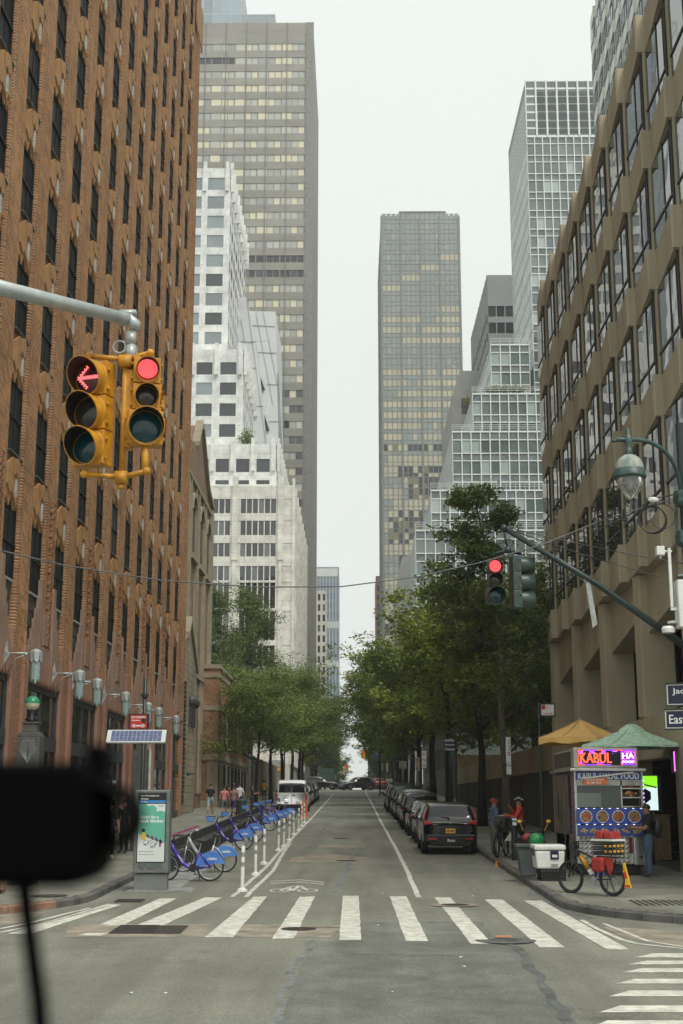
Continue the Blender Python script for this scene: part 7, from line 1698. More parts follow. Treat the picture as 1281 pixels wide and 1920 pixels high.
MB().lathe([(max(.0001, .18*math.cos(a)), .18*math.sin(a)) for a in [math.pi*.5*i/7 for i in range(0, 8)]], (0, 0, zb), 20).obj('upper_globe', mat('green_globe', (.02, .22, .11), .25), t, True)
# second, smaller pier behind the solar panel
p = Vector((at(264, 1440, 45).x, 45, zg(45)+KH)); t = thing('stone_pier', 'dark carved stone pier standing behind the solar panel mast', 'pier', tuple(p)); hp_ = at(264, 1406, 45).z-p.z; MB().box(-.25, .25, -.2, .2, 0, hp_).box(-.16, .16, -.14, .14, hp_, hp_+.5).obj('pier', PIER, t, bevel=.02); MB().lathe([(.05, -.16), (.0, -.17)], (0, 0, hp_+.25), 10, axis='y').obj('round_hole', BLACK, t)
# wall sconces
SCG = mat('sconce_glass', (.30, .40, .37), .25, var=.15, scale=12)
def sconce():
    t = thing('wall_sconce', 'x', 'wall lamp', (0, 0, 0), 0, 'art deco sconces along the brick building')
    b = MB(); b.lathe([(.0001, .98), (.12, .93), (.18, .88), (.19, .76)], n=8); b.obj('cap', SILVER, t)
    b = MB()
    for j in range(8):
        a = 2*math.pi*(j+.5)/8; a0, a1 = a-.36, a+.36; P_ = lambda an, z_, r_=.22: (r_*.74*math.cos(an), r_*.74*math.sin(an), z_)
        b.add([P_(a0, .82, .262), P_(a1, .82, .262), P_(a1, .66, .262), P_(a, .56, .262), P_(a0, .66, .262)], [(0, 4, 3, 2, 1)])
    b.obj('cap_points', SILVER, t)
    b = MB()
    for j in range(8):
        a = 2*math.pi*(j+.5)/8; c_, s_ = math.cos(a), math.sin(a); o = Vector((c_, s_, 0))*.125; tv = Vector((-s_, c_, 0))*.74
        b.add([o+tv*.075+Vector((0, 0, .75)), o-tv*.075+Vector((0, 0, .75)), o-tv*.07+Vector((0, 0, .07+.05*(j % 2))), o*1.1+Vector((0, 0, -.04+.05*(j % 2))), o+tv*.07+Vector((0, 0, .07+.05*(j % 2))), o*1.3+Vector((0, 0, .72)), o*1.3+Vector((0, 0, .12))], [(0, 5, 6, 4), (5, 1, 2, 6), (2, 3, 6), (6, 3, 4)])
    b.obj('glass_tubes', SCG, t, True)
    b = MB(); b.tube([(-.22, 0, .84), (-.85, 0, .84)], .03, 8); b.tube([(-.3, 0, .8), (-.55, 0, .70), (-.72, 0, .45), (-.78, 0, .1)], .014, 6); b.ball((-.27, 0, .80), .045, 8); b.obj('arm', SILVER, t, True)
    b = MB(); b.prism([(-.85, .72), (-.78, .84), (-.84, 1.2), (-.9, .95)], lambda u, v, a: (u, a, v), -.03, .03); b.prism([(-.88, .86), (-.72, .84), (-.9, .5), (-.95, .4)], lambda u, v, a: (u, a, v), -.03, .03); b.obj('fan_bracket', SILVER, t)
    return t
s0 = sconce()
snames = ['largest art deco sconce, nearest, left of the others at the left edge', 'second art deco sconce from the left, beside its close twin', 'third art deco sconce, right hand one of the close twin pair', 'fourth art deco sconce, just above and left of the red sign', 'fifth art deco sconce partly behind the sign pole', 'sixth art deco sconce right of the red sign', 'farthest art deco sconce at the end of the brick building']
for i, (px, py) in enumerate(((68, 1213), (150, 1251), (183, 1268), (236, 1293), (278, 1315), (298, 1323), (330, 1339))):
    s_ = s0 if i == 0 else copy_tree(s0); p = atx(px, py, -9.02); s_.location = (-9.02, p.y, 5.98); s_['label'] = snames[i]
# ================================================================ FOOD CART AND WHAT STANDS ROUND IT
CY_ = 34.7; cz = zg(CY_)+KH
def cp(px, py, y=CY_): v = at(px, py, y); return v
X0, X1 = cp(1078, 1500).x, cp(1207, 1500).x
fc = thing('food_cart', 'stainless steel halal food cart with a lit LED sign and blue menu boards', 'food cart', (0, 0, 0))
def zf(py, y=CY_): return at(1140, py, y).z
def fx(px, py=1500, y=CY_): return at(px, py, y).x
QUILT = mat('quilted_steel', (.42, .41, .38), .35, metal=.75, var=.2, scale=3)
YB = CY_+3.3
b = MB(); b.box(X0, X1, CY_+.02, YB, zf(1620), zf(1566)); b.obj('lower_body', STEEL, fc, bevel=.02)
b = MB(); b.box(X0, X0+.06, CY_, CY_+.06, zf(1566), zf(1442)).box(X1-.06, X1, CY_, CY_+.06, zf(1566), zf(1442)).box(X0, X0+.05, YB-.05, YB, zf(1566), zf(1442)).box(X1-.05, X1, YB-.05, YB, zf(1566), zf(1442)).box(X0, X1, YB-.04, YB, zf(1566), zf(1442)); b.obj('frame', STEEL, fc)
b = MB(); b.box(X0-.12, X1+.06, CY_-.18, YB+.2, zf(1446), zf(1441)); b.obj('roof_ledge', STEEL, fc, bevel=.01)
SGX0, SGX1 = fx(1074, 1420), fx(1194, 1420)
b = MB(); b.box(SGX0, SGX1, CY_-.12, CY_+.25, zf(1440), zf(1402)).box(SGX0-.0, SGX0+.12, CY_+.25, YB, zf(1440), zf(1404)); b.obj('sign_box', mat('sign_box_steel', (.5, .48, .42), .4, metal=.5), fc, bevel=.015)
b = MB(); b.box(X0-.02, X0, CY_+.3, YB-.1, zf(1437), zf(1408)); b.obj('side_sign_board', mat('old_board', (.08, .07, .055), .7), fc)
# LED sign, a matrix of red letters on violet
lx0, lx1, lz0, lz1 = fx(1082, 1420), fx(1190, 1420), zf(1435), zf(1406)
LDY = CY_-.13; led = MB().box(lx0, lx1, LDY-.01, LDY, lz0, lz1).obj('led_sign', flat('led_black', (.012, .008, .012)), fc)
LRED, LVIO, LPNK = emis('led_red', (1, .10, .04), 1.4), emis('led_violet', (.32, .05, 1), 1.3), emis('led_pink', (.9, .15, .8), 1.3)
W_, H_ = lx1-lx0, lz1-lz0
dots = MB(); nx_, nz_ = 54, 14
for i in range(nx_):
    for j in range(nz_):
        u, v = (i+.5)/nx_, (j+.5)/nz_
        if v > .93 or v < .08: m = 1 if (i//6) % 3 else 0
        elif u < .02 or u > .985: m = 0
        elif u > .74: m = 1 if R.random() < .62 else (2 if R.random() < .5 else None)
        elif v > .72 and (u*5) % 1 < .45: m = 2 if R.random() < .6 else 1
        elif v < .2 and (u*3) % 1 < .3: m = 1
        else: m = None
        if u > .56 and u < .74 and v < .85 and m is not None and R.random() < .8: m = None
        if m is not None: dots.box(lx0+W_*u-.011, lx0+W_*u+.011, LDY-.016, LDY-.01, lz0+H_*v-.011, lz0+H_*v+.011, m)
stuff(dots.obj('led_dots', [LRED, LVIO, LPNK], led))
text('KABUL', 'led_lettering', LRED, led, (lx0+W_*.04, LDY-.018, lz0+H_*.14), (1, 0, 0), (0, 0, 1), W_*.54, H_*.66, bold=.008)
text('HA', 'led_lettering', emis('led_white', (.9, .7, 1), 1.5), led, (lx0+W_*.77, LDY-.018, lz0+H_*.42), (1, 0, 0), (0, 0, 1), W_*.2, H_*.38, bold=.005); text('FOOD', 'led_lettering', bpy.data.materials['led_white'], led, (lx0+W_*.77, LDY-.018, lz0+H_*.14), (1, 0, 0), (0, 0, 1), W_*.2, H_*.16, bold=.003)
# name board
MBL = mat('menu_blue', (.035, .075, .36), .4, var=.1)
nb = MB().box(X0+.04, X1-.04, CY_-.03, CY_, zf(1462), zf(1447)).obj('name_board', MBL, fc)
text('KABUL HALAL FOOD', 'board_lettering', WHITE, nb, (X0+.10, CY_-.035, zf(1461)), (1, 0, 0), (0, 0, 1), X1-X0-.2, zf(1449)-zf(1461), bold=.006)
MB().box(X0+.05, X1-.05, CY_+.0, CY_+.04, zf(1473), zf(1462)).obj('quilted_strip', QUILT, fc)
og = MB().box(fx(1095), fx(1139), CY_-.06, CY_-.04, zf(1471), zf(1458)).obj('pickup_sign', flat('orange_sign', (.65, .16, .04), .5), fc)
text('FOR PICK UP CALL', 'sign_lettering', WHITE, og, (fx(1098), CY_-.065, zf(1463.5)), (1, 0, 0), (0, 0, 1), fx(1134)-fx(1098), .05, bold=.002); text('631-889-9453', 'sign_lettering', WHITE, og, (fx(1101), CY_-.065, zf(1469.5)), (1, 0, 0), (0, 0, 1), fx(1127)-fx(1101), .05, bold=.002)
MB().obox((fx(1090), CY_-.08, zf(1460)), (1, 0, .12), (0, -1, 0), 0, fx(1190)-fx(1090), -.02, .02, 0, .01).obj('awning_rod', STEEL, fc)
# serving window, shelves with food
b = MB().box(fx(1083), fx(1166), CY_+.05, CY_+.07, zf(1515), zf(1473)); b.obj('serving_glass', glass_mat('serving_glass', (.05, .07, .06), (.06, .08, .07), rough=.08, ior=1.5, wav=0), fc)
MB().box(fx(1083), fx(1128), CY_+.02, CY_+.03, zf(1513), zf(1487)).obj('pale_counter_back', flat('steamy_glass', (.16, .20, .17), .3), fc)
MB().box(fx(1166), X1-.05, CY_+.3, CY_+.35, zf(1515), zf(1463)).obj('shelf_back', flat('shelf_dark', (.02, .018, .014)), fc)
FOOD = [mat('food_orange', (.45, .16, .03), .6, rgb2=(.2, .06, .02), scale=30), mat('food_brown', (.20, .09, .03), .6, rgb2=(.4, .2, .06), scale=30), mat('food_green', (.10, .22, .04), .6, rgb2=(.2, .3, .08), scale=30), mat('food_red', (.45, .05, .02), .6), mat('food_cream', (.55, .42, .22), .6, rgb2=(.35, .2, .08), scale=25)]
for py in (1478, 1495, 1512):
    MB().box(fx(1168), X1-.05, CY_-.0, CY_+.3, zf(py)-.02, zf(py)+.01).obj('shelf', STEEL, fc)
for py in (1478, 1495):
    b = MB(); 
    for i in range(22): b.ball((fx(1172)+R.random()*(fx(1198)-fx(1172)), CY_+.04+R.random()*.18, zf(py)+.04+R.random()*.1), .035+R.random()*.02, 6, R.randrange(2)*4)
    b.obj('bread_pile', FOOD, fc)
MB().box(fx(1166)-.02, fx(1166)+.02, CY_, CY_+.05, zf(1515), zf(1463)).obj('divider', STEEL, fc)
# menus with dishes
m1 = MB().box(fx(1080), fx(1205), CY_-.09, CY_-.05, zf(1545), zf(1516)).obj('upper_menu_board', MBL, fc)
m2 = MB().box(fx(1082), fx(1208), CY_-.11, CY_-.07, zf(1567), zf(1547)).obj('lower_menu_board', MBL, fc)
zc = zf(1531); rr = (zf(1519)-zf(1543))/2
for j, cxp in enumerate((1097, 1127.5, 1157, 1187)):
    c = Vector((fx(cxp), CY_-.095, zc)); pl2 = MB().lathe([(rr, 0), (rr*.97, -.006), (rr*.88, -.004), (rr*.88, 0)], tuple(c), 24, axis='y').obj('plate', flat('plate_white', (.75, .75, .75)) if j == 0 else bpy.data.materials['plate_white'], m1)
    b = MB()
    for i in range(60):
        a = R.random()*6.28; q_ = math.sqrt(R.random())*rr*.8; k_ = (0, 1, 0, 1)[j] if R.random() < .6 else R.choice((2, 3, 4, 1)); b.ball((c.x+q_*math.cos(a), c.y-.003, c.z+q_*math.sin(a)), .018+R.random()*.016, 6, k_, 1, .25, 1)
    b.obj('dish', FOOD, m1)
for j, cxp in enumerate((1092, 1110, 1130, 1150, 1170, 1190)):
    b = MB(); c = Vector((fx(cxp), CY_-.115, zf(1558)))
    for i in range(16): a = R.random()*6.28; q_ = R.random()*.08; b.ball((c.x+q_*1.2*math.cos(a), c.y-.002, c.z+q_*.7*math.sin(a)), .025+R.random()*.015, 6, 4 if R.random() < .6 else R.choice((1, 0, 2)), 1, .2, .8)
    b.obj('dish', FOOD, m2)
WLED = emis('white_led', (.7, .75, 1), 1.6)
for row, n in ((1516, 9), (1546, 9)):
    b = MB(); [b.box(fx(1083+i*14.6)-.022, fx(1083+i*14.6)+.022, CY_-.12, CY_-.10, zf(row)-.003, zf(row)+.009) for i in range(n)]; b.obj('led_strip', WLED, fc)
b = MB(); [b.box(X1+.0, X1+.015, CY_-.04, CY_-.02, zf(1465+i*8), zf(1465+i*8-3)) for i in range(10)]; b.obj('led_strip', emis('violet_led', (.5, .45, 1), 1.4), fc)
# quilted lower front with raised diamonds
qb = MB(); qx0, qx1, qz0, qz1 = fx(1083), fx(1180), zf(1620), zf(1567); qb.box(qx0, qx1, CY_-.0, CY_+.02, qz0, qz1)
s_ = .115
for i in range(int((qx1-qx0)/s_)):
    for j in range(int((qz1-qz0)/s_)):
        x_, z_ = qx0+s_*(i+.5), qz0+s_*(j+.5); h = s_*.48; qb.add([(x_-h, CY_, z_), (x_, CY_, z_-h), (x_+h, CY_, z_), (x_, CY_, z_+h), (x_, CY_-.015, z_)], [(0, 1, 4), (1, 2, 4), (2, 3, 4), (3, 0, 4)])
qb.obj('quilted_front', QUILT, fc)
MB().box(fx(1184), X1+.02, CY_-.06, CY_+.02, zf(1622), zf(1568)).obj('side_door', STEEL, fc, bevel=.02); MB().lathe([(.035, 0), (.03, -.03), (0, -.03)], (fx(1197), CY_-.06, zf(1607)), 12, axis='y').obj('door_lock', BLACK, fc)
MB().box(fx(1176), fx(1182), CY_-.05, CY_, zf(1600), zf(1570)).obj('red_panel', flat('dark_red', (.15, .01, .01)), fc)
# the side, receding, with stacked posters and open door
SIDEP = mat('side_posters', (.03, .07, .28), .5, rgb2=(.3, .08, .03), scale=7)
b = MB(); b.box(X0-.015, X0, CY_+.02, CY_+.5, zf(1620), zf(1450)); b.obj('side_posters', SIDEP, fc)
b = MB(); [b.box(X0-.022, X0-.015, CY_+.06, CY_+.46, zf(1620)+.16*i, zf(1620)+.16*i+.1) for i in range(15)]; b.obj('poster', mat('side_poster', (.08, .10, .2), .5, rgb2=(.35, .18, .08), scale=10), fc)
MB().box(X0, X0+.02, CY_+1.1, YB, zf(1620), zf(1450)).box(X0-.02, X0, CY_+1.7, CY_+1.76, zf(1620), zf(1450)).obj('side_wall', mat('worn_steel', (.22, .2, .17), .45, metal=.6, var=.3), fc)
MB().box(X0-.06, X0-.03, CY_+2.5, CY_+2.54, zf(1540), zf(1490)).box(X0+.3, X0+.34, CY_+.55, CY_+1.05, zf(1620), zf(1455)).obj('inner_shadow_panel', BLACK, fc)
for (x_, y_) in ((X1-.28, CY_+.8), (X0+.25, CY_+.8), (X1-.28, CY_+2.4), (X0+.25, CY_+2.4)):
    w__ = part('wheel', WH[(.34,)][0], fc, loc=(x_, y_, cz+.28)); w__.scale = (1.1, .82, .82)
MB().box(X1-.4, X1-.05, CY_+.2, YB-.2, cz+.2, zf(1618)).obj('undercarriage', BLACK, fc); MB().box(X0+.1, X1-.1, CY_+.25, CY_+.3, cz+.03, zf(1620)).obj('skirt', BLACK, fc)
MB().prism([(fx(1105), cz+.0), (fx(1130), cz+.0), (fx(1127), cz+.1), (fx(1122), cz+.03), (fx(1115), cz+.14), (fx(1110), cz+.05)], lambda u, v, a: (u, a, v), CY_-.1, CY_-.05).obj('blue_logo_sheet', flat('blue_violet', (.10, .10, .4)), fc)
# umbrellas
def umbrella(label, px, py, pxl, pxr, pye, Y, n, mats, pole_z, val=.16, kind='orange'):
    a = at(px, py, Y); rx = (at(pxr, pye, Y).x - at(pxl, pye, Y).x)/2; xc = (at(pxr, pye, Y).x + at(pxl, pye, Y).x)/2; ze = at(px, pye, Y).z
    xc = a.x if kind == 'orange' else xc; t = thing('umbrella', label, 'umbrella', (xc, Y, 0))
    H_ = a.z - ze; b = MB(); K = 9; rings = []
    sub = 4
    for i in range(K+1):
        f = i/K; r = []
        for j in range(n*sub):
            ang = 2*math.pi*j/(n*sub)+.2; loc_ = abs(((j % sub)/sub)-.5)*2   # 1 on a rib, 0 mid-panel
            rib = math.cos(math.pi/n) ; rad_ = rx*f*(1 - (1-rib)*(1-loc_)**1.0); sag_ = .10*H_*math.sin(math.pi*f)*(1-loc_)
            r.append((rad_*math.cos(ang), rad_*math.sin(ang), ze + H_*(1-f)**1.12 - sag_ + .02))
        rings.append(r)
    vs = [p for r in rings for p in r]; m_ = n*sub
    fs = [(i*m_+j, (i+1)*m_+j, (i+1)*m_+(j+1) % m_, i*m_+(j+1) % m_) for i in range(K) for j in range(m_)]
    b.add(vs, fs, 0); b.obj('canopy', mats[0], t, True)
    v = MB(); top = rings[-1]; bot = [(x*1.005, y*1.005, z - val*(1+.2*math.sin(j*1.3))) for j, (x, y, z) in enumerate(top)]
    v.add(top + bot, [(j, m_+j, m_+(j+1) % m_, (j+1) % m_) for j in range(m_)]); v.obj('valance', mats[0], t)
    s_ = MB()
    for k_ in range(n):
        j = k_*sub; s_.tube([Vector(rings[i][j])+Vector((0, 0, .012)) for i in range(K+1)], .012, 4)
    s_.obj('seam', mats[1], t)
    rb = MB(); [rb.tube([Vector(rings[i][k_*sub])-Vector((0, 0, .03)) for i in (1, 5, K)], .01, 4) for k_ in range(n)]; [rb.tube([Vector(rings[5][k_*sub])-Vector((0, 0, .03)), (0, 0, ze-.1)], .008, 4) for k_ in range(n)]; rb.obj('rib', GALV, t)
    MB().tube([(0, 0, pole_z), (0, 0, a.z+.03)], .025, 8).ball((0, 0, a.z+.05), .04, 8).obj('pole', GALV, t)
    if kind != 'orange':
        c_ = MB(); c_.lathe([(.42, -.22), (.3, -.07), (.12, .03), (.0001, .05)], (0, 0, a.z+.03), 14); c_.v = [(x, y, z+.03*math.sin(9*math.atan2(y, x))) for x, y, z in c_.v]; c_.obj('vent_cap', mats[0], t, True)
    return t
ORU = mat('orange_canvas', (.88, .55, .18), .8, scale=2, rgb2=(.78, .45, .14)); GRU = mat('green_print_canvas', (.22, .56, .42), .8, rgb2=(.80, .86, .70), scale=9, stretch=(1, 1, 3))
umbrella('orange umbrella with pale seams opened behind the food cart', 1088, 1351, 998, 1163, 1386, 39.2, 8, [ORU, mat('seam_cream', (.6, .45, .25), .8)], zg(39)+KH)
umbrella('green and white patterned umbrella with a frilly cap over the food cart', 1184, 1364, 1086, 1284, 1401, 36.3, 8, [GRU, GRU], zf(1441), .05, 'green')
# ad screen behind, wooden stand, small LED sign at the right edge
a, c = at(1203, 1519, 38.5), at(1237, 1455, 38.5); t = thing('display_screen', 'bright advertising screen showing a green and white picture at the right of the cart', 'screen', (0, 0, 0))
MB().box(a.x, c.x+.04, 38.5, 38.62, a.z-.06, c.z+.04).obj('bezel', BLACK, t, bevel=.01); MB().box(a.x+.02, c.x-.08, 38.49, 38.5, a.z, c.z).obj('screen', emis('screen_white', (.62, .78, .78), .75), t)
MB().box(a.x+.02, c.x-.08, 38.482, 38.49, c.z-.32, c.z).obj('green_picture', emis('screen_green', (.25, .75, .02), .8), t); MB().prism([(a.x+.02, a.z+.1), (a.x+.28, a.z+.3), (a.x+.28, a.z+.5), (a.x+.12, a.z+.6), (a.x+.02, a.z+.55)], lambda u, v, w__: (u, w__, v), 38.482, 38.49).tube([(a.x+.05, 38.486, a.z+.72), (a.x+.45, 38.486, a.z+.62)], .02, 5).obj('dark_picture', flat('pic_navy', (.02, .02, .06)), t)
MB().tube([((a.x+c.x)/2, 38.58, zg(38.5)+KH), ((a.x+c.x)/2, 38.58, a.z)], .05, 8).obj('stand', BLACK, t)
a = gnd(1222, 1612, KH); t = thing('wooden_stand', 'tall bamboo slatted stand behind the customer', 'stand', tuple(a)); hh_ = at(1235, 1530, a.y).z-a.z
for i in range(8): MB().box(.0+.075*i, .07+.075*i, 0, .03, 0, hh_).obj('slat', mat('bamboo', (.33, .24, .13), .7, var=.25, scale=6) if i == 0 else bpy.data.materials['bamboo'], t)
MB().box(-.02, .62, -.02, .4, hh_, hh_+.04).obj('top', bpy.data.materials['bamboo'], t); MB().box(.02, .58, .2, .38, 0, hh_).obj('box', BLACK, t)
a = at(1262, 1450, 36.); t = thing('led_sign', 'second small LED sign in a black case at the right edge of the picture', 'sign', (0, 0, 0)); MB().box(a.x, a.x+.8, 36, 36.2, a.z, a.z+.62).obj('case', BLACK, t); MB().box(a.x+.04, a.x+.1, 35.98, 36, a.z+.05, a.z+.57).obj('lit_edge', LPNK, t); MB().tube([(a.x+.4, 36.1, zg(36)+KH), (a.x+.4, 36.1, a.z)], .04, 8).obj('stand', BLACK, t); MB().box(a.x+.12, a.x+.76, 35.985, 36, a.z+.06, a.z+.56).obj('panel', flat('grn_panel', (.03, .06, .05)), t)
# cooler on crates, grey bin
a = gnd(1013, 1652, KH); t = thing('milk_crate', 'black milk crate under the white cooler', 'crate', (a.x, a.y, a.z)); CRW = .85
def crate(t, w_, d_, h_, m=BLACK, z=0, y=0, x=0):
    b = MB(); 
    for k_ in range(4): zz = z+h_*k_/3.0*.94; b.box(x, x+w_, y, y+.02, zz, zz+.022).box(x, x+w_, y+d_-.02, y+d_, zz, zz+.022).box(x, x+.02, y, y+d_, zz, zz+.022).box(x+w_-.02, x+w_, y, y+d_, zz, zz+.022)
    for i in range(9): xx = x+w_*i/8.*.975; b.box(xx, xx+.018, y, y+.018, z, z+h_).box(xx, xx+.018, y+d_-.018, y+d_, z, z+h_)
    for i in range(6): yy = y+d_*i/5.*.96; b.box(x, x+.018, yy, yy+.018, z, z+h_).box(x+w_-.018, x+w_, yy, yy+.018, z, z+h_)
    b.box(x+.02, x+w_-.02, y+.02, y+d_-.02, z, z+h_*.6)
    return b.obj('crate', m, t)
crate(t, .62, .5, .27)
hc = a.z+.28; t = thing('cooler', 'large white hard cooler with a dark latch standing on black crates', 'cooler', (a.x-.1, a.y, hc)); 
b = MB(); b.prism([(.04, 0), (.68, 0), (.72, .42), (0, .42)], lambda u, v, q_: (u, q_, v), 0, .75); b.obj('body', PLWHITE, t, bevel=.04); b = MB(); b.box(-.02, .74, -.02, .78, .43, .56); b.obj('lid', PLWHITE, t, bevel=.04); MB().box(.36, .56, -.03, 0, .22, .42).obj('latch', NAVY, t, bevel=.01); MB().box(.40, .52, -.04, -.03, .27, .33).obj('latch_plate', PLWHITE, t); MB().box(.38, .54, -.03, 0, .06, .12).obj('drain', GALV, t); MB().prism([(-.03, .3), (-.0, .3), (-.0, .48), (-.03, .48)], lambda u, v, q_: (u, q_, v), .15, .5).obj('side_handle', PLGREY, t)
a = gnd(1018, 1645, KH); a.x -= .33; a.y += .4; t = thing('rubbish_bin', 'grey plastic rubbish bin with an open rim left of the cooler', 'bin', (a.x, a.y, zg(a.y)+KH)); GB = mat('bin_grey', (.065, .08, .078), .6)
MB().prism([(-.16, 0), (.2, 0), (.26, .72), (-.26, .72)], lambda u, v, q_: (u, q_, v), -.2, .25).obj('body', GB, t, bevel=.03); MB().box(-.3, .3, -.25, .3, .70, .78).obj('rim', GB, t, bevel=.02)

# ---------------------------------------------------------------- electric delivery bicycles
def ebike(label, frame_m, rear_box=True, battery=YELLOW, bags=True):
    t = thing('delivery_bicycle', label, 'bicycle', (0, 0, 0), 0)
    FAT = MB().torus((0, 0, 0), .315, .034, 34, 7).mesh('tyre', RUBBER, True)
    for x in (0, -1.12):
        w__ = part('wheel', FAT, t, loc=(x, 0, .35)); part('rim', MB().torus((0, 0, 0), .282, .014, 34, 5).mesh('rim', BLACK, True), w__); part('spokes', SPK_M, w__)
    f = MB(); f.tube([(-.92, 0, .88), (-.48, 0, .32)], [.04, .035], 8); f.tube([(-.94, 0, .93), (-.34, 0, .72)], .022, 8); f.tube([(-.46, 0, .32), (-.33, 0, .82)], .02, 8)
    for s_ in (-.06, .06): f.tube([(-.46, s_*.5, .32), (0, s_, .35)], .014, 6); f.tube([(-.35, s_*.4, .70), (0, s_, .35)], .012, 6); f.tube([(-.97, s_, .74), (-1.12, s_, .35)], .018, 6)
    f.tube([(-.91, 0, .95), (-.98, 0, .72)], .024, 8); f.obj('frame', frame_m, t, True)
    MB().tube([(-.82, 0, .80), (-.62, 0, .54)], .05, 8).obj('battery', battery, t, True); MB().tube([(-.60, 0, .52), (-.52, 0, .42)], .052, 8).obj('battery_end', PLWHITE, t)
    hb = MB(); hb.tube([(-.91, 0, .93), (-.90, 0, 1.08)], .02, 8); hb.tube([(-.78, -.33, 1.10), (-.92, -.12, 1.10), (-.92, .12, 1.10), (-.78, .33, 1.10)], .014, 6); hb.tube([(-.82, -.25, 1.10), (-.74, -.36, 1.10)], .02, 6); hb.tube([(-.82, .25, 1.10), (-.74, .36, 1.10)], .02, 6); hb.tube([(-.9, -.1, 1.1), (-1.08, -.08, 1.0), (-.98, 0, .7)], .007, 4); hb.obj('handlebar', BLACK, t, True)
    MB().box(-1.06, -.92, -.11, .11, .93, 1.1).obj('phone_and_bag', BLACK, t, bevel=.03)
    MB().lathe([(.09, -.07), (.09, -.055), (0, -.055)], (-.46, 0, .32), 14, axis='y').tube([(-.46, -.08, .32), (-.42, -.09, .17)], .012, 5).tube([(-.46, .08, .32), (-.5, .09, .47)], .012, 5).obj('crank', GALV, t)
    r = MB(); r.tube([(-.36, 0, .80), (.22, 0, .80)], .012, 5); [r.tube([(0, s_, .35), (.06, s_, .80)], .01, 5) for s_ in (-.07, .07)]; [r.tube([(-.34, s_, .80), (.24, s_, .80)], .01, 5) for s_ in (-.1, .1)]; r.obj('rear_rack', BLACK, t)
    ks_ = MB(); [ks_.tube([(-.1, s_*.3, .32), (-.04, s_, .0)], .012, 5) for s_ in (-.16, .16)]; ks_.obj('kickstand', BLACK, t)
    MB().lathe([(.385, -.035), (.39, 0), (.385, .035)], (0, 0, .35), 20, axis='y', a0=rad(30), a1=rad(150)).obj('mudguard', BLACK, t)
    if rear_box:
        b = MB(); x0_, w2, d2 = -.34, .52, .42
        for k_ in range(6): z_ = .84+.05*k_; b.box(x0_, x0_+w2, -d2/2, -d2/2+.015, z_, z_+.03).box(x0_, x0_+w2, d2/2-.015, d2/2, z_, z_+.03).box(x0_+w2-.015, x0_+w2, -d2/2, d2/2, z_, z_+.03).box(x0_, x0_+.015, -d2/2, d2/2, z_, z_+.03)
        b.box(x0_+.02, x0_+w2-.02, -d2/2+.02, d2/2-.02, .84, .90); b.obj('rear_crate', BLACK, t)
        MB().box(x0_-.02, x0_+w2+.02, -d2/2-.02, d2/2+.02, 1.13, 1.17).obj('crate_rim', PLWHITE, t)
    return t
def load_bags(t):
    REDB = mat('red_nylon', (.32, .025, .018), .55, var=.15, scale=6)
    MB().box(-.31, -.11, -.17, .17, 1.17, 1.34).obj('red_bag', REDB, t, bevel=.04); MB().box(-.08, .14, -.16, .18, 1.17, 1.32).obj('red_bag', REDB, t, bevel=.04); MB().box(-.3, .0, -.34, -.2, .5, .80).obj('red_pannier', REDB, t, bevel=.05); MB().prism([(-.02, .80), (.2, .78), (.16, .55), (.10, .44), (.04, .6)], lambda u, v, a: (u, a, v), -.24, -.19).obj('red_pannier', REDB, t)
    ys = flat('reflector_yellow', (.85, .5, .02)); rr_ = flat('reflector_red', (.6, .04, .02)); b = MB()
    for i in range(2):
        for j in range(2): b.box(-.01+.12*i, .05+.12*i, -.225, -.21, .90+.11*j, .94+.11*j)
    for i in range(3):
        for j in range(2): b.box(.185, .195, -.18+.13*i, -.10+.13*i, .90+.11*j, .95+.11*j)
    b.obj('yellow_reflector', flat('reflector_amber', (.6, .3, .03)), t)
    b = MB().prism([(.30, .70), (.34, .70), (.48, .20), (.28, .20)], lambda u, v, a: (u, a, v), -.02, .0); b.obj('yellow_flap', ys, t); MB().prism([(.32, .52), (.36, .52), (.40, .38), (.32, .38)], lambda u, v, a: (u, a, v), -.025, -.02).box(.29, .46, -.025, -.02, .21, .25).obj('red_print', rr_, t)
def orient(t, pf, pr, KHh=KH):
    a, c = gnd(*pf, KHh), gnd(*pr, KHh); d = Vector((c.x-a.x, c.y-a.y)); t.location = (c.x, c.y, zg(c.y)+KHh); t.rotation_euler = (0, 0, math.atan2(d.y, d.x))
eb = ebike('black electric delivery bicycle with red bags on a rear crate, by the food cart', BLACK); load_bags(eb); orient(eb, (1087, 1664), (1150, 1681)); eb.rotation_euler = (0, 0, rad(-48))
e2 = ebike('black delivery bicycle held between the two couriers', BLACK, battery=BLACK); orient(e2, (950, 1611), (948, 1600)); e2.rotation_euler = (0, 0, rad(70)); p = gnd(949, 1606, KH); e2.location = tuple(p)
e3 = ebike('second black delivery bicycle behind the meter post near the red jacket', BLACK, battery=BLACK); p = gnd(966, 1608, KH); e3.location = tuple(p); e3.rotation_euler = (0, 0, rad(98))
for t_ in (e2, e3):
    MB().box(-.40, .12, -.25, .25, .84, 1.22).obj('black_delivery_bag', BLACK, t_, bevel=.04)
    MB().box(-.03, .03, -.256, -.25, 1.1, 1.14).obj('green_tag', flat('lime_tag', (.35, .7, .05)) if t_ is e2 else bpy.data.materials['lime_tag'], t_)
p = gnd(966, 1613, KH); t = thing('bollard_meter', 'dark post with pale stickers standing in front of the couriers', 'post', tuple(p)); MB().lathe([(.10, 0), (.09, 1.15), (.11, 1.2), (0, 1.25)], n=12).obj('post', BLACK, t); MB().box(-.06, .06, -.11, -.09, 1.0, 1.1).box(-.07, .07, -.125, -.1, 1.14, 1.2).obj('sticker', WHITE, t)
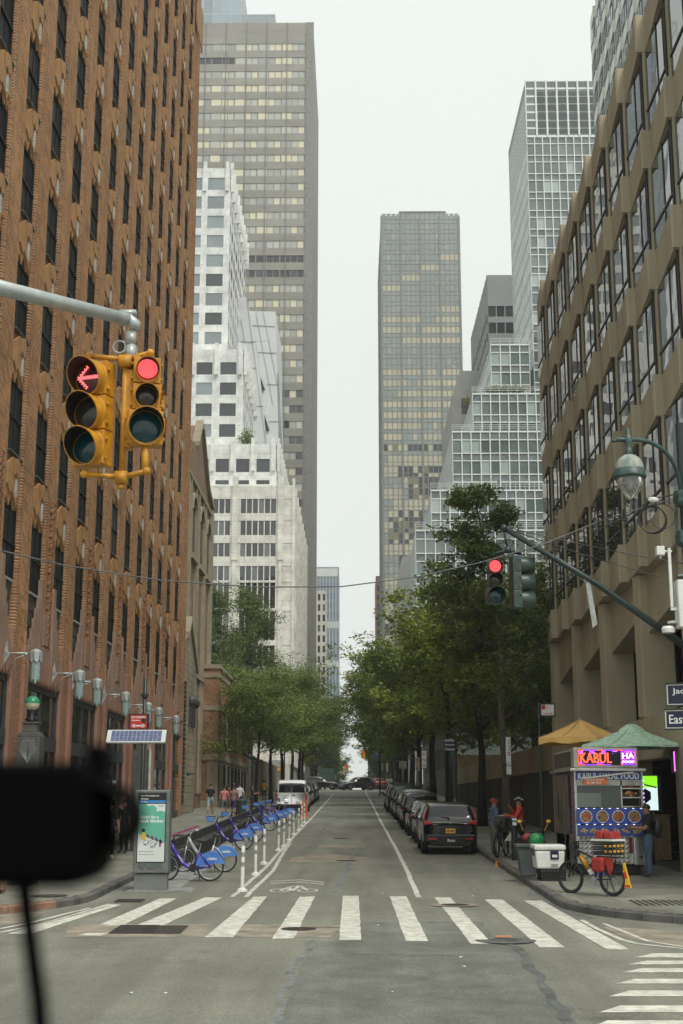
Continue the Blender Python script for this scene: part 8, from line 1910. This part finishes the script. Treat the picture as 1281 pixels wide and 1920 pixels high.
MB().prism([(-.28, .55), (.28, .55), (.1, .8), (-.1, .8)], lambda u, v, a: (u, a, v), .12, .14).obj('pale_flap', mat('pale_cloth', (.5, .48, .38), .8), t)
# green-bagged moped
mp_ = thing('moped', 'moped with yellow mirrors and a green bag on its front, left of the cart', 'moped', (0, 0, 0)); p = gnd(1007, 1637, KH); mp_.location = tuple(p); mp_.rotation_euler = (0, 0, rad(100))
w1 = part('wheel', MB().torus((0, 0, 0), .24, .05, 26, 8).mesh('tyre', RUBBER, True), mp_, loc=(0, 0, .29)); part('rim', MB().lathe([(.2, -.03), (.2, .03), (.05, .03), (.05, -.03)], axis='y', n=20).mesh('rim', YELLOW), w1); w2 = part('wheel', w1.data, mp_, loc=(1.25, 0, .29))
b = MB(); b.prism([(.1, .5), (.3, .25), (1.0, .25), (1.35, .6), (1.3, .8), (.6, .78), (.5, .4), (.25, .95), (.1, .9)], lambda u, v, a: (u, a, v), -.14, .14); b.obj('body', BLACK, mp_, bevel=.05); MB().box(.6, 1.3, -.15, .15, .78, .88).obj('seat', RUBBER, mp_, bevel=.03); b = MB(); [b.tube([(.14, s_, .9), (0, s_*1.1, .29)], .022, 6) for s_ in (-.07, .07)]; b.obj('fork', GALV, mp_)
MB().tube([(.2, -.36, 1.05), (.12, 0, 1.02), (.2, .36, 1.05)], .018, 6).obj('handlebar', BLACK, mp_, True); b = MB(); [b.tube([(.14, s_*.28, 1.05), (.12, s_*.38, 1.25)], .008, 4).ball((.12, s_*.39, 1.29), .055, 8, 0, .4, 1.2, .8) for s_ in (-1, 1)]; b.obj('mirror', flat('mirror_yellow', (.65, .35, .03)), mp_)
MB().ball((-.06, 0, .82), .2, 14, 0, .8, 1.05, .95).obj('green_bag', mat('green_plastic_bag', (.015, .25, .07), .3, var=.3, scale=12, bump=.5, bscale=14), mp_, True); MB().box(.02, .06, .16, .22, .55, .72).obj('orange_reflector', flat('orange_refl', (.8, .25, .02)), mp_)
MB().ball((.4, .1, .88), .14, 10, 0, 1, 1, .8).obj('red_bag', flat('dull_red', (.3, .05, .05)), mp_)
# pigeon
p = gnd(992, 1592, KH); t = thing('pigeon', 'grey pigeon standing on the pavement between the couriers and the moped', 'pigeon', (p.x, p.y, p.z), rad(-120)); PGM = mat('pigeon_grey', (.09, .09, .10), .7, rgb2=(.05, .05, .06), scale=20)
b = MB(); b.lathe([(.0001, -.2), (.02, -.17), (.028, -.10), (.055, -.04), (.066, .03), (.055, .09), (.03, .12), (.0001, .13)], (0, 0, .14), 12, axis='y'); b.v = [(x, y, z + .45*max(0, y)*.8 + (.02 if y < -.1 else 0)) for x, y, z in b.v]; b.tube([(0, .09, .17), (0, .125, .24), (0, .13, .27)], [.035, .028, .026], 8); b.ball((0, .135, .275), .03, 8); b.obj('body', PGM, t, True)
MB().tube([(0, .16, .272), (0, .19, .262)], [.008, .003], 5).obj('beak', BLACK, t); b = MB(); [b.tube([(s_, .02, .09), (s_, .02, .005), (s_, .055, .0)], .005, 4) for s_ in (-.022, .022)]; b.obj('leg', flat('pigeon_pink', (.35, .08, .07)), t)
b = MB(); [b.lathe([(.0001, -.19), (.02, -.12), (.045, -.02), (.04, .06), (.0001, .1)], (s_*.04, 0, .155), 8, axis='y') for s_ in (-1, 1)]; b.obj('wing', mat('pigeon_dark', (.05, .05, .055), .7), t, True)
# ================================================================ TREES
BARK = mat('bark', (.07, .055, .04), .9, var=.3, scale=6, bump=.5, stretch=(1, 1, .3)); BARK_L = mat('light_bark', (.17, .13, .085), .9, var=.3, scale=7, bump=.6, stretch=(1, 1, .25)); BARK_D = mat('dark_bark', (.022, .019, .015), .9, var=.3, scale=6, bump=.4)
def leaf_mat(name, c1, c2, sat=1.):
    m = bpy.data.materials.new(name); m.use_nodes = True; t = m.node_tree; L = t.links.new; p = t.nodes['Principled BSDF']
    p.inputs['Roughness'].default_value = .55; p.inputs['Specular IOR Level'].default_value = .3
    g = N(t, 'ShaderNodeNewGeometry'); no = N(t, 'ShaderNodeTexNoise'); no.inputs['Scale'].default_value = .45; no.inputs['Detail'].default_value = 3; L(g.outputs['Position'], no.inputs['Vector'])
    a = N(t, 'ShaderNodeMath', operation='ADD'); L(no.outputs[0], a.inputs[0]); m1 = N(t, 'ShaderNodeMath', operation='MULTIPLY'); m1.inputs[1].default_value = .35; L(g.outputs['Random Per Island'], m1.inputs[0]); L(m1.outputs[0], a.inputs[1])
    r = N(t, 'ShaderNodeMapRange'); r.inputs[1].default_value = .45; r.inputs[2].default_value = .95; L(a.outputs[0], r.inputs[0])
    mx = N(t, 'ShaderNodeMix', data_type='RGBA'); mx.inputs[6].default_value = (*c1, 1); mx.inputs[7].default_value = (*c2, 1); L(r.outputs[0], mx.inputs[0]); L(mx.outputs[2], p.inputs['Base Color'])
    tr_ = N(t, 'ShaderNodeBsdfTranslucent'); L(mx.outputs[2], tr_.inputs[0]); ms = N(t, 'ShaderNodeMixShader'); ms.inputs[0].default_value = .28
    L(p.outputs[0], ms.inputs[1]); L(tr_.outputs[0], ms.inputs[2]); L(ms.outputs[0], t.nodes['Material Output'].inputs[0]); return m
LEAF_R = leaf_mat('street_tree_leaves', (.09, .15, .018), (.34, .38, .055)); LEAF_L = leaf_mat('locust_leaves', (.095, .15, .03), (.25, .31, .07)); LEAF_G = leaf_mat('ginkgo_leaves', (.08, .125, .035), (.23, .29, .08)); LEAF_D = leaf_mat('dark_leaves', (.07, .11, .018), (.25, .30, .055)); LEAF_B = leaf_mat('big_tree_leaves', (.09, .125, .03), (.22, .28, .07))
def grow(seed, h, clear, spread, nb, lean=(0, 0), r0=.16, levels=2, up=.5, form='round'):
    "trunk with forked limbs; returns mesh builder of wood and the tips"
    q = random.Random(seed); b = MB(); tips = []; mid = []
    tr = [Vector((lean[0]*t*t, lean[1]*t*t, h*t)) + Vector((q.uniform(-.06, .06)*h*.3*t, q.uniform(-.06, .06)*h*.3*t, 0)) for t in [i/6 for i in range(7)]]
    b.tube(tr, [r0*(1.25 if i == 0 else 1)*(1-.8*i/6) for i in range(7)], 9)
    def at_t(t):
        i = min(5, int(t*6)); f = t*6-i; return tr[i]*(1-f)+tr[i+1]*f
    for k in range(nb):
        t = clear + (1-clear)*(k+q.random()*.6)/nb; p = at_t(min(t, .99)); a = q.random()*6.28 + k*2.4
        if form == 'round': ln = spread*(.55+.45*math.sin(math.pi*min(1, (t-clear)/(1-clear)*.9+.12)))*q.uniform(.8, 1.1)
        elif form == 'flat': ln = spread*q.uniform(.7, 1.1)*(1.1-.5*(t-clear)/(1-clear))
        else: ln = spread*(1.05-.85*(t-clear)/(1-clear))*q.uniform(.7, 1.15)
        d = Vector((math.cos(a), math.sin(a), up*q.uniform(.6, 1.4))).normalized(); pts = [p]; cur = p
        for s_ in range(4): d = (d+Vector((q.uniform(-.25, .25), q.uniform(-.25, .25), q.uniform(-.1, .22)))).normalized(); cur = cur + d*ln/4; pts.append(cur)
        r = r0*.42*(1-t*.6); b.tube(pts, [r, r*.8, r*.6, r*.4, r*.2], 5)
        for j in range(2, 5): tips.append((pts[j], ln))
        for s_ in range(4):
            o = pts[1+s_ % 3+0]; d2 = (d + Vector((q.uniform(-1, 1), q.uniform(-1, 1), q.uniform(-.3, .6)))).normalized(); e = o + d2*ln*q.uniform(.3, .5); m_ = (o+e)/2+Vector((0, 0, .05*ln)); b.tube([o, m_, e], [r*.4, r*.28, r*.1], 4); tips += [(m_, ln), (e, ln)]
    tips.append((tr[-1], spread*.5))
    if form == 'spire': tips += [(at_t(.42+.57*i/16), 1.) for i in range(17)]
    return b, tips
def crown(seed, tips, n, size, blob, flat_=.7, droop=0.):
    q = random.Random(seed); v = []; f = []
    for i in range(n):
        t, ln = tips[q.randrange(len(tips))]
        # clumps: each twig has its own few centres
        h_ = random.Random((seed*131+int(t.x*97)+int(t.y*53)+q.randrange(5))); c = t + Vector((h_.gauss(0, 1), h_.gauss(0, 1), h_.gauss(0, 1)*flat_))*blob*.55
        p = c + Vector((q.gauss(0, 1), q.gauss(0, 1), q.gauss(0, 1)*flat_))*blob*.30; p.z -= droop*abs(q.gauss(0, 1))
        nrm = Vector((q.gauss(0, .7), q.gauss(0, .7), 1)).normalized(); a = nrm.orthogonal().normalized(); an = q.random()*6.28; b2 = nrm.cross(a); u = a*math.cos(an)+b2*math.sin(an); w_ = nrm.cross(u); s_ = size*q.uniform(.6, 1.35)
        k = len(v); v += [tuple(p-u*s_), tuple(p+w_*s_*.55-nrm*s_*.15), tuple(p+u*s_), tuple(p-w_*s_*.55-nrm*s_*.15)]; f += [(k, k+1, k+2, k+3)]
    me = bpy.data.meshes.new('crown'); me.from_pydata(v, [], f); me.update(); return me
TREEC = {}
def tree(label, X, Y, kind, rz, s_=1., sz=1., group=None, name='street_tree', z=None, bark=None):
    if kind not in TREEC:
        P_ = dict(plane=(3, 9.5, .36, 4.4, 11, (0, 0), .20, LEAF_R, 20000, .105, .75, BARK_D, .5, 'round'), plane2=(5, 9.5, .34, 4.6, 12, (.3, -.2), .20, LEAF_R, 20000, .105, .755, BARK_D, .5, 'round'),
                  ginkgo=(8, 15.5, .28, 4.8, 26, (-1.0, .5), .19, LEAF_G, 19000, .10, .5, BARK_L, .3, 'spire'), dark=(11, 8.5, .25, 3.8, 12, (0, 0), .16, LEAF_D, 20000, .085, .95, BARK_D, .5, 'round'),
                  locust=(14, 7.6, .34, 4.3, 12, (.6, 0), .13, LEAF_L, 22000, .075, .9, BARK_D, .42, 'flat'), locust2=(17, 7.4, .34, 4.5, 12, (-.5, .3), .13, LEAF_L, 22000, .075, .9, BARK_D, .42, 'flat'),
                  big=(21, 18, .25, 6.6, 22, (0, 0), .34, LEAF_B, 30000, .12, 1.2, BARK_D, .45, 'spire2'))[kind]
        sd_, h, cl, sp, nb, ln, r0, lm, n, ls, bl, bk, up, form = P_
        wd, tips = grow(sd_, h, cl, sp, nb, ln, r0, up=up, form=form); cm = crown(sd_, tips, n, ls, bl, .62 if form != 'flat' else .45, .25 if kind == 'big' else .08); cm.materials.append(lm); TREEC[kind] = (wd.mesh('trunk', bk, True), cm)
    wm, cm = TREEC[kind]; t = thing(name, label, 'tree', (X, Y, (zg(Y)+KH-.05) if z is None else z), rz, group); t.scale = (s_, s_, sz*s_)
    part('trunk', wm, t); cr_ = part('crown', cm, t); cr_['kind'] = 'stuff'; return t
GR_ = 'street trees along the right pavement'
# right pavement, near to far
tree('tall spiky ginkgo with a light brown leaning trunk, highest of the right trees', 6.75, 60.0, 'ginkgo', 0, 1.0, 1.0, GR_)
for X, Y, k, rz, s_, sz, lab in ((6.1, 65, 'plane', .4, 1.12, .98, 'dark trunked street tree just behind the parked black suv'), (5.4, 77, 'plane2', 2.1, 1.2, .95, 'street tree behind the third and fourth parked cars'), (5.2, 90, 'plane', 3.9, 1.3, .92, 'full crowned street tree midway along the right row'), (4.9, 103, 'plane2', 5.2, 1.35, .88, 'broad street tree beside the farthest parked suvs'),
                           (5.0, 117, 'plane', 1.2, 1.42, .84, 'thick trunked tree beyond the parked cars'), (5.0, 132, 'plane2', .2, 1.42, .84, 'yellow green tree leaning towards the sky gap'), (5.0, 148, 'plane', 2.8, 1.4, .82, 'second tree from the far right crossing'), (5.2, 166, 'plane2', 4.4, 1.3, .8, 'last tree before the far right crossing')):
    tree(lab, X, Y, k, rz, s_, sz, GR_)
for X, Y, rz, s_, lab in ((10.8, 66, 1, 1.35, 'dark tree standing just behind the ribbed wall nearest the columns'), (12.6, 75, 2, 1.5, 'dark tree second in the plaza behind the ribbed wall'), (11.2, 84, 3.3, 1.5, 'dark tree third in the plaza behind the ribbed wall'), (14.5, 93, 4.1, 1.65, 'larger dark tree deep in the plaza'), (11.5, 102, 5, 1.6, 'dark tree near the plywood hoarding'), (15, 111, .3, 1.8, 'tall dark tree behind the plywood hoarding'), (17, 70, 2.2, 1.6, 'dark tree at the back of the plaza beside the office columns')):
    tree(lab, X, Y, 'dark', rz, s_, 1., 'plaza trees behind the ribbed wall', 'plaza_tree')
GL_ = 'feathery trees along the left pavement'
for X, Y, k, rz, s_, sz, lab in ((-7.0, 97, 'locust', .3, 1.12, .95, 'nearest feathery locust whose crown hides the low brick hall'), (-6.6, 108, 'locust2', 1.7, 1.3, .96, 'second feathery locust with a forked dark trunk'), (-6.3, 120, 'locust', 3.2, 1.4, .98, 'third feathery locust above the white van'), (-6.1, 133, 'locust2', 4.6, 1.48, 1, 'fourth feathery locust in the left row'), (-6.0, 148, 'locust', 5.6, 1.5, .95, 'fifth feathery locust reaching over the lane'), (-6.3, 166, 'locust2', 2.4, 1.45, .92, 'last feathery locust before the far crossing')):
    tree(lab, X, Y, k, rz, s_, sz, GL_)
tree('big bushy tree rising above the low brick hall in front of the white building', -10.9, 141, 'big', .5, .98, 1.16, None, 'garden_tree')
tree('large bushy tree at the left of the garden beside the gabled hall', -15.2, 134, 'big', 2.5, 1.05, 1.04, None, 'garden_tree')
# far street trees past the avenue
for X, Y, rz, s_, lab in ((-7.4, 236, 1, 1.5, 'far tree past the avenue on the left pavement'), (-7.2, 262, 2.5, 1.5, 'second tree past the avenue on the left'), (6.8, 240, 4, 1.5, 'far tree past the avenue on the right pavement'), (6.6, 268, 5, 1.5, 'second tree past the avenue on the right'), (-6.8, 315, .4, 1.5, 'small looking tree deep in the far left street'), (6.4, 310, 1.4, 1.4, 'small looking tree deep in the far right street'), (-6.4, 380, 2.4, 1.4, 'most distant tree on the left of the street'), (6.2, 365, 3.4, 1.4, 'most distant tree on the right of the street')):
    tree(lab, X, Y, 'plane2', rz, s_, .95, None, 'far_tree', z=zg(Y))
# shrubs on terraces
def shrub(label, p, sx, sy, sz_, n=500, ls=.16, m=LEAF_B, name='terrace_shrub'):
    q = random.Random(int(p[0]*10)+n); t = thing(name, label, 'shrub', tuple(p)); v = []; f = []
    for i in range(n):
        c = Vector((q.gauss(0, .42)*sx, q.gauss(0, .42)*sy, abs(q.gauss(.35, .3))*sz_)); u = Vector((q.gauss(0, 1), q.gauss(0, 1), q.gauss(0, 1))).normalized(); w_ = u.orthogonal().normalized(); k = len(v); v += [tuple(c-u*ls), tuple(c+w_*ls*.6), tuple(c+u*ls), tuple(c-w_*ls*.6)]; f.append((k, k+1, k+2, k+3))
    me = bpy.data.meshes.new('foliage'); me.from_pydata(v, [], f); me.materials.append(m); part('foliage', me, t); MB().tube([(0, 0, -.3), (0, 0, sz_*.5)], .06, 5).obj('stem', BARK, t); return t
a = at(463, 831, 210.5); shrub('small tree growing on the third white terrace at left', a, 1.5, 1, 2.4, 420, .2)
a = at(362, 840, 100); shrub('little plant on the gable top of the stone hall', Vector((-11.6, 88, 26.2)), .4, .4, 1.6, 120, .1)
for px, lab in ((925, 'yellowish hedge at the left end of the upper white terrace'), (950, 'yellowish hedge in the middle of the upper white terrace'), (975, 'yellowish hedge at the right end of the upper white terrace')):
    a = at(px, 735, 210.5); shrub(lab, a, 1.6, .7, 1.0, 380, .2, leaf_mat('yellow_hedge', (.12, .13, .04), (.26, .25, .09)) if px == 925 else bpy.data.materials['yellow_hedge'], 'terrace_hedge')
a = at(877, 760, 208); shrub('climbing plant on the side of the grid building terrace', a, .6, .8, 1.8, 160, .18, bpy.data.materials['yellow_hedge'], 'terrace_hedge')
b0 = mp_
# ---------------------------------------------------------------- dashboard camera close to the lens
DB = mat('matte_black_plastic', (.0015, .0015, .002), .9, var=.05, spec=.06)
Yd = .62
dc = thing('dashboard_camera', 'large blurred black camera body close to the lens at the left with a hanging cable', 'dashboard camera', (0, 0, 0))
def dpt(px, py, y=Yd): return at(px, py, y)
def rblock(b, px0, px1, py0, py1, y0, y1, r=.012, n=6):
    a, c = dpt(px0, py1, Yd), dpt(px1, py0, Yd); x0, z0, x1, z1 = a.x, a.z, c.x, c.z; poly = []
    for (cx__, cz__, a0) in ((x1-r, z1-r, 0), (x0+r, z1-r, 90), (x0+r, z0+r, 180), (x1-r, z0+r, 270)):
        for i in range(n+1): t_ = rad(a0+90*i/n); poly.append((cx__+r*math.cos(t_), cz__+r*math.sin(t_)))
    b.prism(poly, lambda u, v, q_: (u, q_, v), y0, y1)
b = MB(); rblock(b, -260, 192, 1428, 1664, Yd-.01, Yd+.05, .014); b.obj('body', DB, dc, bevel=.006)
b = MB(); c = dpt(188, 1535); b.lathe([(.0145, -.02), (.0165, -.01), (.0165, .03), (.012, .045)], (c.x-.002, Yd+.01, c.z), 20, axis='y'); b.obj('lens_barrel', DB, dc, True)
b = MB(); rblock(b, 155, 192, 1392, 1450, Yd+.005, Yd+.03, .004); b.obj('mount_knob', DB, dc)
MB().tube([dpt(45, 1660), dpt(52, 1720), dpt(62, 1800), dpt(72, 1870), dpt(80, 1980), dpt(95, 2200)], .0042, 8).obj('cable', DB, dc, True)
# ---------------------------------------------------------------- haze
hz = MB().box(-420, 420, -30, 760, -8, 250).obj('haze', [])
hm = bpy.data.materials.new('haze'); hm.use_nodes = True; ht = hm.node_tree; ht.nodes.remove(ht.nodes['Principled BSDF'])
pv = N(ht, 'ShaderNodeVolumePrincipled'); pv.inputs['Color'].default_value = (.93, .97, 1, 1); pv.inputs['Density'].default_value = HAZE; pv.inputs['Anisotropy'].default_value = .2
ht.links.new(pv.outputs[0], ht.nodes['Material Output'].inputs['Volume'])
hz.data.materials.append(hm); stuff(hz)
for m_ in list(bpy.data.scenes):
    if m_.name == 'tmp': bpy.data.scenes.remove(m_)
